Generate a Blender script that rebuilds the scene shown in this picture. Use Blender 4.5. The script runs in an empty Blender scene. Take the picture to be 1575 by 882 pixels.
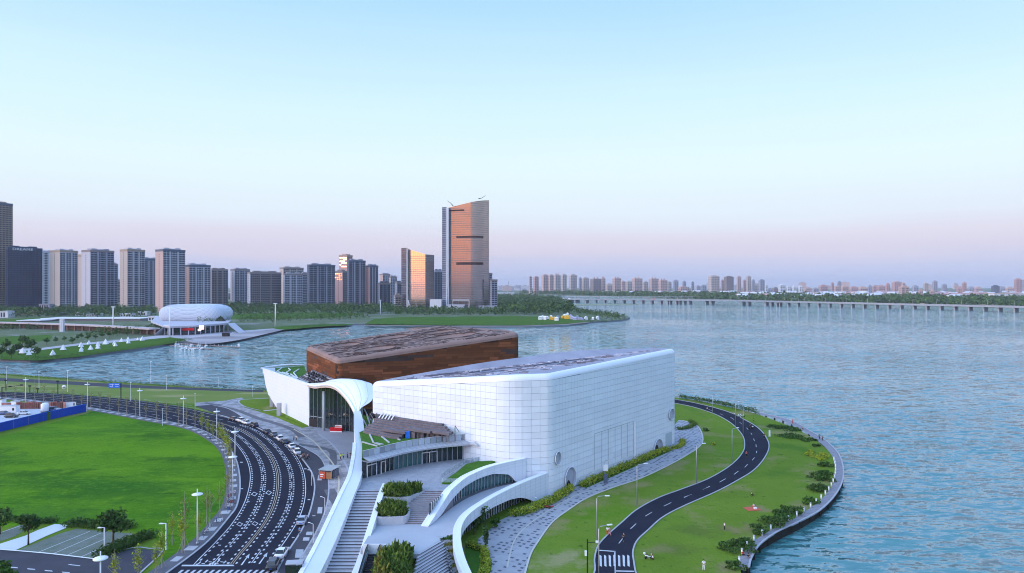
import bpy, bmesh, math, random
import numpy as np
from mathutils import Vector, Matrix, noise
R = math.radians
rnd = random.Random(7)
scene = bpy.context.scene
COL = scene.collection

# ------------------------------------------------------------ camera
F, H, YH = 1050.0, 50.0, 438.0      # focal length in photo pixels, eye height (m), horizon row
cam_d = bpy.data.cameras.new("camera"); cam = bpy.data.objects.new("camera", cam_d); COL.objects.link(cam)
cam.location = (0, 0, H); cam.rotation_euler = (R(90), 0, 0)
cam_d.sensor_width = 36; cam_d.lens = 36 * F / 1575; cam_d.shift_y = -(441 - YH) / 1575
cam_d.clip_start = 1; cam_d.clip_end = 100000
scene.camera = cam

# ------------------------------------------------------------ sky, sun, exposure
SUN_AZ, SUN_EL = -114.0, 7.0        # degrees from +Y (negative = left), low behind the camera
world = bpy.data.worlds.new("World"); scene.world = world; world.use_nodes = True
nt = world.node_tree; nt.nodes.clear()
def N(t, ty, **kw):
    n = t.nodes.new(ty)
    for k, v in kw.items(): setattr(n, k, v)
    return n
out = N(nt, 'ShaderNodeOutputWorld'); bg = N(nt, 'ShaderNodeBackground'); bg.inputs[1].default_value = 0.1
sky = N(nt, 'ShaderNodeTexSky', sky_type='NISHITA', sun_disc=False)
sky.sun_elevation = R(SUN_EL); sky.sun_rotation = R(SUN_AZ); sky.altitude = 50
sky.air_density = 1.0; sky.dust_density = 1.5; sky.ozone_density = 2.0
tc = N(nt, 'ShaderNodeTexCoord'); sep = N(nt, 'ShaderNodeSeparateXYZ')
nt.links.new(tc.outputs['Generated'], sep.inputs[0])
asn = N(nt, 'ShaderNodeMath', operation='ARCSINE'); nt.links.new(sep.outputs[2], asn.inputs[0])
deg = N(nt, 'ShaderNodeMath', operation='MULTIPLY'); deg.inputs[1].default_value = 1 / R(90)
nt.links.new(asn.outputs[0], deg.inputs[0])
# thin streaks of high cloud: stretched noise nudges the ramp
mp = N(nt, 'ShaderNodeMapping'); mp.inputs['Scale'].default_value = (1.2, 1.2, 16)
cn = N(nt, 'ShaderNodeTexNoise'); cn.inputs['Scale'].default_value = 1.6; cn.inputs['Detail'].default_value = 6
nt.links.new(tc.outputs['Generated'], mp.inputs[0]); nt.links.new(mp.outputs[0], cn.inputs['Vector'])
cm = N(nt, 'ShaderNodeMath', operation='MULTIPLY_ADD'); cm.inputs[1].default_value = 0.03; cm.inputs[2].default_value = -0.015
nt.links.new(cn.outputs[0], cm.inputs[0])
ad = N(nt, 'ShaderNodeMath', operation='ADD'); nt.links.new(deg.outputs[0], ad.inputs[0]); nt.links.new(cm.outputs[0], ad.inputs[1])
ramp = N(nt, 'ShaderNodeValToRGB'); nt.links.new(ad.outputs[0], ramp.inputs[0])
def lin(c): return tuple(((v / 255) / 12.92 if v <= 10 else (((v / 255) + .055) / 1.055) ** 2.4) for v in c)
SKY = [(0.0, (188, 198, 232)), (0.018, (200, 206, 236)), (0.030, (219, 212, 231)), (0.043, (224, 220, 236)), (0.055, (226, 234, 247)), (0.085, (228, 244, 253)), (0.11, (228, 248, 255, 1.25)),
       (0.16, (213, 243, 255, 1.35)), (0.25, (178, 222, 255, 1.35)), (0.45, (170, 219, 255, 1.3)), (1.0, (164, 215, 255, 1.25))]
KB = 1.6
er = ramp.color_ramp
while len(er.elements) < len(SKY): er.elements.new(0.5)
for e, (p, c) in zip(er.elements, SKY): e.position = p; q_ = lin(c[:3]); e.color = (q_[0], q_[1], q_[2] * (c[3] if len(c) > 3 else 1) / KB, 1)
up = N(nt, 'ShaderNodeVectorMath', operation='SCALE'); up.inputs['Scale'].default_value = 5.3
kb = N(nt, 'ShaderNodeVectorMath', operation='MULTIPLY'); kb.inputs[1].default_value = (1, 1, KB); nt.links.new(ramp.outputs[0], kb.inputs[0]); nt.links.new(kb.outputs[0], up.inputs[0])
mixs = N(nt, 'ShaderNodeMix', data_type='RGBA'); mixs.inputs[0].default_value = 0.93
nt.links.new(sky.outputs[0], mixs.inputs[6]); nt.links.new(up.outputs[0], mixs.inputs[7])
# the sunset glow round the sun's side of the horizon (behind the camera, mirrored by the glass towers)
sd = Vector((math.sin(R(SUN_AZ)), math.cos(R(SUN_AZ)), 0.02)).normalized()
dot = N(nt, 'ShaderNodeVectorMath', operation='DOT_PRODUCT'); dot.inputs[1].default_value = sd
nt.links.new(tc.outputs['Generated'], dot.inputs[0])
mr = N(nt, 'ShaderNodeMapRange', interpolation_type='SMOOTHSTEP'); mr.inputs[1].default_value = 0.2; mr.inputs[2].default_value = 1.0
nt.links.new(dot.outputs['Value'], mr.inputs[0])
me = N(nt, 'ShaderNodeMapRange', interpolation_type='SMOOTHSTEP'); me.inputs[1].default_value = 0.20; me.inputs[2].default_value = 0.03
nt.links.new(deg.outputs[0], me.inputs[0])
gl = N(nt, 'ShaderNodeMath', operation='MULTIPLY'); nt.links.new(mr.outputs[0], gl.inputs[0]); nt.links.new(me.outputs[0], gl.inputs[1])
mixg = N(nt, 'ShaderNodeMix', data_type='RGBA'); nt.links.new(gl.outputs[0], mixg.inputs[0])
mixg.inputs[7].default_value = (10.4, 4.3, 2.0, 1)
nt.links.new(mixs.outputs[2], mixg.inputs[6])
# the whole sunward half of the sky is pale and bright
mh = N(nt, 'ShaderNodeMapRange', interpolation_type='SMOOTHSTEP'); mh.inputs[1].default_value = 0.22; mh.inputs[2].default_value = 1.0; nt.links.new(dot.outputs['Value'], mh.inputs[0])
mel = N(nt, 'ShaderNodeMapRange', interpolation_type='SMOOTHSTEP'); mel.inputs[1].default_value = 0.06; mel.inputs[2].default_value = 0.24; nt.links.new(deg.outputs[0], mel.inputs[0])
mh2 = N(nt, 'ShaderNodeMath', operation='MULTIPLY'); nt.links.new(mh.outputs[0], mh2.inputs[0]); nt.links.new(mel.outputs[0], mh2.inputs[1])
hc = N(nt, 'ShaderNodeVectorMath', operation='SCALE'); hc.inputs[0].default_value = (11.0, 12.6, 15.0); nt.links.new(mh2.outputs[0], hc.inputs['Scale'])
hs = N(nt, 'ShaderNodeVectorMath', operation='ADD'); nt.links.new(mixg.outputs[2], hs.inputs[0]); nt.links.new(hc.outputs[0], hs.inputs[1])
m3 = N(nt, 'ShaderNodeMapRange', interpolation_type='SMOOTHSTEP'); m3.inputs[1].default_value = 0.94; m3.inputs[2].default_value = 1.0; nt.links.new(dot.outputs['Value'], m3.inputs[0])
h3 = N(nt, 'ShaderNodeVectorMath', operation='SCALE'); h3.inputs[0].default_value = (13, 4.2, 1.2); nt.links.new(m3.outputs[0], h3.inputs['Scale'])
h4 = N(nt, 'ShaderNodeVectorMath', operation='ADD'); nt.links.new(hs.outputs[0], h4.inputs[0]); nt.links.new(h3.outputs[0], h4.inputs[1])
nt.links.new(h4.outputs[0], bg.inputs[0]); nt.links.new(bg.outputs[0], out.inputs[0])

sl = bpy.data.lights.new("sun", 'SUN'); so = bpy.data.objects.new("sun", sl); COL.objects.link(so)
sl.energy = 0.6; sl.angle = R(16); sl.color = (1.0, 0.80, 0.66)
dv = Vector((math.sin(R(SUN_AZ)) * math.cos(R(SUN_EL)), math.cos(R(SUN_AZ)) * math.cos(R(SUN_EL)), math.sin(R(SUN_EL))))
so.rotation_euler = dv.to_track_quat('Z', 'Y').to_euler()
vs = scene.view_settings; vs.view_transform = 'Standard'; vs.look = 'None'; vs.exposure = 1.05; vs.gamma = 1.0
scene.render.engine = 'CYCLES'
cy = scene.cycles; cy.max_bounces = 4; cy.diffuse_bounces = 2; cy.glossy_bounces = 3; cy.volume_bounces = 0; cy.transparent_max_bounces = 6
cy.use_denoising = True; cy.filter_width = 1.05; cy.sample_clamp_indirect = 4.0; cy.sample_clamp_direct = 12.0; cy.volume_step_rate = 10; cy.caustics_reflective = False; cy.caustics_refractive = False

# ------------------------------------------------------------ geometry helpers
def g(px, py, z=0.0):
    """the point of the plane z that lies on the line of sight through a photo pixel"""
    D = F * (H - z) / (py - YH)
    return Vector(((px - 787.5) / F * D, D, z))
def atD(px, D, z=0.0): return Vector(((px - 787.5) / F * D, D, z))
def zat(py, D): return H - (py - YH) * D / F
def conv(pts, s, ox, oy): return [(ox + x / s, oy + y / s) for x, y in pts]
def smooth(pts, n=8, closed=False):
    P = [Vector(p) for p in pts]; o = []; m = len(P)
    rng = range(m if closed else m - 1)
    for i in rng:
        if closed: p0, p1, p2, p3 = P[i - 1], P[i], P[(i + 1) % m], P[(i + 2) % m]
        else: p0, p1, p2, p3 = P[max(i - 1, 0)], P[i], P[i + 1], P[min(i + 2, m - 1)]
        for k in range(n):
            t = k / n
            o.append(0.5 * ((2 * p1) + (p2 - p0) * t + (2 * p0 - 5 * p1 + 4 * p2 - p3) * t * t + (3 * p1 - p0 - 3 * p2 + p3) * t ** 3))
    if not closed: o.append(P[-1])
    return o
def resample(P, step):
    P = [Vector(p) for p in P]; L = [0]
    for a, b in zip(P, P[1:]): L.append(L[-1] + (b - a).length)
    n = max(1, int(round(L[-1] / step))); o = []; j = 0
    for k in range(n + 1):
        s = L[-1] * k / n
        while j < len(P) - 2 and L[j + 1] < s: j += 1
        d = L[j + 1] - L[j]; o.append(P[j].lerp(P[j + 1], (s - L[j]) / d if d > 1e-9 else 0))
    return o
def offs(P, d):
    """offset a plan polyline to its right by d"""
    o = []
    for i, p in enumerate(P):
        a = P[max(i - 1, 0)]; b = P[min(i + 1, len(P) - 1)]; t = (b - a); t.z = 0
        t = t.normalized() if t.length > 1e-6 else Vector((0, 1, 0))
        dd = d[i] if isinstance(d, (list, tuple)) else d
        o.append(p + Vector((t.y, -t.x, 0)) * dd)
    return o

class MB:
    def __init__(s): s.v = []; s.f = []; s.mi = []; s.sm = []
    def add(s, V, Fs, m=0, smooth=False):
        b = len(s.v); s.v.extend([tuple(v) for v in V])
        for f in Fs: s.f.append(tuple(i + b for i in f)); s.mi.append(m); s.sm.append(smooth)
    def box(s, x0, x1, y0, y1, z0, z1, m=0):
        s.add([(x0, y0, z0), (x1, y0, z0), (x1, y1, z0), (x0, y1, z0), (x0, y0, z1), (x1, y0, z1), (x1, y1, z1), (x0, y1, z1)],
              [(3, 2, 1, 0), (4, 5, 6, 7), (0, 1, 5, 4), (1, 2, 6, 5), (2, 3, 7, 6), (3, 0, 4, 7)], m)
    def obox(s, c, ax, ay, az, m=0):
        """box from a centre and three half-extent vectors"""
        c = Vector(c); ax = Vector(ax); ay = Vector(ay); az = Vector(az)
        V = [c + i * ax + j * ay + k * az for k in (-1, 1) for i, j in ((-1, -1), (1, -1), (1, 1), (-1, 1))]
        s.add(V, [(3, 2, 1, 0), (4, 5, 6, 7), (0, 1, 5, 4), (1, 2, 6, 5), (2, 3, 7, 6), (3, 0, 4, 7)], m)
    def tube(s, pts, r, seg=6, m=0, cap=True):
        pts = [Vector(p) for p in pts]; rs = r if isinstance(r, (list, tuple)) else [r] * len(pts)
        rings = []
        for i, p in enumerate(pts):
            t = (pts[min(i + 1, len(pts) - 1)] - pts[max(i - 1, 0)]).normalized()
            u = t.cross(Vector((0, 0, 1))) if abs(t.z) < .95 else t.cross(Vector((1, 0, 0)))
            u.normalize(); w = t.cross(u)
            rings.append([p + (u * math.cos(2 * math.pi * k / seg) + w * math.sin(2 * math.pi * k / seg)) * rs[i] for k in range(seg)])
        V = [v for r_ in rings for v in r_]; Fs = []
        for i in range(len(pts) - 1):
            for k in range(seg):
                a = i * seg + k; b = i * seg + (k + 1) % seg
                Fs.append((a, b, b + seg, a + seg))
        if cap: Fs += [tuple(range(seg))[::-1], tuple(range(len(V) - seg, len(V)))]
        s.add(V, Fs, m, seg > 6)
    def slab(s, poly, z0, z1, m=0, ms=None):
        """extruded plan polygon"""
        P = [Vector((p[0], p[1], 0)) for p in poly]
        n = len(P); b = len(s.v)
        from mathutils.geometry import tessellate_polygon
        T = tessellate_polygon([P])
        zt = z1 if callable(z1) else (lambda x, y: z1)
        V = [(p.x, p.y, zt(p.x, p.y)) for p in P] + ([(p.x, p.y, z0) for p in P] if z0 is not None else [])
        area = sum(P[i].x * P[(i + 1) % n].y - P[(i + 1) % n].x * P[i].y for i in range(n))
        Fs = []
        for t in T:
            a, c, d = P[t[0]], P[t[1]], P[t[2]]
            cr = (c - a).x * (d - a).y - (c - a).y * (d - a).x
            Fs.append(tuple(t) if cr > 0 else tuple(t)[::-1])
        s.add(V, Fs, m)
        if z0 is not None and abs(z0 - zt(P[0].x, P[0].y)) > 1e-4:
            S = []
            for i in range(n):
                j = (i + 1) % n
                S.append((i, i + n, j + n, j) if area > 0 else (j, j + n, i + n, i))
            s.add(V, S, m if ms is None else ms)
    def ribbon(s, A, B, m=0, sm=False):
        n = len(A); V = list(A) + list(B)
        s.add(V, [(i, i + 1, n + i + 1, n + i) for i in range(n - 1)], m, sm)
    def strip(s, P, w, z0, z1, m=0):
        """a bar of width w along plan polyline P, from z0 to z1 above the line"""
        A = offs(P, -w / 2); B = offs(P, w / 2); n = len(P); up1 = Vector((0, 0, z1)); up0 = Vector((0, 0, z0))
        s.ribbon([p + up1 for p in A], [p + up1 for p in B], m)
        s.ribbon([p + up0 for p in A], [p + up1 for p in A], m); s.ribbon([p + up1 for p in B], [p + up0 for p in B], m)
        s.add([A[0] + up0, B[0] + up0, B[0] + up1, A[0] + up1, A[-1] + up0, B[-1] + up0, B[-1] + up1, A[-1] + up1], [(0, 1, 2, 3), (7, 6, 5, 4)], m)
    def mesh(s, name, mats):
        me = bpy.data.meshes.new(name); me.from_pydata(s.v, [], s.f); 
        for m in (mats if isinstance(mats, (list, tuple)) else [mats]): me.materials.append(m)
        if any(s.mi): me.polygons.foreach_set('material_index', s.mi)
        if any(s.sm): me.polygons.foreach_set('use_smooth', s.sm)
        me.update(); return me
    def build(s, name, mats, parent=None, loc=None, **kw):
        o = bpy.data.objects.new(name, s.mesh(name, mats)); COL.objects.link(o)
        if parent is not None: o.parent = parent
        if loc is not None: o.location = loc
        for k, v in kw.items(): o[k] = v
        return o
def tag(o, label=None, cat=None, group=None, kind=None):
    if label: o['label'] = label
    if cat: o['category'] = cat
    if group: o['group'] = group
    if kind: o['kind'] = kind
    return o
def empty(name, loc=(0, 0, 0), rz=0, label=None, cat=None, group=None):
    o = bpy.data.objects.new(name, None); COL.objects.link(o); o.location = loc; o.rotation_euler = (0, 0, rz); o.empty_display_size = 0.3
    return tag(o, label, cat, group)
def kids(o): return [c for c in ALLK.get(o.name, [])]
def copy_tree(o, loc=None, rz=None, label=None, sc=None, parent=None, chmap=None):
    c = o.copy(); COL.objects.link(c); c.parent = parent
    if loc is not None: c.location = loc
    if rz is not None: c.rotation_euler = (0, 0, rz)
    if sc is not None: c.scale = (sc, sc, sc) if isinstance(sc, (int, float)) else sc
    if label: c['label'] = label
    for ch in o.children: copy_tree(ch, parent=c)
    return c
ORD = ['first', 'second', 'third', 'fourth', 'fifth', 'sixth', 'seventh', 'eighth', 'ninth', 'tenth', 'eleventh', 'twelfth', 'thirteenth',
       'fourteenth', 'fifteenth', 'sixteenth', 'seventeenth', 'eighteenth', 'nineteenth', 'twentieth']
def ordn(i):
    if i < 20: return ORD[i]
    t = ['twenty', 'thirty', 'forty', 'fifty', 'sixty'][(i + 1) // 10 - 2]
    return (t[:-1] + 'ieth') if (i + 1) % 10 == 0 else t + '-' + ORD[(i + 1) % 10 - 1]

# ------------------------------------------------------------ materials
def M(name, c1, rough=.7, c2=None, scale=.2, detail=4, metal=0., spec=.22, bump=0., bscale=1., island=0., objr=0., emit=None, es=1., stretch=None, contrast=1.):
    m = bpy.data.materials.new(name); m.use_nodes = True; t = m.node_tree; b = t.nodes['Principled BSDF']
    b.inputs['Roughness'].default_value = rough; b.inputs['Metallic'].default_value = metal; b.inputs['Specular IOR Level'].default_value = spec
    b.inputs['Base Color'].default_value = (*c1, 1)
    geo = N(t, 'ShaderNodeNewGeometry'); vec = geo.outputs['Position']
    if stretch:
        mp_ = N(t, 'ShaderNodeMapping'); mp_.inputs['Scale'].default_value = stretch; t.links.new(vec, mp_.inputs[0]); vec = mp_.outputs[0]
    last = None
    if c2 is not None:
        n = N(t, 'ShaderNodeTexNoise'); n.inputs['Scale'].default_value = scale; n.inputs['Detail'].default_value = detail; n.inputs['Roughness'].default_value = .6
        t.links.new(vec, n.inputs['Vector'])
        mr_ = N(t, 'ShaderNodeMapRange'); mr_.inputs[1].default_value = .5 - .22 / contrast; mr_.inputs[2].default_value = .5 + .22 / contrast
        t.links.new(n.outputs[0], mr_.inputs[0])
        mx = N(t, 'ShaderNodeMix', data_type='RGBA'); mx.inputs[6].default_value = (*c1, 1); mx.inputs[7].default_value = (*c2, 1)
        t.links.new(mr_.outputs[0], mx.inputs[0]); last = mx.outputs[2]
    for amt, src in ((island, 'isl'), (objr, 'obj')):
        if not amt: continue
        if src == 'isl': s_ = geo.outputs['Random Per Island']
        else: s_ = N(t, 'ShaderNodeObjectInfo').outputs['Random']
        mr_ = N(t, 'ShaderNodeMapRange'); mr_.inputs[3].default_value = 1 - amt; mr_.inputs[4].default_value = 1 + amt; t.links.new(s_, mr_.inputs[0])
        vm = N(t, 'ShaderNodeVectorMath', operation='SCALE'); t.links.new(mr_.outputs[0], vm.inputs['Scale'])
        if last is None: vm.inputs[0].default_value = c1
        else: t.links.new(last, vm.inputs[0])
        last = vm.outputs[0]
    if last is not None: t.links.new(last, b.inputs['Base Color'])
    if bump:
        n = N(t, 'ShaderNodeTexNoise'); n.inputs['Scale'].default_value = bscale; n.inputs['Detail'].default_value = 5; t.links.new(vec, n.inputs['Vector'])
        bm_ = N(t, 'ShaderNodeBump'); bm_.inputs['Strength'].default_value = 1; bm_.inputs['Distance'].default_value = bump
        t.links.new(n.outputs[0], bm_.inputs['Height']); t.links.new(bm_.outputs[0], b.inputs['Normal'])
    if emit: b.inputs['Emission Color'].default_value = (*emit, 1); b.inputs['Emission Strength'].default_value = es
    return m
def layer(m, c, scale, lo, hi, detail=4, stretch=None, tex='noise', amount=1.0):
    """lay another colour over a material's base where a noise is high"""
    t = m.node_tree; b = t.nodes['Principled BSDF']; geo = N(t, 'ShaderNodeNewGeometry'); vec = geo.outputs['Position']
    if stretch:
        mp_ = N(t, 'ShaderNodeMapping'); mp_.inputs['Scale'].default_value = stretch; t.links.new(vec, mp_.inputs[0]); vec = mp_.outputs[0]
    if tex == 'noise':
        n = N(t, 'ShaderNodeTexNoise'); n.inputs['Scale'].default_value = scale; n.inputs['Detail'].default_value = detail; n.inputs['Roughness'].default_value = .6; o_ = n.outputs[0]
    else:
        n = N(t, 'ShaderNodeTexVoronoi', feature=tex); n.inputs['Scale'].default_value = scale; o_ = n.outputs['Distance']
    t.links.new(vec, n.inputs['Vector'])
    mr_ = N(t, 'ShaderNodeMapRange'); mr_.inputs[1].default_value = lo; mr_.inputs[2].default_value = hi; mr_.inputs[4].default_value = amount; t.links.new(o_, mr_.inputs[0])
    mx = N(t, 'ShaderNodeMix', data_type='RGBA'); t.links.new(mr_.outputs[0], mx.inputs[0]); mx.inputs[7].default_value = (*c, 1)
    bc = b.inputs['Base Color']
    if bc.is_linked: t.links.new(bc.links[0].from_socket, mx.inputs[6])
    else: mx.inputs[6].default_value = bc.default_value
    t.links.new(mx.outputs[2], bc); return m

LAWN = M('lawn_grass', (.056, .160, .008), .9, (.100, .225, .012), .05, 6, spec=.02, bump=.25, bscale=1.2)
layer(LAWN, (.125, .265, .012), .03, .52, 0.61, 6, (.6, 1.6, 1), amount=.75)
layer(LAWN, (.028, .110, .012), .022, .50, 0.59, 7, (.55, 1.5, 1), amount=.7)
layer(LAWN, (.016, .062, .008), .16, .60, 0.69, 6, (.35, 1.5, 1), amount=.75)
layer(LAWN, (.13, .28, .02), .9, .52, 0.61, 4, (.5, 1, 1), amount=.45)
LAWN2 = M('meadow_grass', (.112, .182, .020), .9, (.160, .240, .030), .06, 6, spec=.02, bump=.2, bscale=1.5)
layer(LAWN2, (.040, .125, .014), .03, .54, 0.63, 6, amount=.6)
layer(LAWN2, (.25, .22, .095), .055, .54, 0.63, 7, amount=.8)
layer(LAWN2, (.035, .085, .012), .5, .60, 0.69, 6, amount=.6)
def patch(m, c, px, py, rx, ry, amount=.8, rot=0, ns=.22):
    """a worn or differently coloured patch of turf round one spot of the ground"""
    t = m.node_tree; b = t.nodes['Principled BSDF']; geo = N(t, 'ShaderNodeNewGeometry'); p = g(px, py)
    a1 = N(t, 'ShaderNodeVectorMath', operation='SUBTRACT'); a1.inputs[1].default_value = p; t.links.new(geo.outputs['Position'], a1.inputs[0])
    mp_ = N(t, 'ShaderNodeMapping'); mp_.inputs['Rotation'].default_value = (0, 0, R(-rot)); t.links.new(a1.outputs[0], mp_.inputs[0])
    a2 = N(t, 'ShaderNodeVectorMath', operation='MULTIPLY'); a2.inputs[1].default_value = (1 / rx, 1 / ry, 0); t.links.new(mp_.outputs[0], a2.inputs[0])
    ln = N(t, 'ShaderNodeVectorMath', operation='LENGTH'); t.links.new(a2.outputs[0], ln.inputs[0])
    n = N(t, 'ShaderNodeTexNoise'); n.inputs['Scale'].default_value = ns; n.inputs['Detail'].default_value = 6; n.inputs['Roughness'].default_value = .65; t.links.new(geo.outputs['Position'], n.inputs['Vector'])
    ma = N(t, 'ShaderNodeMath', operation='MULTIPLY_ADD'); ma.inputs[1].default_value = 4.0; t.links.new(n.outputs[0], ma.inputs[0]); t.links.new(ln.outputs['Value'], ma.inputs[2])
    mr_ = N(t, 'ShaderNodeMapRange'); mr_.inputs[1].default_value = 3.0; mr_.inputs[2].default_value = 2.2; mr_.inputs[4].default_value = amount; t.links.new(ma.outputs[0], mr_.inputs[0])
    mx = N(t, 'ShaderNodeMix', data_type='RGBA'); t.links.new(mr_.outputs[0], mx.inputs[0]); mx.inputs[7].default_value = (*c, 1); t.links.new(b.inputs['Base Color'].links[0].from_socket, mx.inputs[6]); t.links.new(mx.outputs[2], b.inputs['Base Color'])
for q in [((.30, .27, .14), 862, 862, 7, 6), ((.26, .22, .10), 905, 775, 3, 7, .7, -35), ((.26, .22, .10), 975, 748, 2.5, 9, .7, -50), ((.24, .20, .10), 1040, 715, 2.2, 9, .7, -45), ((.09, .20, .012), 930, 790, 8, 6, .7), ((.10, .22, .015), 1130, 700, 10, 14, .5),
          ((.24, .19, .09), 1148, 815, 5, 4, .85), ((.26, .21, .10), 1165, 782, 3.5, 3, .8), ((.24, .20, .10), 1262, 735, 3, 9, .8, 8), ((.24, .20, .10), 1235, 778, 4, 4, .8), ((.25, .21, .11), 1195, 658, 10, 5, .7, -30), ((.22, .19, .09), 1122, 876, 3.5, 3, .8), ((.10, .13, .03), 1070, 815, 6, 5, .6), ((.10, .13, .03), 1040, 845, 5, 4, .6),
          ((.26, .23, .11), 1112, 716, 4, 3, .7), ((.24, .2, .1), 1090, 690, 3, 4, .6), ((.26, .23, .11), 1068, 742, 3, 3, .7), ((.24, .2, .1), 1010, 845, 4, 3, .5), ((.26, .24, .12), 945, 845, 4, 5, .6), ((.24, .21, .1), 985, 775, 3, 4, .6)]: patch(LAWN2, *q)
for q in [((.115, .235, .010), 90, 690, 22, 16, .7), ((.115, .255, .010), 190, 690, 20, 8, .6), ((.026, .105, .010), 180, 760, 24, 10, .6), ((.022, .085, .010), 250, 670, 14, 6, .6), ((.024, .09, .010), 60, 728, 16, 5, .7), ((.020, .075, .010), 270, 706, 12, 4, .6), ((.05, .13, .02), 60, 790, 20, 6, .5)]: patch(LAWN, *q)
FARLAWN = M('far_lawn', (.045, .115, .014), .9, (.075, .150, .020), .03, 5, spec=.02)
LAWN3 = M('dry_grass', (.12, .19, .035), .9, (.19, .22, .055), .05, 6, spec=.1, stretch=(.6, 2, 1))
layer(LAWN3, (.33, .29, .14), .05, .54, 0.63, 5, (.5, 2, 1), amount=.8)
ROOFGRASS = M('roof_grass', (.04, .12, .012), .9, (.07, .17, .02), .4, 4, spec=.1, bump=.1, bscale=3)
ASPH = M('asphalt', (.020, .021, .034), .9, (.030, .031, .045), .12, 5, bump=.01, bscale=20, spec=.05)
ASPH2 = M('old_asphalt', (.060, .060, .075), .9, (.080, .080, .097), .15, 5, spec=.05)
PAINT = M('road_paint', (.66, .68, .72), .7, (.42, .44, .48), .6, 5)
YPAINT = M('yellow_paint', (.58, .47, .32), .6, (.42, .36, .26), 2.0, 3)
KERB = M('kerb_stone', (.42, .43, .47), .8, (.34, .35, .38), .5)
PAVE = M('grey_paving', (.20, .20, .22), .85, (.40, .40, .43), .35, 7, contrast=1.6)
layer(PAVE, (.10, .10, .115), .9, .035, .0, tex='DISTANCE_TO_EDGE', amount=.6)
layer(PAVE, (.085, .088, .10), .25, .6, .68, 6, amount=.6)
PAVE_L = M('light_paving', (.34, .36, .42), .8, (.44, .46, .52), .18, 6)
PAVE_D = M('dark_paving_band', (.10, .10, .12), .85, (.14, .14, .16), .6)
PAVE_F = M('forecourt_paving', (.28, .29, .34), .8, (.34, .35, .40), .12, 5)
CONC = M('concrete', (.38, .39, .42), .8, (.48, .49, .52), .3)
DECKM = M('boardwalk_concrete', (.23, .22, .25), .85, (.29, .28, .31), .5)
WHITE = M('white_cladding', (.82, .85, .88), .38, (.76, .79, .83), .08, objr=.045, island=.03)
WHITE_P = M('white_plaster', (.80, .82, .86), .45, (.74, .77, .82), .12, 5)
layer(WHITE_P, (.62, .65, .70), .5, .58, .8, 5, (1, 1, .15), amount=.4)
JOINT = M('dark_joint', (.30, .36, .43), .7)
RUST = M('weathering_steel', (.125, .047, .020), .8, (.175, .062, .027), .08, 5, island=.22, stretch=(1, 1, 4), bump=.02, bscale=3, spec=.08)
RUST_R = M('weathered_roof', (.23, .145, .12), .8, (.30, .20, .17), .12, 6)
RUST_D = M('roof_chip', (.095, .055, .045), .8, island=.3)
RUST_C = M('roof_chip_pale', (.22, .17, .165), .7, island=.2)
WROOF = M('pale_mauve_roof', (.26, .26, .32), .7, (.36, .36, .42), .15, 6)
WROOF_D = M('roof_shadow_slot', (.16, .15, .18), .8, island=.3)
WROOF_C = M('roof_plate', (.42, .44, .52), .6, island=.2)
STONE = M('mauve_stone', (.125, .105, .115), .8, (.175, .15, .165), .5, island=.15)
GLASSD = M('dark_glass', (.012, .020, .026), .08, (.02, .035, .04), .3, spec=.8)
GLASSG = M('green_glass', (.03, .10, .10), .08, (.06, .17, .17), .25, spec=.9)
MULL = M('mullion', (.45, .50, .55), .4, metal=.3)
STEEL = M('grey_steel', (.40, .42, .45), .4, metal=.5)
WPOLE = M('white_metal', (.80, .82, .85), .4)
BLACKM = M('black_metal', (.02, .02, .025), .5)
TREAD = M('step_stone', (.36, .37, .41), .8, (.44, .45, .49), .5, objr=.08)
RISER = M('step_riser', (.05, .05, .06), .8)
LEAF = M('leaf_green', (.030, .080, .012), .7, (.060, .135, .020), .25, 3, spec=.2, island=.35)
LEAFD = M('leaf_dark', (.030, .076, .012), .7, (.065, .125, .024), .06, 4, spec=.2, island=.4)
LEAFY = M('leaf_yellow_green', (.20, .28, .02), .7, (.36, .38, .03), .5, 3, spec=.2, island=.3)
LEAFR = M('reed_green', (.070, .125, .018), .7, (.115, .175, .025), .5, 3, spec=.2, island=.35)
LEAFO = M('leaf_olive', (.15, .16, .025), .7, (.20, .17, .035), .6, 3, spec=.2, island=.35)
BARK = M('bark', (.10, .075, .055), .9)
PALEBARK = M('pale_bark', (.34, .30, .25), .9)
BLUE = M('blue_panel', (.010, .065, .46), .5, (.008, .055, .38), .3, island=.15)
SIGNB = M('sign_blue', (.02, .16, .70), .5)
RED = M('red_panel', (.55, .012, .02), .5)
ORANGE = M('orange_panel', (.55, .10, .05), .6)
TEXTW = M('sign_white', (.82, .82, .82), .5)
SKIN = M('skin', (.50, .30, .21), .6); HAIR = M('black_hair', (.012, .010, .010), .6)
CAMP_W = M('canvas_white', (.8, .82, .85), .7)
YELL = M('yellow_plastic', (.75, .42, .03), .5)
SAND = M('sandbar', (.20, .24, .13), .9, (.30, .30, .20), .02)
SHADED_MUD = M('shaded_mud', (.014, .015, .013), .95, (.026, .024, .018), .3)  # mud darkened so the shade under the boardwalk edge is in its colour
NEON = M('neon_vest', (.45, .85, .05), .6)
TYRE = M('tyre', (.015, .015, .017), .8)
CARGLASS = M('car_glass', (.010, .013, .018), .06, spec=.9)
HEADL = M('headlamp_glass', (.7, .7, .7), .15); TAILL = M('tail_lamp', (.35, .01, .01), .3)
def paint(name, c): 
    m = M(name, c, .28, spec=.6); m.node_tree.nodes['Principled BSDF'].inputs['Coat Weight'].default_value = .5; return m
CARP = {'white': paint('white_car_paint', (.78, .79, .80)), 'black': paint('black_car_paint', (.02, .02, .024)), 'silver': paint('silver_car_paint', (.38, .42, .50)),
        'grey': paint('grey_car_paint', (.13, .14, .16)), 'blue': paint('blue_car_paint', (.03, .07, .2))}

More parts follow.
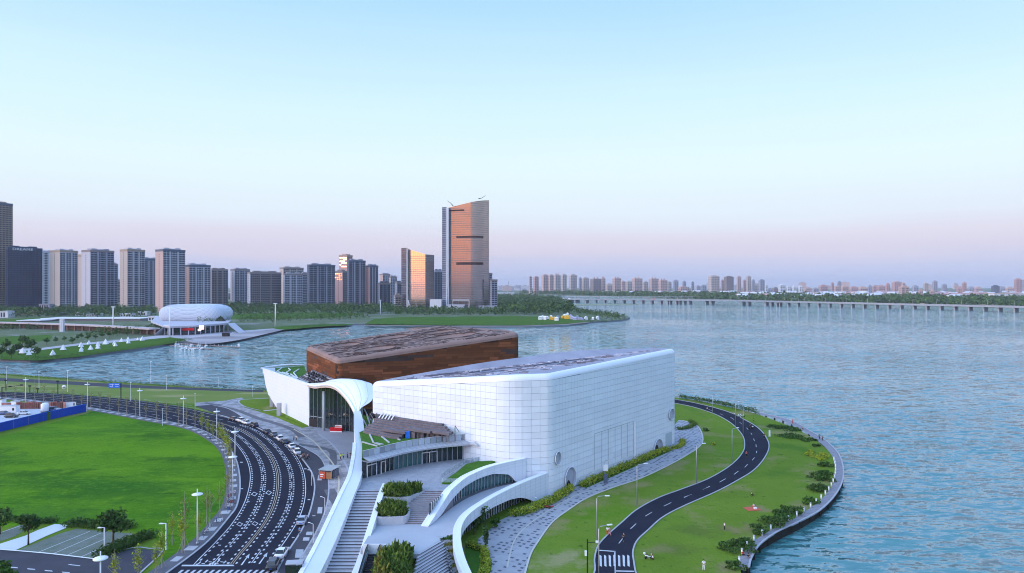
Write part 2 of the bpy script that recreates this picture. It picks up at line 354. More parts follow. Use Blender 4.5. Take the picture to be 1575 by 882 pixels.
# ============================================================ water, land
def water_mat():
    m = bpy.data.materials.new('lake_water'); m.use_nodes = True; t = m.node_tree; b = t.nodes['Principled BSDF']
    b.inputs['Roughness'].default_value = .04; b.inputs['IOR'].default_value = 1.85; b.inputs['Specular Tint'].default_value = (.84, 1.0, 1.0, 1)
    geo = N(t, 'ShaderNodeNewGeometry')
    def noise_(sc, detail, stretch, rot=0, dist=0.0, out_='Fac', ro=.6):
        mp_ = N(t, 'ShaderNodeMapping'); mp_.inputs['Scale'].default_value = stretch; mp_.inputs['Rotation'].default_value = (0, 0, R(rot)); t.links.new(geo.outputs['Position'], mp_.inputs[0])
        n = N(t, 'ShaderNodeTexNoise'); n.inputs['Scale'].default_value = sc; n.inputs['Detail'].default_value = detail; n.inputs['Roughness'].default_value = ro; n.inputs['Distortion'].default_value = dist
        t.links.new(mp_.outputs[0], n.inputs['Vector']); return n.outputs[out_]
    def V(op, a, c=None, s=None):
        n = N(t, 'ShaderNodeVectorMath', operation=op); t.links.new(a, n.inputs[0])
        if s is not None:
            if isinstance(s, float): n.inputs['Scale'].default_value = s
            else: t.links.new(s, n.inputs['Scale'])
        elif isinstance(c, tuple): n.inputs[1].default_value = c
        elif c is not None: t.links.new(c, n.inputs[1])
        return n.outputs[0]
    # wave slopes read straight from noise, so that distant ripples keep their strength
    fine = V('SUBTRACT', noise_(1.0, 5, (.36, 1, 1), -14, .6, 'Color', .68), (.5, .5, .5)); swell = V('SUBTRACT', noise_(.32, 4, (.30, 1, 1), -12, .5, 'Color'), (.5, .5, .5))
    gust = noise_(.006, 5, (.5, 1, 1), 10); lane = noise_(.02, 5, (.35, 1.3, 1), -6)
    mr_ = N(t, 'ShaderNodeMapRange'); mr_.inputs[1].default_value = .36; mr_.inputs[2].default_value = .64; mr_.inputs[3].default_value = .55; mr_.inputs[4].default_value = 1.9; t.links.new(gust, mr_.inputs[0])
    mr2 = N(t, 'ShaderNodeMapRange'); mr2.inputs[1].default_value = .35; mr2.inputs[2].default_value = .65; mr2.inputs[3].default_value = .75; mr2.inputs[4].default_value = 1.3; t.links.new(lane, mr2.inputs[0])
    mm = N(t, 'ShaderNodeMath', operation='MULTIPLY'); t.links.new(mr_.outputs[0], mm.inputs[0]); t.links.new(mr2.outputs[0], mm.inputs[1])
    sl_ = V('ADD', V('SCALE', fine, s=1.0), V('SCALE', swell, s=1.0)); sl_ = V('SCALE', sl_, s=mm.outputs[0]); sl_ = V('MULTIPLY', sl_, (1.0, 1.25, 0.0))
    nrm = V('NORMALIZE', V('ADD', sl_, (0., 0., 1.))); t.links.new(nrm, b.inputs['Normal'])
    mx = N(t, 'ShaderNodeMix', data_type='RGBA'); mx.inputs[6].default_value = (.036, .15, .155, 1); mx.inputs[7].default_value = (.075, .24, .245, 1)
    t.links.new(gust, mx.inputs[0]); t.links.new(mx.outputs[2], b.inputs['Base Color'])
    return m
WZ = -1.5
b = MB(); E_ = 30000; xs = [-E_, -3000, 3000, E_]; ys = [-8900, 3000, E_]
for i in range(3):
    for j in range(2): b.add([(xs[i], ys[j], WZ), (xs[i + 1], ys[j], WZ), (xs[i + 1], ys[j + 1], WZ), (xs[i], ys[j + 1], WZ)], [(0, 1, 2, 3)])
b.build('water', water_mat(), kind='structure')

def gl_(pts, z=0.0): return [g(x, y, z) for x, y in pts]
# near land: the coast, then round behind the camera
coastL = gl_([(0, 575), (60, 579), (120, 584), (180, 588), (250, 592), (330, 597), (410, 601), (470, 598), (560, 596)])
coastR = gl_([(960, 606), (1043, 612), (1100, 622), (1150, 633), (1200, 650), (1240, 668), (1268, 688), (1286, 710), (1292, 735), (1286, 757), (1263, 781),
              (1230, 802), (1190, 822), (1155, 843), (1143, 862), (1140, 882)])
coast = smooth([Vector((-420, 420, 0))] + coastL + coastR + [Vector((36, 100, 0)), Vector((40, 80, 0)), Vector((55, 40, 0)), Vector((60, -150, 0))], 5)
near_poly = coast + [Vector((-500, -150, 0)), Vector((-700, 480, 0))]
near_poly = [Vector((-700, 440, 0))] + coast + [Vector((-700, -150, 0))]
b = MB(); b.slab(near_poly, None, -0.02)
cb = offs(coast, -.35); b2 = MB(); b2.ribbon([p + Vector((0, 0, -.02)) for p in coast], [Vector((p.x, p.y, -2.2)) for p in cb])
b.build('ground', LAWN2, kind='structure'); b2.build('bank', SHADED_MUD, kind='structure')

# big lawn inside the bend of the boulevard
kL_px = [(232, 900), (266, 875), (292, 856), (324, 829), (353, 795), (364, 779), (369, 753.5), (368, 728), (362, 705), (349.5, 686), (330, 672), (308, 661), (279, 653), (250, 648), (212, 641), (170, 633), (134, 627), (85, 620), (0, 611), (-90, 604)]
kR_px = [(455, 905), (432.7, 865.4), (445.5, 845), (461.5, 820.6), (474, 795), (480.6, 772.7), (484, 750), (481, 731), (472.7, 716.7), (458, 699), (442, 686), (420, 672), (394, 657.5), (353, 643), (308, 632), (265, 623.5), (212, 616), (148.5, 610), (71, 605), (0, 603), (-90, 599)]
kR_px[0] = (416, 900); kR_px[1] = (433, 866)
KL = resample(smooth([g(*p) for p in kL_px], 8), 2.5); KR = resample(smooth([g(*p) for p in kR_px], 8), 2.5)
lawn = [g(*p) for p in [(232, 900)]] + offs(KL, -3.2)[:int(len(KL) * .80)]
KLo = offs(KL, -3.4)
iend = min(range(len(KLo)), key=lambda i: (KLo[i] - g(134, 632)).length)
lawn = KLo[4:iend] + gl_([(134, 636), (60, 656), (0, 672), (-120, 700), (-140, 830), (0, 812), (60, 806), (112, 808), (160, 808), (200, 816), (240, 828), (255, 850), (238, 882)])
b = MB(); b.slab(lawn, None, 0.004); b.build('lawn', LAWN, kind='structure')
# dry verge between the boulevard and the lake
b = MB(); b.slab(gl_([(-150, 573), (0, 577), (120, 586), (250, 594), (410, 603), (430, 615), (380, 616), (330, 622), (250, 620), (148, 608.5), (71, 603.5), (0, 601.5), (-150, 597)]), None, 0.004)
b.build('verge', LAWN3, kind='structure')
b = MB(); up_ = smooth(gl_([(-150, 576), (0, 581.5), (90, 586), (170, 590.5), (290, 596.5), (405, 600.5)]), 5); lo_ = smooth(gl_([(-150, 581), (0, 586.5), (90, 591), (170, 595.5), (290, 600), (405, 603.5)]), 5)
b.ribbon([p + Vector((0, 0, .008)) for p in lo_], [p + Vector((0, 0, .008)) for p in up_]); riverside = b.build('riverside_road', ASPH2, kind='structure')
# boulevard
b = MB(); b.slab(KL + KR[::-1], None, 0.012); road = b.build('road', ASPH, kind='structure')
b = MB(); b.strip(KL, .35, 0, .13); b.build('kerb', KERB, kind='structure')
b = MB(); ir = min(range(len(KR)), key=lambda i: (KR[i] - g(330, 638)).length); b.strip(KR[:ir], .35, 0, .13); b.build('kerb', KERB, kind='structure')
b = MB(); SWo = offs(KL, -3.2); b.ribbon([p + Vector((0, 0, .12)) for p in SWo], [p + Vector((0, 0, .12)) for p in offs(KL, -.18)])
b.ribbon([p for p in SWo], [p + Vector((0, 0, .12)) for p in SWo]); sidewalk = b.build('pavement', PAVE_D, kind='structure')
# pale slabs set in the kerbside pavement
cwL = resample(KL, 5.2)
for i in range(2, min(60, len(cwL) - 1)):
    p = cwL[i]; t = (cwL[i + 1] - cwL[i - 1]).normalized(); n_ = Vector((-t.y, t.x, 0))
    b = MB(); b.obox(p + n_ * 1.6 + Vector((0, 0, .13)), t * 1.1, n_ * (.95 if i % 2 else .7), (0, 0, .012)); b.build('paving_slab', CONC, sidewalk)

# lane markings along the centre line
cl_px = [(349, 882), (356, 868.6), (368.7, 852.6), (388, 830), (407, 804.7), (420, 779), (426.3, 753.5), (426.3, 728), (418.3, 705.5), (404, 686.3), (388, 672), (368.7, 660.8), (335, 650), (300, 642)]
CL = smooth([g(*p) for p in cl_px], 10)
tail = [(KL[i] + KR[min(len(KR) - 1, round(i * len(KR) / len(KL)))]) / 2 for i in range(len(KL))]
CL = resample(CL + smooth([g(300, 642)] + gl_([(262, 633.5), (212, 627), (148, 618), (71, 611.5), (0, 606.5), (-90, 601.5)]), 8)[3:], 1.0)
CL = CL[4:]
Zm = Vector((0, 0, .018))
def line(off, w, i0, i1, on=None, per=None, mat=PAINT, name='lane_marking'):
    b = MB(); P = offs(CL, off)[i0:i1]; A = offs(P, -w / 2); B = offs(P, w / 2)
    if on is None: b.ribbon([p + Zm for p in A], [p + Zm for p in B])
    else:
        n = len(P); L = n - 1.0
        def at(Q, s): j = min(int(s), n - 2); return Q[j].lerp(Q[j + 1], s - j)
        s = 0.0
        while s + on < L:
            b.add([at(A, s) + Zm, at(B, s) + Zm, at(B, s + on) + Zm, at(A, s + on) + Zm], [(0, 1, 2, 3)]); s += per
    return b
S0, S1, SE = 0, 132, len(CL)
def put(specs, name, mat):
    b = MB()
    for sp in specs:
        q = line(*sp); b.add(q.v, q.f)
    b.build(name, mat, road, kind='stuff')
put([(-.2, .12, S0, SE), (.2, .12, S0, SE)], 'centre_line', YPAINT)
put([(-.75, .32, S0, S1, .75, 2.0), (.75, .32, S0, S1, .75, 2.0), (-3.85, .34, S0, S1, .75, 2.0), (-2.95, .34, S0, S1, .75, 2.0), (2.95, .34, S0, S1, .75, 2.0), (3.85, .34, S0, S1, .75, 2.0),
     (-6.15, .32, S0, S1, .75, 2.0), (6.15, .32, S0, S1, .75, 2.0)], 'dotted_marking', PAINT)
put([(-6.65, .18, S0, S1), (6.65, .18, S0, SE), (-9.6, .15, S1, SE), (9.6, .15, S1 + 20, SE)], 'edge_line', PAINT)
put([(-3.4, .16, S0, SE, 6, 9), (3.4, .16, S0, SE, 6, 9), (-6.65, .16, S1, SE, 6, 10), (12.8, .16, S1 + 40, SE, 5, 9), (-12.6, .16, S1 + 60, SE, 5, 9)], 'lane_line', PAINT)
# stop line, arrows, diamonds, zebra
def qpx(b, pts, z=.020): b.add([g(x, y, z) for x, y in pts], [tuple(range(len(pts)))])
b = MB(); qpx(b, [(280, 869), (359, 868.8), (360.5, 871), (279, 871.2)]); b.build('stop_line', PAINT, road)
for i in range(17):
    x = 272 + i * 9.6; b = MB(); qpx(b, [(x, 882.5), (x + 4.6, 882.5), (x + 11.2, 876.8), (x + 7, 876.8)]); b.build('zebra_bar', PAINT, road)
for cx, cy_ in ((377, 860), (404.5, 858)):
    b = MB(); qpx(b, [(cx - 7, cy_ + 9.5), (cx - 4.6, cy_ + 9.5), (cx + 4, cy_ - 3), (cx + 2.6, cy_ - 3.4)]); qpx(b, [(cx + 7, cy_ - 8), (cx + 5.5, cy_ - .8), (cx + .5, cy_ - 3.4)]); b.build('lane_arrow', PAINT, road)
for cx, cy_ in ((391, 760), (413, 758), (368.5, 806.5), (392, 805.5)):
    b = MB()
    o_ = [(cx - 5, cy_ + .8), (cx + 1.2, cy_ + 3.6), (cx + 5.4, cy_ - .6), (cx - .6, cy_ - 3.4)]; i_ = [(cx + (x - cx) * .72, cy_ + (y - cy_) * .72) for x, y in o_]
    for k in range(4): qpx(b, [o_[k], o_[(k + 1) % 4], i_[(k + 1) % 4], i_[k]])
    b.build('diamond_marking', PAINT, road)
for cx, cy_ in ((330, 865), (348, 864.5), (309, 865.5), (320, 863), (338, 863)):
    b = MB(); qpx(b, [(cx - 5, cy_ + 2), (cx - 1, cy_ - 2), (cx + .5, cy_ - 1), (cx - 3.5, cy_ + 2.6)]); qpx(b, [(cx + 1, cy_ + 1.8), (cx + 6, cy_ + 2.3), (cx + 6, cy_ + 1.3), (cx + 1, cy_ + .8)]); b.build('painted_character', PAINT, road)
for x, y in conv([(348, 348), (350, 475), (381, 538), (243, 747), (655, 380), (673, 528), (597, 710)], 3.127, 260, 600):
    b = MB(); qpx(b, [(x - 2, y - .6), (x + 2, y - .6), (x + 2, y + .5), (x - 2, y + .5)]); b.build('gully_mark', PAINT, road)

# right hand strip beside the boulevard, paving of the forecourt
rs_px = [(300, 625), (345, 627)] + conv([(400, 160), (520, 220), (600, 255), (670, 290), (730, 330), (760, 400), (768, 460), (765, 520), (745, 600), (700, 700), (640, 800), (585, 900)], 3.127, 260, 600)
RS = resample(smooth([g(*p) for p in rs_px], 6), 2.5)
plaza = [p for p in RS[::-1]] + gl_([(300, 620), (345, 617), (372, 612), (378, 617)] + conv([(360, 85), (430, 105), (520, 135), (590, 165), (640, 185)], 3.127, 260, 600) + [(474, 657), (480, 650), (560, 650), (600, 690), (600, 760), (545, 800), (500, 890)])
b = MB(); b.slab(plaza, None, .10); b.build('forecourt', PAVE, kind='structure')
b = MB(); b.slab([p for p in KR[2:ir]] + gl_([(300, 625), (345, 622)]) + RS[3:], None, .106); rstrip = b.build('cycle_lane', ASPH2, kind='structure')
b = MB(); b.strip(RS[3:], .3, 0.1, .14); b.build('kerb', KERB, kind='structure')
for x, y, w, h in [(726, 422, 11, 26), (726, 579, 12, 30), (675, 690, 16, 16), (660, 717, 16, 16), (627, 787, 20, 40), (697, 605, 8, 4)]:
    X, Y = conv([(x, y)], 3.127, 260, 600)[0]; w /= 3.127; h /= 3.127; b = MB(); qpx(b, [(X - w - .5, Y + h / 2), (X + w - .8, Y + h / 2), (X + w, Y - h / 2), (X - w * .8, Y - h / 2)], .112); b.build('access_cover', CONC, rstrip)
# light entrance apron and dark winding bands, cream tactile strips
b = MB(); b.slab(gl_(conv([(700, 190), (760, 170), (890, 190), (890, 330), (850, 320), (800, 290), (780, 250), (720, 215)], 3.127, 260, 600)), None, .106); b.build('entrance_apron', PAVE_F, kind='structure')
def pband(pts, w, z, mat, name, s=3.127, ox=260, oy=600):
    P = smooth([g(*p) for p in conv(pts, s, ox, oy)], 6); b = MB(); A = offs(P, -w / 2); B = offs(P, w / 2); u = Vector((0, 0, z)); b.ribbon([p + u for p in A], [p + u for p in B]); return b.build(name, mat, kind='structure')
pband([(170, 62), (250, 80), (330, 100), (420, 135), (520, 165), (600, 195), (640, 230)], 2.2, .110, PAVE_D, 'paving_band')
pband([(620, 262), (680, 272), (750, 285), (785, 300), (790, 340), (785, 375)], 2.0, .112, PAVE_D, 'paving_band')
pband([(720, 215), (770, 250), (815, 300), (850, 360), (880, 430)], .5, .116, PAVE_L, 'tactile_strip')
pband([(600, 190), (690, 245), (750, 310), (790, 360), (815, 420), (812, 520), (800, 600)], .45, .119, M('cream_tile', (.5, .45, .36), .8), 'tactile_strip')
pband([(770, 480), (800, 530), (825, 560)], 2.6, .110, PAVE_D, 'paving_band')
# little lawn by the wing
b = MB(); b.slab(gl_(conv([(335, 60), (345, 48), (500, 38), (600, 60), (680, 140), (665, 180), (600, 150), (520, 120), (440, 95), (360, 80)], 3.127, 260, 600)), None, .12); b.build('lawn', LAWN2, kind='structure')
pband([(335, 55), (340, 66), (372, 84), (440, 100)], .5, .13, KERB, 'kerb'); pband([(455, 102), (520, 96), (600, 92)], 1.6, .124, PAVE_L, 'footpath')
pband([(335, 55), (350, 48), (420, 44), (500, 40)], .8, .13, PAVE_L, 'footpath')

# south-west corner: car park, path, service road
sc = 5.25
def c5(pts): return conv(pts, sc, 0, 770)
b = MB(); b.slab(gl_(c5([(-200, 385), (0, 398), (380, 430), (760, 472), (830, 452), (1080, 388), (1310, 408), (1120, 600), (900, 700), (-200, 700)])), None, .012); srv = b.build('service_road', ASPH2, kind='structure')
pband([(-100, 390), (0, 400), (380, 432), (760, 476)], .35, .14, TEXTW, 'kerb', sc, 0, 770)
pband([(760, 476), (860, 440), (1085, 385), (1200, 392), (1315, 408), (1130, 592)], .35, .14, KERB, 'kerb', sc, 0, 770)
for i in range(6):
    b = MB(); x = -62 + i * 140; y = 521 + i * 13.5; qpx(b, c5([(x, y), (x + 62, y + 5), (x + 68, y + 13), (x + 6, y + 8)]), .02); b.build('lane_dash', PAINT, srv)
b = MB(); qpx(b, c5([(545, 518), (575, 513), (578, 517), (648, 524), (646, 530), (576, 523)]), .02); b.build('lane_arrow', PAINT, srv)
GPAV = M('grass_paver', (.10, .135, .085), .9, (.17, .19, .17), .5, 6); layer(GPAV, (.26, .29, .29), 3.0, .08, .0, tex='DISTANCE_TO_EDGE', amount=.5)
b = MB(); b.slab(gl_(c5([(130, 408), (300, 340), (480, 270), (620, 228), (850, 250), (1075, 268), (900, 370), (750, 462), (380, 424)])), None, .017); cp = b.build('car_park', GPAV, kind='structure')
b = MB(); b.slab(gl_(c5([(-200, 300), (0, 262), (200, 180), (260, 200), (120, 290), (-200, 400)])), None, .017); cp2 = b.build('car_park', GPAV, kind='structure')
for (x0, y0, x1, y1) in [(312, 418, 725, 250), (432, 430, 815, 264), (545, 442, 850, 310), (655, 456, 1065, 274), (-20, 268, 160, 207)]:
    b = MB(); b.strip([g(*c5([(x0, y0)])[0]), g(*c5([(x1, y1)])[0])], .16, .0, .02); b.build('bay_line', PAINT, cp if x0 > 0 else cp2)
b = MB(); b.slab(gl_(c5([(-60, 378), (0, 352), (200, 288), (310, 240), (440, 193), (545, 198), (556, 208), (530, 224), (380, 285), (125, 403), (0, 392), (-60, 388)])), 0, .05); b.build('footpath', M('pale_path', (.62, .66, .74), .8, (.55, .6, .68), .3), kind='structure')

# riverside loop road on the right
rl_px = [(900, 905), (914.5, 880), (914.5, 859.5), (920, 840), (933.7, 824), (955.6, 804.7), (980, 784), (1013, 766), (1048, 753), (1089, 737), (1122, 717.5), (1140.6, 699), (1145.5, 684), (1140.6, 667.8), (1122, 649.6), (1092.6, 634.7), (1043, 621.5), (960, 612)]
rr_px = [(985, 905), (977.6, 880), (975, 865), (973.5, 848.6), (980, 832), (997, 815.6), (1018.8, 796.4), (1049, 780), (1102, 756.5), (1132, 740.6), (1158.8, 724), (1175, 706), (1182.6, 689.3), (1180, 676), (1168.7, 661), (1149, 648), (1112.4, 631.4), (1043, 615.5), (960, 607.5)]
RL = resample(smooth([g(*p) for p in rl_px], 8), 1.0); RR = resample(smooth([g(*p) for p in rr_px], 8), 1.0)
RR_ = resample(RR, 1.0)
b = MB(); b.slab(RL + RR[::-1], None, .012); loop = b.build('riverside_road', ASPH, kind='structure')
for P in (RL, RR): b = MB(); b.strip(P, .28, 0, .12); b.build('kerb', KERB, kind='structure')
n_ = 260; A = resample(RL, 1); B = resample(RR, 1)
mid = resample([(A[int(i * (len(A) - 1) / n_)] + B[int(i * (len(B) - 1) / n_)]) / 2 for i in range(n_ + 1)], 1.0)
for px0, py0, px1, py1 in [tuple(c for q in conv([(x0, y0), (x1, y1)], *k) for c in q) for k, L_ in (((3.644, 780, 640), [(626, 715, 647, 688), (692, 633, 723, 604), (775, 562, 811, 540), (878, 506, 920, 486), (992, 458, 1034, 439), (1098, 412, 1136, 396)]),
        ((3.0206, 980, 590), [(218, 529, 254, 515), (306, 493, 337, 478), (383, 459, 411, 443), (450, 423, 470, 408), (500, 390, 513, 376), (535, 357, 545, 345), (554, 324, 556, 314), (553, 296, 552, 284), (545, 268, 541, 257), (533, 238, 528, 230), (516, 215, 508, 206), (488, 190, 476, 181), (450, 168, 434, 158), (400, 148, 385, 141), (350, 128, 332, 121)])) for x0, y0, x1, y1 in L_]:
    b = MB(); b.strip([g(px0, py0), g(px1, py1)], .15, .0, .02); b.build('lane_dash', PAINT, loop)
def c2(pts): return conv(pts, 3.644, 780, 640)
for x in (525, 551, 577, 603, 629, 655, 681):
    b = MB(); qpx(b, c2([(x - 6, 840), (x + 6, 845), (x + 4, 785), (x - 8, 778)]), .02); b.build('zebra_bar', PAINT, loop)
for q in ([(508, 750), (605, 757), (605, 762), (508, 755)], [(600, 757), (607, 757), (608, 882), (603, 882)], [(605, 866), (712, 868), (713, 874), (606, 872)]):
    b = MB(); qpx(b, c2(q), .024); b.build('stop_line', PAINT, loop)
# patterned promenade beside the museum
pr_out = c2([(90, 900), (100, 882), (130, 780), (170, 710), (250, 600), (340, 530), (450, 460), (600, 400), (750, 350), (900, 280), (1000, 225), (1080, 170), (1097, 120), (1068, 58), (1000, 30), (960, 25)])
pr_in = [(1036, 655), (1030, 683), (1000, 695), (960, 712), (900, 737), (850, 760), (812, 780), (770, 800), (735, 830), (730, 900)]
DOTS = M('dotted_paving', (.29, .30, .33), .8, (.38, .39, .43), .3, 5)
def add_dots(m):
    t = m.node_tree; b_ = t.nodes['Principled BSDF']; geo = N(t, 'ShaderNodeNewGeometry'); mp_ = N(t, 'ShaderNodeMapping'); mp_.inputs['Rotation'].default_value = (0, 0, R(32)); t.links.new(geo.outputs['Position'], mp_.inputs[0])
    v = N(t, 'ShaderNodeTexVoronoi', distance='CHEBYCHEV'); v.inputs['Scale'].default_value = .72; v.inputs['Randomness'].default_value = .35; t.links.new(mp_.outputs[0], v.inputs['Vector'])
    mr_ = N(t, 'ShaderNodeMapRange'); mr_.inputs[1].default_value = .25; mr_.inputs[2].default_value = .21; t.links.new(v.outputs['Distance'], mr_.inputs[0])
    mx = N(t, 'ShaderNodeMix', data_type='RGBA'); t.links.new(mr_.outputs[0], mx.inputs[0]); mx.inputs[7].default_value = (.10, .105, .135, 1)
    t.links.new(b_.inputs['Base Color'].links[0].from_socket, mx.inputs[6]); t.links.new(mx.outputs[2], b_.inputs['Base Color'])
add_dots(DOTS)
b = MB(); b.slab(smooth(gl_(pr_out), 4) + gl_(pr_in), None, .012); b.build('promenade', DOTS, kind='structure')
b = MB(); b.strip(smooth(gl_(pr_out), 4), .35, 0, .10); b.build('kerb', M('cream_kerb', (.50, .48, .44), .8), kind='structure')
pband([(0, 850), (40, 700), (120, 610), (250, 520), (400, 440), (560, 395), (740, 335), (880, 270)], .3, .03, M('cream_kerb2', (.46, .44, .40), .8), 'tactile_strip', 3.644, 780, 640)

# boardwalk on the tip
def c3(pts): return conv(pts, 3.0206, 980, 590)
bo = smooth(gl_(c3([(520, 858), (530, 815), (570, 750), (650, 692), (750, 645), (850, 590), (920, 520), (955, 450), (955, 380), (930, 320), (870, 262), (800, 220), (720, 175), (640, 152), (570, 138)])), 6)
bi = smooth(gl_(c3([(470, 852), (490, 790), (540, 735), (640, 672), (740, 620), (830, 560), (890, 500), (918, 440), (920, 380), (900, 330), (855, 280), (790, 232), (705, 185), (630, 158), (562, 144)])), 6)
b = MB(); u = Vector((0, 0, .05)); b.ribbon([p + u for p in bi], [p + u for p in bo]); dk = b.build('boardwalk', DECKM, kind='structure')
b = MB(); b.strip(bo, .35, .05, .22); b.ribbon([p + Vector((0, 0, .05)) for p in bo], [p + Vector((0, 0, -.2)) for p in bo]); b.build('edge_beam', KERB, dk)
n = len(bo); b = MB(); b.add([bo[0] + u, bi[0] + u, bi[0] - Vector((0, 0, .5)), bo[0] - Vector((0, 0, .5))], [(0, 1, 2, 3)]); b.build('end_beam', CONC, dk)
b = MB()
for i in range(0, len(bo), 3): b.tube([bo[i] + (bi[i] - bo[i]) * .12 + Vector((0, 0, z)) for z in (-3 + .8, 0)], .3, 8)
b.build('pile', SHADED_MUD, dk, kind='stuff')
jj = resample(bo, 3.0); jk = resample(bi, 3.0); b = MB()
for i in range(1, min(len(jj), len(jk)) - 1):
    p, q = jj[i], jk[int(i * (len(jk) - 1) / (len(jj) - 1))]; b.strip([p, q], .06, .05, .058)
b.build('joint', PAVE_D, dk, kind='stuff')
bolls = resample(bi, 1.0); bp0 = None; k0 = 0
bi_n = [i for i, p in enumerate(bolls) if i % 4 == 2 and p.y < 195]
for k, i in enumerate(bi_n):
    lab = 'short white bollard on the inner edge of the boardwalk, %s from its end' % ordn(k)
    if bp0 is None:
        bp0 = empty('bollard', bolls[i], label=lab, cat='bollard', group='white bollards along the boardwalk')
        b = MB(); b.tube([(0, 0, .05), (0, 0, 1.0)], [.2, .17], 8); b.build('post', WPOLE, bp0); b = MB(); b.tube([(0, 0, 1.0), (0, 0, 1.06), (0, 0, 1.2)], [.24, .24, .1], 8); b.build('cap', CONC, bp0)
    else: copy_tree(bp0, bolls[i], label=lab)

# ---- the far left shore: city land
def wl(pts): return [g(x, y, WZ) for x, y in pts]
shore = smooth(wl([(-160, 552), (0, 556.5), (60, 557.5), (120, 552.5), (180, 543.5), (240, 535.5), (275, 528.5), (320, 530), (370, 524), (420, 513), (440, 506), (490, 503.5), (535, 500.5), (600, 500.5), (700, 503), (800, 503), (870, 500.5), (910, 497), (955, 494), (968, 489.5), (950, 485), (925, 481.5), (885, 474), (880, 470), (872, 466), (860, 462), (830, 458), (790, 457), (765, 456), (700, 455)]), 4)
shore = [Vector((p.x, p.y, 0)) for p in shore]
land = [Vector((-1200, 560, 0))] + shore + [Vector((-200, 4200, 0)), Vector((-2600, 4200, 0)), Vector((-2600, 700, 0))]
CITY = M('city_ground', (.07, .12, .035), .95, (.13, .15, .09), .012, 6); layer(CITY, (.24, .24, .25), .02, .55, .62, 5, amount=.7)
b = MB(); b.slab(land, None, .2); b.build('ground', CITY, kind='structure')
b = MB(); b.ribbon([p + Vector((0, 0, .2)) for p in shore], [Vector((p.x, p.y, -2.2)) for p in offs(shore, 1.5)]); b.build('bank', PAVE_D, kind='structure')
def sheet(name, pts, z, mat, sm=True, z0=None):
    P = gl_(pts, z); b = MB(); b.slab(smooth(P, 4, True) if sm else P, z0, z); return b.build(name, mat, kind='structure')
sheet('lawn', [(0, 540), (60, 538), (120, 531), (200, 524), (262, 518), (285, 521), (272, 527), (240, 532), (180, 540), (120, 549), (60, 554.5), (0, 553)], .25, FARLAWN, False)
sheet('promenade', [(0, 537), (60, 536), (120, 528.5), (200, 521.5), (240, 516.5), (300, 514), (400, 507), (430, 505), (415, 512), (368, 522.5), (320, 528.5), (285, 522), (262, 519), (200, 525), (120, 531.5), (60, 539), (0, 541)], .3, M('shore_paving', (.36, .34, .37), .85, (.48, .46, .48), .03, 5), False)
BEACH = M('stone_beach', (.24, .22, .24), .9, (.40, .37, .38), .02, 6, stretch=(.35, 1.6, 1), contrast=2)
sheet('stone_beach', [(285, 521.5), (330, 516), (400, 509), (440, 504.5), (455, 503.5), (430, 509), (400, 516), (368, 523), (325, 529), (300, 528)], .34, BEACH)
sheet('lawn', [(420, 504), (450, 501), (500, 499), (540, 498.5), (535, 500.5), (490, 503), (450, 506.5), (430, 507)], .36, FARLAWN)
sheet('lawn', [(560, 499), (575, 491), (620, 487.8), (700, 487), (800, 486.5), (850, 487), (880, 491), (905, 494.5), (870, 498.3), (800, 500.6), (700, 500.8), (600, 499.3)], .3, FARLAWN, False)
sheet('lawn', [(0, 519), (40, 517), (78, 516), (70, 524), (0, 530)], .3, FARLAWN)
sheet('lawn', [(350, 484), (470, 481), (560, 483), (500, 489), (360, 491)], .3, FARLAWN)
sheet('lawn', [(0, 492), (100, 488), (60, 494), (0, 499)], .3, FARLAWN)
sheet('path', [(560, 500), (700, 501.6), (800, 501.6), (870, 499), (905, 495.5), (906, 496.2), (872, 500), (800, 502.4), (700, 502.4), (560, 501)], .34, M('shore_path', (.27, .22, .2), .9), False)
# sandbar and marsh near the bridge
sheet('sandbar', [(865, 469), (900, 467.5), (950, 467.5), (985, 468.6), (950, 469.8), (900, 470.3), (870, 471)], -1.35, SAND)
# the far shore
fs = smooth(wl([(1750, 478), (1575, 474.5), (1400, 470.5), (1180, 465), (1060, 461), (1000, 458.5), (940, 457), (880, 455.2), (815, 452.7), (790, 451.5)]), 4)
b = MB(); far = [Vector((p.x, p.y, 0)) for p in fs] + [Vector((20, 4600, 0)), Vector((-300, 9500, 0)), Vector((9000, 9500, 0)), Vector((9000, 1300, 0))]
b.slab(far, -2.2, .2); b.build('far_shore', CITY, kind='structure')
b = MB(); b.slab([Vector((-3500, 4700, 0)), Vector((0, 4700, 0)), Vector((-100, 9500, 0)), Vector((-6000, 9500, 0))], -2.2, .2); b.build('far_shore', CITY, kind='structure')

# the land behind the viewpoint, which the glass towers mirror
b = MB(); b.slab([V_ for V_ in (Vector((-8000, -8500, 0)), Vector((3000, -8500, 0)), Vector((3000, -320, 0)), Vector((-700, -320, 0)), Vector((-3000, -100, 0)))], -2.2, .1); b.build('ground', CITY, kind='structure')

# ============================================================ the museum
V3 = lambda x, y, z=0.: Vector((x, y, z))
def lerpz(S, s):
    """piecewise-linear height along a perimeter"""
    for (a, za), (c, zc) in zip(S, S[1:]):
        if s <= c: return za + (zc - za) * (s - a) / (c - a)
    return S[-1][1]
def cumlen(P):
    L = [0]
    for a, c in zip(P, P[1:]): L.append(L[-1] + (c - a).length)
    return L
def rounded(corners, n=6):
    """closed plan path with rounded corners; corners: (x, y, z, radius); returns points whose z is the roof height"""
    o = []; m = len(corners)
    for i in range(m):
        p = V3(*corners[i][:3]); a = V3(*corners[i - 1][:3]); c = V3(*corners[(i + 1) % m][:3]); r = corners[i][3]
        da = (a - p); dc = (c - p); p0 = p + da.normalized() * min(r, da.length * .45); p1 = p + dc.normalized() * min(r, dc.length * .45)
        for k in range(n + 1):
            t = k / n; o.append(p0 * (1 - t) ** 2 + p * 2 * t * (1 - t) + p1 * t * t)
    return o
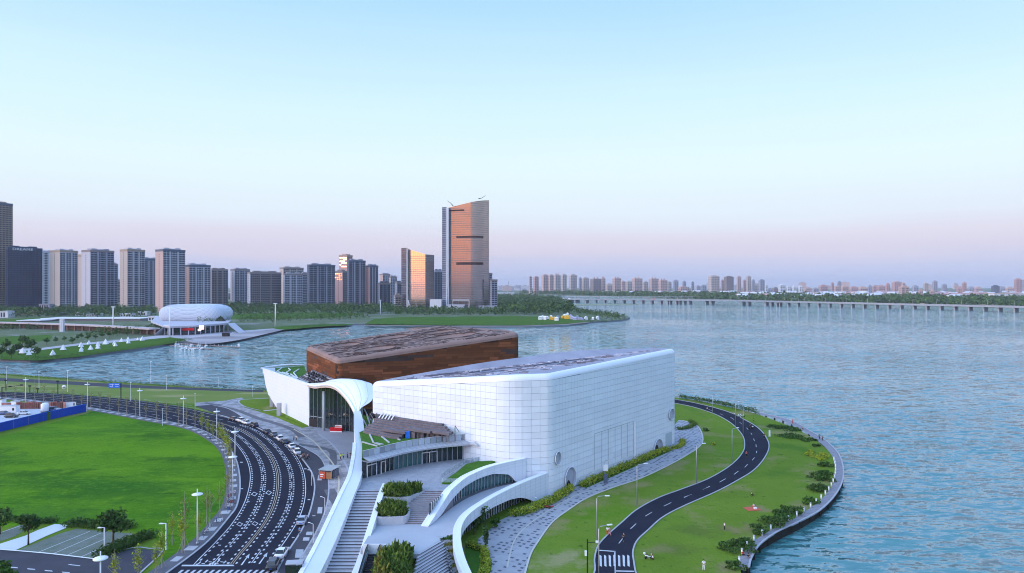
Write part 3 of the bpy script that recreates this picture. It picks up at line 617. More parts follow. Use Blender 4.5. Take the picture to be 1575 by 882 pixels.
def sub(P, L, s0, s1):
    """points of path P between arc lengths s0 and s1"""
    def at(s):
        for j in range(len(P) - 1):
            if L[j + 1] >= s: return P[j].lerp(P[j + 1], (s - L[j]) / max(1e-9, L[j + 1] - L[j]))
        return P[-1]
    return [at(s0)] + [P[j] for j in range(len(P)) if s0 + .05 < L[j] < s1 - .05] + [at(s1)]
def out_n(a, b_): t = (b_ - a); return Vector((t.y, -t.x, 0)).normalized()      # outward for a counter-clockwise path
def block(corners, wallmat, copmat, rc, parent, backing):
    """backing wall + rounded coping; returns closed path"""
    P = rounded(corners); P.append(P[0].copy()); n = len(P)
    b = MB(); b.ribbon([V3(p.x, p.y, -.1) for p in P], [V3(p.x, p.y, p.z - rc * .6) for p in P]); b.build('wall', backing, parent)
    b = MB(); rings = []
    for k in range(6):
        t = k / 5 * math.pi / 2; Q = []
        for i, p in enumerate(P):
            a = P[i - 1] if i > 0 else P[-2]; c = P[i + 1] if i < n - 1 else P[1]
            nn = out_n(a, c); Q.append(V3(p.x, p.y, p.z - rc + rc * math.sin(t)) - nn * (rc * (1 - math.cos(t)) - .14))
        rings.append(Q)
    for A, B in zip(rings, rings[1:]): b.ribbon(A, B, 0, True)
    b.ribbon([V3(q.x, q.y, q.z - .02) - out_n(P[i - 1] if i else P[-2], P[i + 1] if i < n - 1 else P[1]) * .3 for i, q in enumerate(rings[0])], rings[0])
    return P, rings[-1], b
museum_white = empty('museum_hall', (0, 160, 0), label='large white tile-clad museum hall with rounded corners beside the lake promenade', cat='museum building')
def under(o, root): o.parent = root; o.matrix_parent_inverse = Matrix.Translation(-root.location); return o
class W:      # builds parts in world coordinates under a root that stands elsewhere
    pass
_build = MB.build
def build2(s, name, mats, parent=None, loc=None, **kw):
    o = _build(s, name, mats, parent, loc, **kw)
    if parent is not None and loc is None and not kw.pop('local', False):
        q = parent; off = Vector((0, 0, 0))
        while q is not None and getattr(q, 'location', None) is not None and q.get('wroot'): off = Vector(q['wroot']); break
        if off.length: o.location = -off
        if parent.get('wroot'): o['_w'] = 1
    return o
MB.build = build2
def wroot(name, loc, label, cat, group=None):
    o = empty(name, loc, 0, label, cat, group); o['wroot'] = list(loc); return o
bpy.data.objects.remove(museum_white)
hall = wroot('museum_hall', (0, 160, 0), 'large white tile-clad museum hall with rounded corners beside the lake promenade', 'museum building')
WC = [(-38.5, 184.5, 23.7, 2.5), (-.8, 159.6, 28.8, 4.5), (9.2, 161.8, 28.8, 1.3), (51.5, 215.2, 29.8, 1.4), (47, 222, 29.5, 3), (20, 215, 29.5, 8), (-8, 200, 27.5, 8), (-32, 190, 24.4, 4)]
P, RIN, cop = block(WC, None, None, 1.4, hall, JOINT)
L = cumlen(P)
cop.build('coping', M('coping_white', (.82, .84, .87), .3), hall)
# coping seams
b = MB()
# cladding panels on the three faces one can see
faces = []
tot = L[-1]
def sidx(x, y): return L[min(range(len(P)), key=lambda i: (P[i].x - x) ** 2 + (P[i].y - y) ** 2)]
sF = 0.0; sA = sidx(-.8, 159.9); sB = sidx(9.2, 161.9); sE = sidx(51.5, 215)
cols = []
def split(s0, s1, w): n = max(1, round((s1 - s0) / w)); return [(s0 + (s1 - s0) * i / n, s0 + (s1 - s0) * (i + 1) / n) for i in range(n)]
cols = split(0.3, sA - 3.2, 6.6) + split(sA - 3.2, sA + 3.2, 3.2) + split(sA + 3.2, sB - .5, 2.2) + split(sB - .5, sB + 2.0, 2.5) + split(sB + 2.0, sE - 1.5, 5.6) + split(sE - 1.5, sE + 3, 4.5)
rest = MB(); npan = 0; holes = []
rh = 1.52
for ci, (s0, s1) in enumerate(cols):
    for r in range(20):
        z0 = r * rh + .03; z1 = z0 + rh - .06
        seg = sub(P, L, s0 + .02, s1 - .02); tops = [p.z - 1.45 for p in seg]
        if z0 > max(tops) - .15: continue
        base_hidden = (s1 < sA and z1 < 7)
        if base_hidden: continue
        big = MB(); m_ = big
        m = len(seg); A = []; B = []
        for i, p in enumerate(seg):
            a = seg[max(i - 1, 0)]; c = seg[min(i + 1, m - 1)]; nn = out_n(a, c)
            zt = min(z1, max(p.z - 1.45, z0 + .02)); A.append(V3(p.x, p.y, z0) + nn * .12); B.append(V3(p.x, p.y, zt) + nn * .12)
        m_.ribbon(A, B)
        ins = [out_n(seg[0], seg[-1]) * .14] * m
        m_.ribbon([q - d for q, d in zip(A, ins)], A); m_.ribbon(B, [q - d for q, d in zip(B, ins)])
        m_.add([A[0], B[0], B[0] - ins[0], A[0] - ins[0], A[-1], B[-1], B[-1] - ins[0], A[-1] - ins[0]], [(0, 1, 2, 3), (7, 6, 5, 4)])
        if npan < 296: m_.build('panel', WHITE, hall); npan += 1
        else: rest.add(m_.v, m_.f)
if rest.v: rest.build('panel_field', WHITE, hall, kind='stuff')
# fine vertical seams between tiles (a third of each wide panel)
b = MB()
for ci, (s0, s1) in enumerate(cols):
    if s1 - s0 < 4.2: continue
    k = 4
    for j in range(1, k):
        s = s0 + (s1 - s0) * j / k; q = sub(P, L, s - .03, s + .03)
        nn = out_n(q[0], q[-1]); zb = 7 if s < sA else .1
        b.obox(V3(q[0].x, q[0].y, (zb + q[0].z - 1.5) / 2) + nn * .121, (q[-1] - q[0]) / 2, nn * .004, (0, 0, (q[0].z - 1.5 - zb) / 2))
b.build('tile_seam', M('tile_seam', (.55, .60, .66), .6), hall, kind='stuff')
# other faces, away from the photograph
b = MB(); seg = sub(P, L, sE + 3, L[-1]); b.ribbon([V3(p.x, p.y, 0) + out_n(seg[max(i - 1, 0)], seg[min(i + 1, len(seg) - 1)]) * .1 for i, p in enumerate(seg)], [V3(p.x, p.y, p.z - 1.4) + out_n(seg[max(i - 1, 0)], seg[min(i + 1, len(seg) - 1)]) * .1 for i, p in enumerate(seg)]); b.build('rear_wall', WHITE, hall)

def roof(rim, name, mat, chip_d, chip_p, craters, parent, nchips, rng, q4, cscale=1.0):
    """q4: four corners (u,v) frame for placing craters and plates; the roof follows the rim and dips in craters"""
    A, B, C, D_ = [V3(*q) for q in q4]
    def S(u, v): return A * (1 - u) * (1 - v) + B * u * (1 - v) + C * u * v + D_ * (1 - u) * v
    def dip(u, v):
        d = 0
        for (cu, cv, ru, rv, h) in craters:
            q = math.hypot((u - cu) / ru, (v - cv) / rv)
            if q < 1: d += h * (1 - q ** 4)
        return d
    # fan the rim to the inner grid
    nu, nv = 110, 60; b = MB(); G = []
    for j in range(nv + 1):
        for i in range(nu + 1):
            p = S(i / nu, j / nv); p.z -= dip(i / nu, j / nv); G.append(p)
    b.add(G, [(j * (nu + 1) + i, j * (nu + 1) + i + 1, (j + 1) * (nu + 1) + i + 1, (j + 1) * (nu + 1) + i) for j in range(nv) for i in range(nu)], 0, True)
    # border between rim and grid
    edge = [S(i / nu, 0) for i in range(nu)] + [S(1, j / nv) for j in range(nv)] + [S(1 - i / nu, 1) for i in range(nu)] + [S(0, 1 - j / nv) for j in range(nv)]
    E = resample(edge + [edge[0]], 1.0)
    for a, c in zip(rim, rim[1:]):
        k0 = min(E, key=lambda q: (q - a).length); k1 = min(E, key=lambda q: (q - c).length); b.add([a, c, k1, k0], [(0, 1, 2, 3)] if (k1 - k0).length > .01 else [(0, 1, 2)])
    b.build(name, mat, parent)
    du = (B - A).normalized(); dvv = (D_ - A).normalized()
    for nm, mt, cnt, hh in (('roof_shadow_slot', chip_d, nchips, .10), ('roof_plate', chip_p, nchips // 2, .16)):  # dark raised bars paint in the shadow slots between the roof chips
        b = MB()
        for k in range(cnt):
            u, v = rng.random(), rng.random()
            if dip(u, v) > .02: continue
            cl = noise.noise(Vector((u * 7, v * 5, 3.1 if nm == 'roof_shadow_slot' else 9)))
            if cl < -.25: continue
            p = S(u, v); l = rng.uniform(.5, 2.0) * cscale; w = rng.uniform(.08, .20) * cscale; an = rng.choice([0, .5, -.45, .25]) + rng.uniform(-.15, .15)
            ax = (du * math.cos(an) + dvv * math.sin(an)); ax.z = 0; ax.normalize(); ay = V3(-ax.y, ax.x)
            sl_ = (S(min(1, u + .01), v) - S(max(0, u - .01), v)); 
            b.obox(p + V3(0, 0, hh * .3), ax * l + V3(0, 0, l * sl_.z / max(1e-6, sl_.xy.length) * ax.dot(sl_.normalized())), ay * w, V3(0, 0, hh))
        b.build(nm, mt, parent, kind='stuff')
    for (cu, cv, ru, rv, h) in craters:
        b = MB(); Q = [S(cu + ru * math.cos(t * math.pi / 18), cv + rv * math.sin(t * math.pi / 18)) + V3(0, 0, .06) for t in range(37)]
        b.tube(Q, .16, 5, cap=False); b.build('crater_rim', chip_d, parent)
        b = MB(); Q = [S(cu + .5 * ru * math.cos(t * math.pi / 18), cv + .5 * rv * math.sin(t * math.pi / 18)) + V3(0, 0, .12 - h * .92) for t in range(36)]
        b.add(Q, [tuple(range(36))]); b.build('skylight', chip_d, parent)
rz = random.Random(3)
roof(RIN, 'roof', WROOF, WROOF_D, WROOF_C, [(.22, .55, .10, .20, .9), (.50, .45, .13, .22, .9), (.72, .6, .10, .2, .8)], hall, 420, rz,
     [(-34.5, 183.8, 23.8), (4, 164, 28.75), (48.5, 216, 29.7), (-28, 189, 24.4)][:4], .8)
# niches and doors on the lakeside face
dE = (V3(51.5, 215.2) - V3(9.2, 161.8)).normalized(); nE = V3(dE.y, -dE.x)
def on_face(px, py, prj=.13):
    """point of the lakeside face under a photo pixel"""
    a = V3(9.2, 161.8); k = (px - 787.5) / F      # x = k*y
    # a + t*d: ax + t dx = k (ay + t dy)
    t = (k * a.y - a.x) / (dE.x - k * dE.y); p = a + dE * t; p.z = zat(py, p.y); return p + nE * prj
NICHE = M('niche_lining', (.42, .44, .50), .7, (.36, .38, .44), .8)
def oval(b, c, rx, rz_, t, z0=None, n=28, m=0, dep=.02):
    pts = []
    for k in range(n):
        a = 2 * math.pi * k / n; z = c.z + rz_ * math.sin(a)
        pts.append(c + dE * rx * math.cos(a) + V3(0, 0, max(z, z0) - c.z if z0 is not None else rz_ * math.sin(a)))
    b.add([p + nE * t for p in pts] + [p + nE * (t - dep) for p in pts], [tuple(range(n))] + [(k, k + n, (k + 1) % n + n, (k + 1) % n) for k in range(n)], m)
    return pts
for (px, py, rpx, rpy, door) in ((875.5, 736, 8.2, 18, 1), (1011, 689, 6.5, 14, 1), (856.3, 704.5, 4.4, 10, 0), (1031.5, 637, 4.2, 8.5, 0)):
    c = on_face(px, py); s = F / c.y; rx = rpx / s / abs((dE.x - (px - 787.5) / F * dE.y)); rz_ = rpy / s
    b = MB(); zc = .06 if door else None
    def rg_(f, t): return [c + dE * rx * f * math.cos(a) + V3(0, 0, max(rz_ * f * math.sin(a), (.06 - c.z) if door else -99)) + nE * t for a in [2 * math.pi * k / 32 for k in range(33)]]
    b.ribbon(rg_(1, .02), rg_(1, .42)); b.ribbon(rg_(1, .42), rg_(.93, .42)); b.ribbon(rg_(.93, .42), rg_(.80, .04), 0, True); b.add(rg_(.80, .04)[:-1], [tuple(range(32))]); nch = b.build('arched_doorway' if door else 'oval_niche', NICHE, hall)
    ring = MB(); pts = [c + dE * rx * math.cos(a) + V3(0, 0, max(rz_ * math.sin(a), .1 - c.z)) for a in [2 * math.pi * k / 32 for k in range(33)]]; ring.tube([p + nE * .36 for p in pts], .10, 5, cap=False); ring.build('rim', WHITE_P, nch, loc=None).location = (0, 0, 0)
    b = MB()
    if door: oval(b, V3(c.x, c.y, .05) - dE * rx * .25, rx * .42, min(2.9, rz_ * .62) + .2, .06, .05, dep=.05); o = b.build('door', BLACKM, nch); o.location = (0, 0, 0)
    else: oval(b, c - V3(0, 0, rz_ * .35), rx * .45, rz_ * .45, .05, dep=.05); o = b.build('recess', JOINT if 0 else CONC, nch); o.location = (0, 0, 0)
b = MB(); p = on_face(975, 712, .3); b.box(p.x - .22, p.x + .22, p.y - .22, p.y + .22, max(0, p.z), p.z + 11.5); b.build('downpipe', WPOLE, hall)
for x0, y0, x1, y1 in [(1023, 671, 1033, 690)]:
    a = on_face(x0, 680, .14); c = on_face(x1, 676, .14); b = MB(); b.add([V3(a.x, a.y, .1), V3(c.x, c.y, .1), V3(c.x, c.y, 4.2), V3(a.x, a.y, 4.2)], [(0, 1, 2, 3)]); b.build('service_door', M('service_door', (.45, .52, .56), .5), hall)
# glazed field at the middle of that face, frames only
b = MB()
for (xa, xb, z0, z1) in ((914, 974, 2, 11.3),):
    pa, pb = on_face(xa, 700, .125), on_face(xb, 700, .125); m_ = 6
    for k in range(m_ + 1): q = pa.lerp(pb, k / m_); b.obox(V3(q.x, q.y, (z0 + z1) / 2), dE * .05, nE * .03, (0, 0, (z1 - z0) / 2))
    q = (pa + pb) / 2; b.obox(V3(q.x, q.y, z1), (V3(pb.x, pb.y) - V3(pa.x, pa.y)) / 2, nE * .03, (0, 0, .05))
b.build('gate_frame', STEEL, hall, kind='stuff')

# ---------------------------------------------------- brown hall
bh = wroot('brown_museum_hall', (-35, 250, 0), 'long rust-brown steel-clad museum hall with mottled sloping roof behind the white hall', 'museum building')
BK = 1.055; BC = [(x * BK, y * BK, 50 - (50 - z) * BK, r) for x, y, z, r in [(-58, 227, 25.2, 2.2), (2.8, 251, 32.4, 3.0), (-2, 270, 32.4, 4), (-34, 304, 31.6, 6), (-79.5, 263, 26.6, 2.2)]]
P2, RIN2, cop2 = block(BC, None, None, 1.7, bh, M('steel_joint', (.035, .018, .012), .8))
cop2.build('coping', RUST_R, bh); L2 = cumlen(P2)
b = MB(); rr = random.Random(5); rows = 34; hh = .93
nsec = int(L2[-1])
bx_panels = {0: MB(), 1: MB(), 2: MB()}
for r in range(rows):
    z0 = r * hh + .03; z1 = z0 + hh - .05; s = rr.uniform(0, 2)
    while s < L2[-1] - .4:
        l = rr.choice([2.4, 3.6, 4.8, 7.2]); e = min(s + l, L2[-1] - .01); seg = sub(P2, L2, s + .02, e - .02)
        zt = [min(z1, p.z - 1.72) for p in seg]
        if min(zt) > z0 + .05 and z1 > 6:
            nn = [out_n(seg[max(i - 1, 0)], seg[min(i + 1, len(seg) - 1)]) for i in range(len(seg))]
            v = noise.noise(Vector((s * .045, z0 * .28, 0))) + rr.uniform(-.16, .16)
            k = 1 if v > .33 else (2 if v < -.35 else 0); pr = rr.uniform(.05, .09)
            bx_panels[k].ribbon([V3(p.x, p.y, z0) + n__ * pr for p, n__ in zip(seg, nn)], [V3(p.x, p.y, z) + n__ * pr for p, z, n__ in zip(seg, zt, nn)])
        s = e
RUST_O = M('bright_rust_steel', (.21, .066, .026), .75, (.26, .085, .032), .1, 5, island=.22); RUST_K = M('dark_rust_steel', (.060, .036, .032), .7, (.075, .045, .038), .1, 5, island=.25)
for k, nm, mt in ((0, 'steel_panel_field', RUST), (1, 'bright_panel_field', RUST_O), (2, 'dark_panel_field', RUST_K)): bx_panels[k].build(nm, mt, bh, kind='stuff')
roof(RIN2, 'roof', RUST_R, RUST_D, RUST_C, [(.23, .22, .12, .13, 1.0), (.17, .72, .09, .13, .9), (.50, .78, .13, .12, 1.0), (.72, .30, .17, .13, 1.2), (.80, .66, .12, .10, 1.0)], bh, 760, rr,
     [(x * BK, y * BK, 50 - (50 - z) * BK) for x, y, z in [(-57, 229.5, 25.3), (1, 252, 32.3), (-30, 299, 31.7), (-77, 262, 26.5)]], 1.0)

# ---------------------------------------------------- west wing: white wall, roof garden, glass hall, shell
wing = wroot('museum_wing', (-72, 241, 0), 'white windowless museum wing with a pointed upturned end and planted roof beside the glass entrance', 'museum building')
def wp(t, z): # along the wing wall, t=0 at glass, 1 at the tip
    p = V3(-71.6, 241).lerp(V3(-104, 286), t); return V3(p.x, p.y, z)
prof = [(0, 0, 14.9), (.15, 0, 14.9), (.35, 0, 14.9), (.55, .1, 14.85), (.68, 1.0, 14.8), (.80, 3.2, 14.8), (.88, 4.8, 14.9), (.94, 8.5, 15.0), (.97, 12, 15.1), (1.0, 14.9, 15.2)]
tn = V3(-(286 - 241), -(104 - 71.6)).normalized()   # outward, towards the boulevard
b = MB(); lo = [wp(t, z) for t, z, _ in prof]; hi = [wp(t, z) for t, _, z in prof]
fl = [max(0, (t - .86)) * 8 for t, _, _ in prof]
lo = [p + tn * f * .4 for p, f in zip(lo, fl)]; hi = [p + tn * (.2 + f) for p, f in zip(hi, fl)]
b.ribbon(hi, lo); b.ribbon(lo, [p - tn * 5 for p in lo]); b.ribbon([p - tn * .9 for p in hi], hi); b.ribbon([V3(p.x, p.y, 12.9) - tn * .9 for p in hi], [p - tn * .9 for p in hi])
b.add([lo[0], hi[0], hi[0] - tn * 2, lo[0] - tn * 2], [(0, 1, 2, 3)])
b.build('wall', WHITE_P, wing)
b = MB()
for k in range(1, 11):
    z = k * 1.4
    pts = [p for p in [wp(i / 40, z) + tn * .02 for i in range(38)] if p.z > np.interp((V3(p.x, p.y) - V3(-71.6, 241)).length / 55.4, [q[0] for q in prof], [q[1] for q in prof]) + .2]
    if len(pts) > 2: b.ribbon([p - V3(0, 0, .02) + tn * (.03 + .19 * k / 10) for p in pts], [p + V3(0, 0, .02) + tn * (.03 + .19 * k / 10) for p in pts])
b.build('seam', M('pale_seam', (.62, .66, .70), .6), wing, kind='stuff')
rim2 = [g(x, y, 13.4) for x, y in conv([(75, 100), (200, 80), (350, 66), (490, 70)], 7.35, 400, 555)]
b = MB(); gpoly = [p - tn * 1.2 for p in [wp(t, 13) for t in (0, .3, .6, .9)]] + [g(x, y, 13) for x, y in [(411, 569), (428, 566.5), (448, 564.5), (468, 563)]] + [V3(-83, 277, 13), V3(-61.5, 241, 13), V3(-71, 242.5, 13)]
b.slab(gpoly, 12.2, 13); b.build('roof_lawn', ROOFGRASS, wing, kind='stuff')
b = MB(); b.tube([p + V3(0, 0, .8) for p in [wp(1, 14.2) + tn * 1] + rim2], [.35, .6, .5, .45, .4][:len(rim2) + 1], 8); b.build('rear_parapet', WHITE_P, wing)
for k, ln in enumerate([[(185, 125), (250, 80)], [(250, 130), (330, 150), (300, 130), (345, 105), (320, 85)], [(345, 150), (420, 200)], [(380, 135), (430, 200), (460, 212)], [(380, 135), (440, 95)], [(200, 125), (300, 155), (400, 200), (530, 260)]]):
    pts = [g(x, y, 13.25) for x, y in conv(ln, 7.35, 400, 555)]; b = MB(); b.strip(pts, .32, -.25, .15); b.build('garden_kerb', WHITE_P, wing)
wd = V3(-22.7, 38.0).normalized(); wo = V3(-wd.y, wd.x)
for k in range(9):
    z = 16.6 - k * .42; o = .9 + k * 1.05; s0, s1 = 2.0 + 2.6 * k, 33 - k * .4; q0 = V3(-61.2, 239.5)
    pts = [q0 + wd * (s0 + 1.2) + wo * (o - .7), q0 + wd * (s0 + 2.4) + wo * o, q0 + wd * (s1 - 3) + wo * o, q0 + wd * s1 + wo * (o - 1.5)]
    b = MB(); b.strip([V3(p.x, p.y, z) for p in pts], 1.0, -.6, 0); b.build('seating_step', STONE, wing)
    b = MB(); b.strip([V3(p.x, p.y, z) for p in offs(pts, -.5 if 0 else .5)], .10, -.30, .03); b.strip([V3(p.x, p.y, z) for p in offs(pts, -.5)], .10, -.30, .03); b.build('step_edge', BLACKM if k % 3 == 1 else CONC, wing)
b = MB(); rz = random.Random(11)
for k in range(34):
    p = V3(-61.2, 239.5) + wd * rz.uniform(8, 28) + wo * rz.choice([2.0, 3.05, 4.1, 5.15]); b.obox(V3(p.x, p.y, 16.6 - (math.hypot(*(p - V3(-61.2, 239.5) - wd * (p - V3(-61.2, 239.5)).dot(wd)).xy) - .9) * .4 + .35), wd * .35, wo * .2, (0, 0, .35))
b.build('seat', BLACKM, wing, kind='stuff')
b = MB(); pts = [g(x, y, 15.0) for x, y in conv([(690, 190), (760, 210), (830, 225), (828, 205), (700, 135)], 7.35, 400, 555)]; b.tube(pts, .07, 4)
for p in resample(pts, 2): b.tube([p - V3(0, 0, 1.1), p], .05, 4)
b.build('handrail', BLACKM, wing)
# piers under the cantilever
for x, y in conv([(215, 600), (135, 500), (180, 500)], 7.35, 400, 555):
    b = MB(); p = g(x, y + 3, 0); b.box(p.x - .7, p.x + .7, p.y - .7, p.y + .7, 0, 4.8); b.build('pier', CONC, wing)

gh = wroot('glass_entrance_hall', (-62, 236, 0), 'tall dark glass entrance front with pale columns under the white arched canopy', 'entrance hall')
ga, gb = V3(-71.2, 240.6), V3(-53.5, 231)
gpts = [ga.lerp(gb, k / 11) + V3(0, 0, 0) for k in range(12)] + [V3(-53.5, 231).lerp(V3(-43, 197), k / 8) for k in range(1, 9)]
def topz(i): return 14.6 + (3.0 * math.sin(min(1, i / 13) * math.pi * .62))
for i in range(len(gpts) - 1):
    a, c = gpts[i], gpts[i + 1]; b = MB(); b.add([V3(a.x, a.y, .1), V3(c.x, c.y, .1), V3(c.x, c.y, topz(i + 1)), V3(a.x, a.y, topz(i))], [(0, 1, 2, 3)]); b.build('glass_pane', GLASSD, gh)
    nn = out_n(a, c); b = MB(); b.obox(V3(c.x, c.y, topz(i) / 2) + nn * .1, (c - a).normalized() * .05, nn * .09, (0, 0, topz(i) / 2)); b.build('mullion', M('green_mullion', (.22, .30, .32), .4) if 'green_mullion' not in bpy.data.materials else bpy.data.materials['green_mullion'], gh)
b = MB(); 
for z in (3.6,): b.strip([p for p in gpts[:5]], .2, z, z + .15)
b.build('transom', MULL, gh)
for px in (498, 537):
    b = MB(); p = g(px, 663, 0); b.tube([V3(p.x, p.y, 0.1), V3(p.x, p.y, 13.5 if px < 500 else 16)], .45, 12); b.build('column', M('pale_column%d' % px, (.50, .58, .60), .5), gh)
b = MB(); p = gpts[0]; q = gpts[2]; b.add([V3(p.x, p.y, .11) + tn * .3, V3(q.x, q.y, .11) + tn * .3, V3(q.x, q.y, 3) + tn * .3, V3(p.x, p.y, 3) + tn * .3], [(0, 1, 2, 3)]); b.build('side_door', BLACKM, gh)

# the shell canopy
shell = wroot('shell_canopy', (-45, 200, 0), 'white curved shell canopy arching over the glass entrance between the two museum halls', 'canopy')
def pd(px, py, D): return V3((px - 787.5) / F * D, D, zat(py, D))
rimc = smooth([pd(473.5, 591.5, 241), pd(484, 594, 235), pd(494, 593, 228), pd(505, 592.4, 220), pd(517, 596, 211), pd(529, 606.7, 201), pd(538.8, 619.5, 192), pd(547.5, 636, 184)], 6)
rear = smooth([pd(474, 590.5, 243), pd(508, 591, 238), pd(523, 588.6, 232), pd(545, 587.2, 222), pd(570, 589.5, 207), pd(573.5, 601, 198), pd(572, 616, 190), pd(557, 626.5, 185.8)], 6)
nk = 10; b = MB(); rows_ = []
for k in range(nk + 1):
    t = k / nk; rows_.append([a.lerp(c, t) + V3(0, 0, 1.5 * math.sin(math.pi * t) * math.sin(math.pi * i / (len(rimc) - 1)) ** .7) for i, (a, c) in enumerate(zip(rimc, rear))])
for A_, B_ in zip(rows_, rows_[1:]): b.ribbon(A_, B_, 0, True)
b.build('shell', WHITE_P, shell)
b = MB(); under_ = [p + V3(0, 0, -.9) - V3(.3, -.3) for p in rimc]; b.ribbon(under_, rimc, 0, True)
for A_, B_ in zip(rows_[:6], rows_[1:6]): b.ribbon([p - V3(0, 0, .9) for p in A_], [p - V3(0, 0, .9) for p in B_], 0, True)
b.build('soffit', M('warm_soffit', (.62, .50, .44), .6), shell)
b = MB()
for k in (2, 5, 8): b.tube([p + V3(0, 0, .02) for p in rows_[k]], .045, 4, cap=False)
b.build('seam', MULL, shell, kind='stuff')
b = MB(); b.tube([p for p in rimc], .42, 8); b.build('rim', WHITE, shell)

# ---------------------------------------------------- the long white parapet, from the pier down beside the stair
spine = wroot('spine_wall', (-36, 150, 0), 'long white curving parapet wall running from the canopy foot down beside the outdoor staircase', 'wall')
SEC = [(186, -42.9, -41.4, 16.2, 16.0, 0), (182, -42.1, -39.9, 15.4, 14.6, 0), (178, -41.2, -38.6, 14.2, 12.9, 0), (172, -39.7, -37.1, 12.4, 11.4, 0), (167, -38.3, -35.9, 11.0, 10.6, 0), (160, -36.9, -34.5, 10.0, 9.7, 0),
       (150, -35.2, -32.9, 9.1, 8.9, 0), (144, -34.4, -32.1, 8.9, 8.6, 0), (137, -34.3, -31.9, 7.7, 7.2, 0), (130, -34.4, -31.9, 5.9, 5.3, 0), (122, -34.7, -32.1, 3.6, 3.0, 0), (112, -35.2, -32.6, 1.4, .9, 0), (100, -36, -33.6, .6, .5, 0)]
def dens(rows, n=5): 
    P = smooth([Vector((r[1], r[0], r[3])) for r in rows], n); Q = smooth([Vector((r[2], r[0], r[4])) for r in rows], n); return P, Q
LT, RT = dens(SEC)
b = MB(); b.ribbon(RT, LT, 0, True); b.ribbon(LT, [V3(p.x, p.y, 0) for p in LT]); b.ribbon([V3(p.x, p.y, 0) for p in RT], RT)
b.add([LT[0], RT[0], V3(RT[0].x, RT[0].y, 0), V3(LT[0].x, LT[0].y, 0)], [(0, 1, 2, 3)])
b.build('wall', WHITE_P, spine)
LR, RRr = resample(LT, .95), None
for i in range(6, len(LR) - 1):
    p = LR[i]; 
    if p.y > 168: continue
    t = (LR[i + 1] - LR[i - 1]).normalized(); b = MB(); n__ = V3(-t.y, t.x) ; b.obox(p + n__ * -.28 + V3(0, 0, .05), t * .44, n__ * .42, V3(0, 0, .05)); b.build('coping_stone', WHITE, spine)

# ---------------------------------------------------- terrace building
UT, LTZ = 7.4, 4.0
fac = smooth([g(x, y, UT) for x, y in [(556.5, 736.2), (583.5, 729), (608, 722), (638, 715.5), (668.5, 710.8), (693, 708), (719, 705.6)]], 6)
tb = wroot('terrace_pavilion', (-22, 162, 0), 'low curved glazed pavilion with pale overhanging roof and grey parapet on the upper terrace', 'pavilion')
fr = resample(fac, 1.28); nf = len(fr)
for i in range(nf - 1):
    a, c = fr[i], fr[i + 1]; green = .30 < i / nf < .56; hgt = 3.8
    b = MB(); b.add([V3(a.x, a.y, UT), V3(c.x, c.y, UT), V3(c.x, c.y, UT + hgt), V3(a.x, a.y, UT + hgt)], [(0, 1, 2, 3)]); b.build('glass_pane', GLASSG if green else GLASSD, tb)
    nn = out_n(a, c); b = MB(); b.obox(V3(c.x, c.y, UT + hgt / 2) + nn * .12, (c - a).normalized() * .05, nn * .13, (0, 0, hgt / 2)); b.build('mullion', MULL, tb)
for f0, f1 in ((.075, .11), (.18, .215), (.60, .68)):
    i0 = int(f0 * nf); a, c = fr[i0], fr[min(nf - 1, int(f1 * nf) + 1)]; nn = out_n(a, c)
    for k in range(3 if f1 - f0 > .05 else 2):
        m_ = 2 if f1 - f0 > .05 else 1; p = a.lerp(c, k / m_); b = MB(); b.obox(V3(p.x, p.y, UT + 1.3) + nn * .22, (c - a).normalized() * .08, nn * .08, (0, 0, 1.3)); b.build('door_post', WPOLE, tb)
    b = MB(); q = (a + c) / 2; b.obox(V3(q.x, q.y, UT + 2.6) + nn * .22, (c - a) / 2, nn * .09, (0, 0, .09)); b.build('door_head', WPOLE, tb)
roof_out = offs(fac, 2.6); ext = roof_out + [V3(-7.6, 164.2, 0), V3(-6.8, 165.4, 0)]
b = MB()
R1 = [V3(p.x, p.y, 11.55) for p in offs(fac, 2.5)] + [V3(-8.2, 163.6, 11.55)]; R2 = [V3(p.x, p.y, 12.05) for p in offs(fac, .35)] + [V3(-8.9, 164.6, 12.05)]
b.ribbon(R1, R2); b.ribbon([p - V3(0, 0, .35) for p in R1], R1); b.ribbon([V3(p.x, p.y, 11.2) for p in offs(fac, -.2)] + [V3(-9, 164.6, 11.2)], [p - V3(0, 0, .35) for p in R1]); b.build('roof_overhang', CONC, tb)
b = MB(); q1 = resample(R1, 1.3); q2 = resample(R2, 1.3)
for i in range(min(len(q1), len(q2))):
    b.strip([q1[i] + V3(0, 0, .0), q2[min(i, len(q2) - 1)]], .09, 0, .05)
b.build('roof_seam', JOINT, tb, kind='stuff')
par = offs(fac, .3); pr = resample(par, 1.55); rz = random.Random(2)
PARM = M('parapet_glass', (.38, .42, .48), .35, objr=.35)
for i in range(len(pr) - 1):
    a, c = pr[i], pr[i + 1]; nn = out_n(a, c); b = MB(); b.obox(V3((a.x + c.x) / 2, (a.y + c.y) / 2, 12.75), (c - a) * .46, nn * .05, (0, 0, .68)); b.build('parapet_panel', PARM, tb)
b = MB(); b.strip([V3(p.x, p.y, 0) for p in par], .25, 13.43, 13.52); b.build('parapet_rail', CONC, tb)
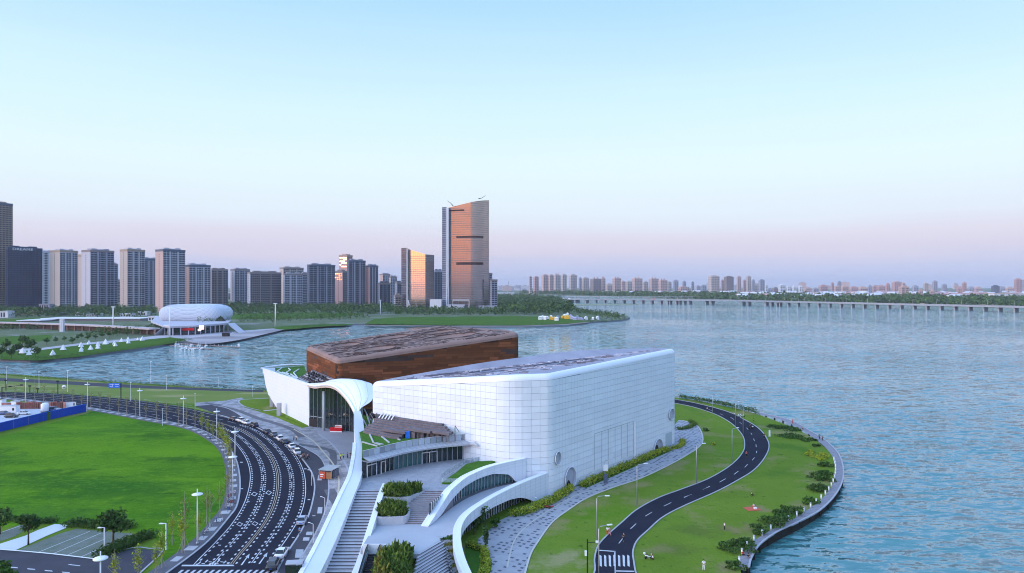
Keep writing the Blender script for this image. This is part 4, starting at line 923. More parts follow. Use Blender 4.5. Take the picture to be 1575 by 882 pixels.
# roof garden of the pavilion
gz = 12.4
gp = [p for p in offs(fac, 0)] + [V3(-9.5, 166), V3(-36.5, 183.7), V3(-37.5, 194), V3(-43.5, 196.5), V3(-41.4, 184.5), V3(-41.3, 180), V3(-38.9, 174), V3(-37, 168), V3(-35.8, 163)]
b = MB(); b.slab([V3(p.x, p.y) for p in gp], 11.3, gz); b.build('roof_lawn', ROOFGRASS, tb, kind='stuff')
def c9(pts): return conv(pts, 6.3, 560, 560)
for ln in [[(0, 440), (30, 500), (65, 620), (100, 630), (180, 660), (270, 700), (350, 742)], [(-10, 540), (35, 630), (90, 640), (150, 690), (245, 768)], [(30, 630), (60, 700), (90, 765), (185, 785)], [(90, 765), (160, 790)], [(-15, 760), (50, 780), (130, 800)], [(60, 520), (75, 560), (100, 620)]]:
    b = MB(); b.strip([g(x, y, gz) for x, y in c9(ln)], .34, -.02, .22); b.build('garden_kerb', M('g', (.45, .46, .5), .8) if 0 else CONC, tb)
# fan of mauve stone seating against the wall
wf = (V3(-.8, 159.6) - V3(-38.5, 184.5)).normalized(); wn = V3(wf.y, -wf.x)
def wq(s, o, z): p = V3(-38.5, 184.5) + wf * s + wn * o; return V3(p.x, p.y, z)
st = [(2.5, 26, .6, 15.4), (3, 28, 1.7, 15.1), (3.5, 29.5, 2.8, 14.85), (4, 28, 3.9, 14.55), (4, 24, 5.0, 14.2), (3, 22, 6.0, 13.9), (2.5, 19, 7.0, 13.6), (2.5, 19.5, 8.0, 13.25), (2.5, 19.5, 9.0, 12.95)]
for k, (s0, s1, o, z) in enumerate(st):
    b = MB(); pts = [wq(s0 + .55 * k, o - .5, z), wq(s0 + 2 + .55 * k, o, z), wq((s0 + s1) / 2, o + .25, z), wq(s1 - 2.5, o + .5, z), wq(s1, o + .1, z)]
    b.strip(pts, 1.15, gz - z - .1, 0); b.build('seating_step', STONE, tb)
for (s0, s1, o, z) in [(19, 26.5, 5.5, 14.6), (24.5, 31.5, 4.4, 14.6), (13, 20, 7.2, 14.0)]:
    b = MB(); b.strip([wq(s0, o, z), wq((s0 + s1) / 2, o + .5, z + .1), wq(s1, o - .2, z)], 2.2, -.55, 0); cn_ = b.build('canopy_slab', STONE, tb)
    for k in range(5):
        p = wq(s0 + (s1 - s0) * (k + .5) / 5, o + .8, 0); b = MB(); b.box(p.x - .12, p.x + .12, p.y - .12, p.y + .12, gz, z - .5); b.build('pillar', STONE, tb)
for (s, o) in ((2.0, 1.2), (3.2, 3.0), (4.6, 2.0), (31.8, 3.2)):
    b = MB(); p = wq(s, o, 0); b.tube([V3(p.x, p.y, gz), V3(p.x, p.y, 16.0)], .1, 5); b.tube([V3(p.x, p.y, 16), wq(s + 1.6, o + .4, 14.8)], .1, 5); b.build('frame_post', STONE, tb)
b = MB(); p = wq(3.6, 2.6, 15.3); b.tube([p - wn * .25, p + wn * .25], .75, 14); b.build('round_vent', BLACKM, tb)
for k in range(5):
    b = MB(); b.strip([wq(5 + k * 1.1, .4, 15.75), wq(6.6 + k * 1.1, 3.2, 15.1)], .3, 0, .12); b.build('rail_bar', TEXTW, tb)
b = MB(); p = g(627.5, 674, gz); b.obox(p + V3(0, 0, .8), (.55, 0, 0), (0, .45, 0), (0, 0, .8)); b.build('bin', SIGNB, tb)

# ---------------------------------------------------- upper terrace, stair, planters, arches
terr = wroot('terrace', (-18, 145, 0), 'stepped grey paved museum terrace between the staircase and the two white arched walls', 'terrace')
a1 = smooth([V3(-15.9, 129.6), V3(-14.2, 135), V3(-12.1, 141.5), V3(-9.1, 148), V3(-4.0, 154.6), V3(3.2, 159.9)], 6)
up_poly = [V3(-32, 141.6), V3(-26.4, 141.2), V3(-21.5, 141.6), V3(-12.2, 141.6)] + [p for p in offs(a1, -1.7) if p.y > 142.3] + [V3(-.8, 159.6), V3(-11, 167.2)] + [V3(p.x, p.y) for p in fac[::-1]] + [V3(-33.2, 150)]
TPAV = M('terrace_paving', (.29, .30, .33), .8, (.38, .39, .43), .5, 5); layer(TPAV, (.17, .18, .22), .7, .04, .0, tex='DISTANCE_TO_EDGE', amount=.55)
b = MB(); b.slab(up_poly, 0, UT); b.build('upper_deck', TPAV, terr)
arch2_px = [(842.7, 727.8, 5.4), (815, 738.5, 5.4), (789, 749.7, 5.4), (761.8, 763.5, 5.4), (743, 775, 5.4), (731.6, 782.7, 5.4), (721, 791.5, 5.4), (714, 800.5, 5.3), (709.5, 811, 5.2), (708.3, 822, 5.0), (709, 834, 4.7), (711.5, 847, 4.2), (717, 864, 3.2), (725, 882, 2.2), (735, 902, 1.2)]
a2 = smooth([g(x, y, z) for x, y, z in arch2_px], 5)
low_poly = [V3(-26.3, 131.5)] + [V3(-15.9, 131.2)] + [V3(p.x, p.y) for p in a1 if p.y > 131.3] + [V3(8, 161)] + [V3(p.x, p.y) for p in offs(a2, .7) if p.y > 124.2] + [V3(-12.3, 123.9), V3(-16.3, 116.6), V3(-21.5, 116.6), V3(-21.5, 118.45), V3(-26.3, 118.45)]
LPAV = M('lower_paving', (.36, .38, .42), .8, (.43, .45, .50), .15, 6); layer(LPAV, (.22, .24, .28), .09, .60, .68, 6, amount=.6)
b = MB(); b.slab(low_poly, LTZ - .8, LTZ); b.build('lower_deck', LPAV, terr)
# treads between the decks
n = 17
for k in range(n):
    t = k / n; y0 = 131.0 + 10.4 * t; y1 = 131.0 + 10.4 * (k + 1) / n; xr = np.interp(y0, [130, 135, 141.5], [-16.0, -14.4, -12.4])
    b = MB(); b.box(-20.6 + .05 * (k % 2), xr, y0, y1 + .25, LTZ - .3, LTZ + (UT - LTZ) * (k + 1) / n); b.build('step', M('pinkish_step', (.33, .29, .31), .8, (.39, .36, .38), 1., 3) if k == 0 else bpy.data.materials['pinkish_step'], terr)
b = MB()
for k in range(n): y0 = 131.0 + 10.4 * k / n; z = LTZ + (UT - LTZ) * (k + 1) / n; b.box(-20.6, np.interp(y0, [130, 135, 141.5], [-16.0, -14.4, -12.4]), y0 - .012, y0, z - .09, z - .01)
b.build('step_shade_strip', RISER, terr, kind='stuff')  # thin dark strips on the risers, painting the shade below each tread
b = MB(); b.box(-26.3, -20.6, 131.0, 141.5, LTZ - .5, LTZ + .02); b.slab([V3(-26.3, 131), V3(-20.6, 131), V3(-20.6, 141.2), V3(-26.3, 141.2)], 3, lambda x, y: LTZ + (UT - LTZ) * (y - 131) / 10.4 * .9); b.build('planter_base', CONC, terr)

stair = wroot('outdoor_staircase', (-29.5, 130, 0), 'long straight outdoor staircase of broad grey stone steps climbing between two white walls', 'staircase')
n = 27
for k in range(n + 4):
    kk = k - 4; y0 = 118.0 + 23.6 * kk / n; y1 = y0 + 23.6 / n; z = UT * (kk + 1) / n
    if z < .05: continue
    xl = np.interp(y0, [100, 118, 130, 141.6], [-33.2, -32.5, -31.8, -31.7]); b = MB(); b.box(xl - .4, -27.0 + .35, y0, y1 + .02, z - .5, z); b.build('step', TREAD, stair)
    b = MB(); b.box(xl - .4, -27.0 + .36, y0 - .03, y0 + .05, z - .12, z + .006); b.build('nosing', RISER, stair)
b = MB()
SE2 = [(142.6, 8.5), (138, 7.9), (132, 6.1), (125, 4.0), (118, 1.9), (108, .9)]
for dx0, dx1 in ((-27.0, -25.9),):
    A_ = smooth([V3(dx0, y, z) for y, z in SE2], 4); B_ = smooth([V3(dx1 - .12 * 0, y, z) for y, z in SE2], 4)
    b.ribbon(B_, A_); b.ribbon([V3(p.x, p.y, 0) for p in B_], B_); b.ribbon(A_, [V3(p.x, p.y, 0) for p in A_]); b.add([A_[0], B_[0], V3(B_[0].x, B_[0].y, 0), V3(A_[0].x, A_[0].y, 0)], [(3, 2, 1, 0)])
b.build('side_wall', WHITE_P, stair)
b = MB()
for k in range(5): pass
# escalator
esc = wroot('escalator', (-23.5, 115, 0), 'dark outdoor escalator with steel balustrades between the stair wall and the large bush', 'escalator')
def ez(y): return np.interp(y, [104, 116.5, 118], [-.2, 3.9, 4.0])
for k in range(24):
    y = 104.5 + k * .52; b = MB(); b.box(-24.6, -23.2, y, y + .50, ez(y) - .45, ez(y) - .02); b.build('escalator_step', BLACKM, esc)
for x in (-24.95, -22.85):
    b = MB(); A_ = [V3(x, y, ez(y)) for y in (104, 110, 116.5, 118.2)]; b.strip(A_, .35, -.8, .1); b.build('skirt', STEEL, esc)
    b = MB(); b.strip(A_, .05, .1, .95); b.build('balustrade', GLASSG, esc)
    b = MB(); b.tube([p + V3(0, 0, 1.0) for p in A_] + [V3(x, 118.6, 4.7)], .09, 6); b.build('handrail', BLACKM, esc)
b = MB(); b.box(-25.85, -21.8, 118.25, 118.5, 2.2, 5.0); b.build('end_wall', WHITE_P, esc)
b = MB(); b.box(-25.85, -25.2, 108, 118.2, 0.1, 1.0); b.build('plinth', PAVE_D, esc)

def arch_wall(name, path, zt, zb, thick, label, mat=WHITE, panel=2.4):
    """curved wall following path; zt top heights, zb underside heights (an arch opening where above the deck)"""
    root = wroot(name, tuple(path[len(path) // 2].xy) + (0,), label, 'arched wall')
    n = len(path); O = path; I = offs(path, -thick)
    T = [V3(p.x, p.y, z) for p, z in zip(O, zt)]; TI = [V3(p.x, p.y, z) for p, z in zip(I, zt)]
    Bm = [V3(p.x, p.y, z) for p, z in zip(O, zb)]; BI = [V3(p.x, p.y, z) for p, z in zip(I, zb)]
    b = MB(); b.ribbon(Bm, T, 0, False); b.ribbon(T, TI); b.ribbon(TI, BI); b.ribbon(BI, Bm)
    b.add([Bm[0], T[0], TI[0], BI[0], Bm[-1], T[-1], TI[-1], BI[-1]], [(3, 2, 1, 0), (4, 5, 6, 7)]); b.build('wall', WHITE_P, root)
    return root, T, TI, Bm
# path runs so that 'right' (outward) faces the camera
pa = resample([V3(p.x, p.y) for p in a1], 1.0); n = len(pa)
ztop = [np.interp(i / (n - 1), [0, .12, .3, .5, .7, 1], [4.15, 5.6, 7.7, 8.6, 8.95, 9.3]) for i in range(n)]
zbot = [np.interp(i / (n - 1), [0, .10, .16, .30, .45, .60, .75, .88, .93, 1], [4, 4, 4.15, 5.5, 6.6, 7.15, 7.2, 6.2, 4.0, 4.0]) for i in range(n)]
ar1, T1, TI1, B1 = arch_wall('arched_wall', pa, ztop, zbot, 1.5, 'upper white arched wall sweeping up from the lower terrace to the tiled hall')
def seams(root, T, Bm, step, lev, nn_sign=1):
    b = MB(); n = len(T)
    for i in range(2, n - 1, step):
        d = out_n(T[i - 1], T[i + 1]) * .012; b.obox((T[i] + Bm[i]) / 2 + d, (T[i + 1] - T[i - 1]).normalized() * .025, d, V3(0, 0, (T[i].z - Bm[i].z) / 2))
    for f in lev:
        b.ribbon([t + V3(0, 0, -f - .02) + out_n(T[max(i - 1, 0)], T[min(i + 1, n - 1)]) * .015 for i, t in enumerate(T) if t.z - f > Bm[i].z + .05], [t + V3(0, 0, -f + .02) + out_n(T[max(i - 1, 0)], T[min(i + 1, n - 1)]) * .015 for i, t in enumerate(T) if t.z - f > Bm[i].z + .05])
    b.build('seam', bpy.data.materials['tile_seam'], root, kind='stuff')
seams(ar1, T1, B1, 2, (.75, 1.5))
gl1 = offs(pa, -1.2)
for i in range(int(.10 * n), int(.93 * n), 1):
    a, c = gl1[i], gl1[i + 1]; b = MB(); b.add([V3(a.x, a.y, LTZ), V3(c.x, c.y, LTZ), V3(c.x, c.y, 7.3), V3(a.x, a.y, 7.3)], [(0, 1, 2, 3)]); b.build('glass_pane', GLASSG if i > .45 * n else GLASSD, ar1)
    nn = out_n(a, c); b = MB(); b.obox(V3(c.x, c.y, (LTZ + 7.3) / 2) + nn * .1, (c - a).normalized() * .05, nn * .1, (0, 0, (7.3 - LTZ) / 2)); b.build('mullion', MULL if i > .45 * n else WPOLE, ar1)
# second arch
pb = resample([V3(p.x, p.y) for p in a2[::-1]], 1.0); n = len(pb); a2r = a2[::-1]; LA = cumlen([V3(p.x, p.y) for p in a2r])
ztop = [np.interp(i * LA[-1] / (n - 1), LA, [p.z for p in a2r]) for i in range(n)]
yb = [p.y for p in pb]
zbot = []
for i, p in enumerate(pb):
    if p.y < 122: zbot.append(max(0, ztop[i] - 1.5 - (122 - p.y) * .0))
    else: zbot.append(np.interp(p.y, [122, 128, 135, 143, 149, 152.5, 154.5, 156, 157.2, 163], [3.2, 3.3, 3.35, 3.3, 3.0, 2.4, 1.6, .8, 0, 0]))
ar2, T2, TI2, B2 = arch_wall('arched_wall', pb, ztop, zbot, 1.4, 'lower white arched wall curling round the lower terrace beside the dotted promenade')
seams(ar2, T2, B2, 2, (.8, 1.6, 2.4, 3.2, 4.0))
for rt, T_, TI_ in ((ar1, T1, TI1), (ar2, T2, TI2)):
    b = MB(); b.ribbon([p + V3(0, 0, .05) + out_n(T_[max(i - 1, 0)], T_[min(i + 1, len(T_) - 1)]) * .06 for i, p in enumerate(T_)], [p + V3(0, 0, .05) - out_n(T_[max(i - 1, 0)], T_[min(i + 1, len(T_) - 1)]) * .8 for i, p in enumerate(T_)])
    b.ribbon([p + V3(0, 0, -.12) + out_n(T_[max(i - 1, 0)], T_[min(i + 1, len(T_) - 1)]) * .06 for i, p in enumerate(T_)], [p + V3(0, 0, .05) + out_n(T_[max(i - 1, 0)], T_[min(i + 1, len(T_) - 1)]) * .06 for i, p in enumerate(T_)])
    b.build('coping', WHITE, rt)
gl2 = offs(pb, -2.6)
for i in range(n - 1):
    if not (113 < pb[i].y < 159): continue
    a, c = gl2[i], gl2[i + 1]; zt_ = min(3.4, max(1.5, ztop[i] - 1.2)); b = MB(); b.add([V3(a.x, a.y, 0), V3(c.x, c.y, 0), V3(c.x, c.y, zt_), V3(a.x, a.y, zt_)], [(0, 1, 2, 3)]); b.build('glass_pane', GLASSD, ar2)
    nn = out_n(a, c); b = MB(); b.obox(V3(c.x, c.y, zt_ / 2) + nn * .1, (c - a).normalized() * .05, nn * .1, (0, 0, zt_ / 2)); b.build('mullion', WPOLE if 143 < pb[i].y < 150 else MULL, ar2)
# descending steps and planted wedges towards the camera
low = wroot('terrace_steps', (-14, 115, 0), 'fine parallel steps descending from the lower terrace with wedge-shaped planted beds along the white wall', 'steps')
A0, A1 = g(643, 851, 4.0), g(680, 829.5, 4.0)
dS = (V3(A1.x, A1.y) - V3(A0.x, A0.y)).normalized(); nS = V3(dS.y, -dS.x)
if nS.y > 0: nS = -nS
A0 = V3(-16.2, 116.8); W0 = V3(-12.4, 123.7); ww = V3(2.5, -6.1)
def step_ends(off):
    p = A0 + nS * off; dx, dy = W0.x - p.x, W0.y - p.y; det = dS.x * -ww.y + ww.x * dS.y
    return p, (dx * -ww.y + ww.x * dy) / det
for k in range(17):
    p, tt = step_ends(k * .47 + .23); zk = V3(0, 0, LTZ - .02 - k * .235); b = MB(); b.strip([p - dS * (.87 * k) + zk, p + dS * tt + zk], .52, -.4, 0); b.build('step', bpy.data.materials['step_stone'], low)
b = MB()
for k in range(17):
    p, tt = step_ends(k * .47 + .48); b.obox(V3(p.x, p.y, LTZ - .08 - k * .235) + dS * (tt / 2 - .43 * k), dS * (tt / 2 + .43 * k), nS * .03, (0, 0, .05))
b.build('step_edge', RISER, low, kind='stuff')
wedges = []
c10 = lambda pts: conv(pts, 7.875, 560, 790)
for k, (x0, y0, x1, y1, x2, y2) in enumerate([(930, 325, 1155, 250, 1160, 312), (965, 395, 1160, 345, 1165, 385), (1010, 475, 1165, 415, 1175, 462), (1055, 558, 1185, 500, 1190, 548), (1065, 652, 1215, 585, 1225, 630), (1120, 722, 1250, 672, 1265, 712)]):
    z = 3.95 - k * .52; tri = [g(x, y, z) for x, y in c10([(x0, y0), (x2, y2), (x1, y1)])]
    b = MB(); b.slab(tri, z - .8, z); o = b.build('planted_bed', CONC, low)
    wedges.append((tri, z))
b = MB(); b.slab([V3(-21.5, 101), V3(-5, 101), V3(-6.5, 115), V3(-11, 120.5), V3(-20, 117)], -.1, .05); b.build('landing', PAVE_L, low)
# green roof patch with glass balustrade
def c8(pts): return conv(pts, 3.645, 460, 640)
gr = wroot('raised_lawn', (-10, 150, 0), 'small sloping triangular lawn on the upper terrace beside the upper arched wall', 'lawn bed')
poly = [g(x, y, 7.6) for x, y in c8([(800, 378), (835, 352), (880, 325), (935, 283), (1000, 268), (1108, 264), (1010, 310), (950, 340), (900, 372), (860, 380)])]
b = MB(); b.slab(poly, 7.3, lambda x, y: 7.6 + max(0, (y - 142)) * .03); b.build('turf', ROOFGRASS, gr, kind='stuff')
def clear_mat():
    m = M('clear_balustrade', (.42, .52, .56), .1); m.node_tree.nodes['Principled BSDF'].inputs['Alpha'].default_value = .35; return m
edge = [g(x, y, 7.5) for x, y in c8([(885, 378), (797, 378), (800, 350), (880, 300), (940, 262), (1040, 252), (1085, 262)])]
for i, (a, c) in enumerate(zip(resample(edge, 1.4), resample(edge, 1.4)[1:])):
    b = MB(); b.obox((a + c) / 2 + V3(0, 0, .55), (c - a) * .47, out_n(a, c) * .02, (0, 0, .5)); b.build('balustrade_panel', clear_mat() if i == 0 else bpy.data.materials['clear_balustrade'], gr)
    b = MB(); b.tube([a, a + V3(0, 0, 1.15)], .05, 5); b.build('baluster', STEEL, gr)

# ============================================================ foliage tools
def leafcloud(rg, n, c, rad, size, clumps=0, up=0.0, hollow=.55):
    """n leaf faces spread through an uneven crown; returns (verts, faces)"""
    c = np.array(c); rad = np.array(rad)
    if clumps:
        d = rg.normal(size=(clumps, 3)); d /= np.linalg.norm(d, axis=1)[:, None]; cc = d * (rg.uniform(.35, .85, (clumps, 1))); cr = rg.uniform(.28, .5, clumps)
        k = rg.integers(0, clumps, n); e = rg.normal(size=(n, 3)); e /= np.linalg.norm(e, axis=1)[:, None]
        p = cc[k] + e * cr[k][:, None] * rg.uniform(.6, 1.05, (n, 1))
    else:
        e = rg.normal(size=(n, 3)); e /= np.linalg.norm(e, axis=1)[:, None]; p = e * rg.uniform(hollow, 1.05, (n, 1))
    p = p * rad + c
    a = rg.normal(size=(n, 3)); a[:, 2] *= (1 - up); a /= np.linalg.norm(a, axis=1)[:, None]
    b_ = rg.normal(size=(n, 3))
    if up: b_ = np.tile([0., 0., 1.], (n, 1)) * (1 + up) + rg.normal(size=(n, 3)) * (1.2 - up)
    b_ = b_ - (b_ * a).sum(1)[:, None] * a; b_ /= np.linalg.norm(b_, axis=1)[:, None]
    s = size * rg.uniform(.6, 1.3, (n, 1)); t = s * (1 + 2.2 * up)
    V = np.stack([p - a * s * .5, p + a * s * .5 * (1 - up * .7) - b_ * t * .15, p + b_ * t, p - a * s * .5 * (1 - up * .5) + b_ * t * .7], 1).reshape(-1, 3)
    i = np.arange(n)[:, None] * 4 + np.arange(4)[None]
    return V, i
def npmesh(name, Vs, Fs, mat):
    V = np.concatenate(Vs); o = 0; G = []
    for v, f in zip(Vs, Fs): G.append(f + o); o += len(v)
    Fq = np.concatenate(G); me = bpy.data.meshes.new(name); n = len(Fq)
    me.vertices.add(len(V)); me.vertices.foreach_set('co', V.astype(np.float32).ravel())
    me.loops.add(n * 4); me.loops.foreach_set('vertex_index', Fq.astype(np.int32).ravel())
    me.polygons.add(n); me.polygons.foreach_set('loop_start', np.arange(n, dtype=np.int32) * 4); me.polygons.foreach_set('loop_total', np.full(n, 4, dtype=np.int32))
    me.materials.append(mat); me.update(calc_edges=True); return me
def addobj(name, me, parent=None, **kw):
    o = bpy.data.objects.new(name, me); COL.objects.link(o); o.parent = parent
    for k, v in kw.items(): o[k] = v
    return o
def inpoly(x, y, P):
    c = False; n = len(P)
    for i in range(n):
        a, q = P[i], P[i - 1]
        if (a[1] > y) != (q[1] > y) and x < (q[0] - a[0]) * (y - a[1]) / (q[1] - a[1]) + a[0]: c = not c
    return c
rg = np.random.default_rng(4)
def wood(name, polypx, spacing, hr, mat, nleaf=26, leaf=1.5, wide=.55, z=0.2):
    """a far wood that reads as one mass: many small crowns in one object"""
    P = [g(x, y, z) for x, y in polypx]; xs = [p.x for p in P]; ys = [p.y for p in P]; Vs = []; Fs = []
    nx = int((max(xs) - min(xs)) / spacing) + 1; ny = int((max(ys) - min(ys)) / spacing) + 1
    for i in range(nx):
        for j in range(ny):
            x = min(xs) + (i + rg.uniform(-.1, 1.1)) * spacing; y = min(ys) + (j + rg.uniform(-.1, 1.1)) * spacing
            if not inpoly(x, y, P): continue
            h = rg.uniform(*hr) * (1 + .35 * noise.noise(Vector((x * .01, y * .01, 0)))); w = h * wide * rg.uniform(.8, 1.2)
            v, f = leafcloud(rg, nleaf, (x, y, z + h * .55), (w, w, h * .5), leaf * h / 8, hollow=.45); Vs.append(v); Fs.append(f)
    if Vs: return addobj(name, npmesh(name, Vs, Fs, mat), kind='stuff')
def tree_proto(h, r, nleaf, leaf, mat, bark, trunkf=.35, clumps=9, seed=0, up=0., narrow=1.):
    q = np.random.default_rng(seed); root = empty('tree')
    b = MB(); b.tube([V3(0, 0, 0), V3(.05 * h * .1, 0, h * trunkf), V3(0, .03 * h * .3, h * .8)], [h * .028, h * .02, h * .006], 7)
    for k in range(4):
        a = k * 1.7 + seed; z0 = h * (trunkf + .06 * k); b.tube([V3(0, 0, z0), V3(math.cos(a) * r * .55, math.sin(a) * r * .55, z0 + h * .22)], [h * .012, h * .004], 5)
    b.build('trunk', bark, root)
    v, f = leafcloud(q, nleaf, (0, 0, h * (1 + trunkf) / 2), (r, r, h * (1 - trunkf) / 2 * narrow), leaf, clumps, up); addobj('crown', npmesh('crown', [v], [f], mat), root)
    return root

# ============================================================ far towers
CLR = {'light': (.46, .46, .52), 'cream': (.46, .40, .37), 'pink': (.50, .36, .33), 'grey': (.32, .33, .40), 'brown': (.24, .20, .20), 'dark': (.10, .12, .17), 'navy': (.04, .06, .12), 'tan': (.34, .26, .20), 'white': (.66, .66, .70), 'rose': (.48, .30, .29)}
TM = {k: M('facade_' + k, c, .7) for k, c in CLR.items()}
WIN = M('window_glass', (.02, .026, .045), .25, (.04, .05, .08), .06, 2, spec=.3)
WINL = M('blue_window', (.06, .09, .16), .12, spec=.9)
def tower(name, label, x0, xs, x1, ytop, D, mat='light', side='cream', crown='brown', fh=4.1, bay=6.0, rel=28, base=.2, slabh=1.3, sidewin=1, fin=False, cr=4.0, group=None, cat='tower block', plant=True):
    X = (xs - 787.5) / F * D; az = math.atan2(X, D); a = R(rel); m = D / F
    w1 = (x1 - xs) * m / math.cos(a); w2 = max(6., (xs - x0) * m / math.sin(a)) if xs > x0 else 18.
    zt = zat(ytop, D); h = zt - base
    root = empty(name, (X, D, base), a - az, label, cat, group)
    b = MB(); b.box(.4, w1 - .4, .4, w2 - .4, 0, h - cr * .3); b.build('glazing', WIN, root)
    b = MB(); nf = int((h - cr) / fh)
    for k in range(nf + 1): b.box(0, w1, 0, w2, k * fh, k * fh + slabh)
    nb = max(2, round(w1 / bay))
    if fin: nb = max(4, round(w1 / 2.6))
    pw = .35 if fin else .55
    for k in range(nb + 1):
        x = k * (w1 - pw) / nb
        for y in ((-.35, .5) if fin else (-.12, .5)),: b.box(x, x + pw, y[0], y[1], 0, h - cr)
        b.box(x, x + pw, w2 - .5, w2 + .12, 0, h - cr)
    if not fin and w1 > 18:
        for f_ in (.32, .66): b.box(w1 * f_ - 1.1, w1 * f_ + 1.1, -.9, .5, 0, h - cr)
    nb2 = max(2, round(w2 / bay))
    for k in range(nb2 + 1): y = k * (w2 - pw) / nb2; b.box(w1 - .5, w1 + .12, y, y + pw, 0, h - cr)
    if fin:
        for k in range(nb2 * 2 + 1): y = k * (w2 - pw) / nb2 / 2; b.box(-.3, .5, y, y + pw, 0, h - cr)
    b.build('facade_grid', TM[mat], root, kind='stuff')
    if not fin:
        b = MB(); b.box(-.35, .3, -.35, w2, 0, h - cr * .8); b.build('side_wall', TM[side], root)  # cream and pink sides carry the low sun's warm tint in their colour
        b = MB()
        for k in range(nf):
            for j in range(sidewin): y = w2 * (j + .7) / (sidewin + .4); b.box(-.42, -.3, y - 1.3, y + 1.3, k * fh + 1.2, k * fh + 2.7)
        b.build('window', WIN, root, kind='stuff')
    b = MB(); b.box(-.5, w1 + .3, -.4, w2 + .3, h - cr, h); b.build('roof_crown', TM[crown], root)
    if plant: b = MB(); b.box(w1 * .12, w1 * .34, w2 * .2, w2 * .7, h, h + 3.0); b.box(w1 * .34, w1 * .62, w2 * .3, w2 * .6, h, h + 1.8); b.box(w1 * .62, w1 * .86, w2 * .2, w2 * .7, h, h + 2.8); b.build('plant_room', TM[mat], root)
    return root
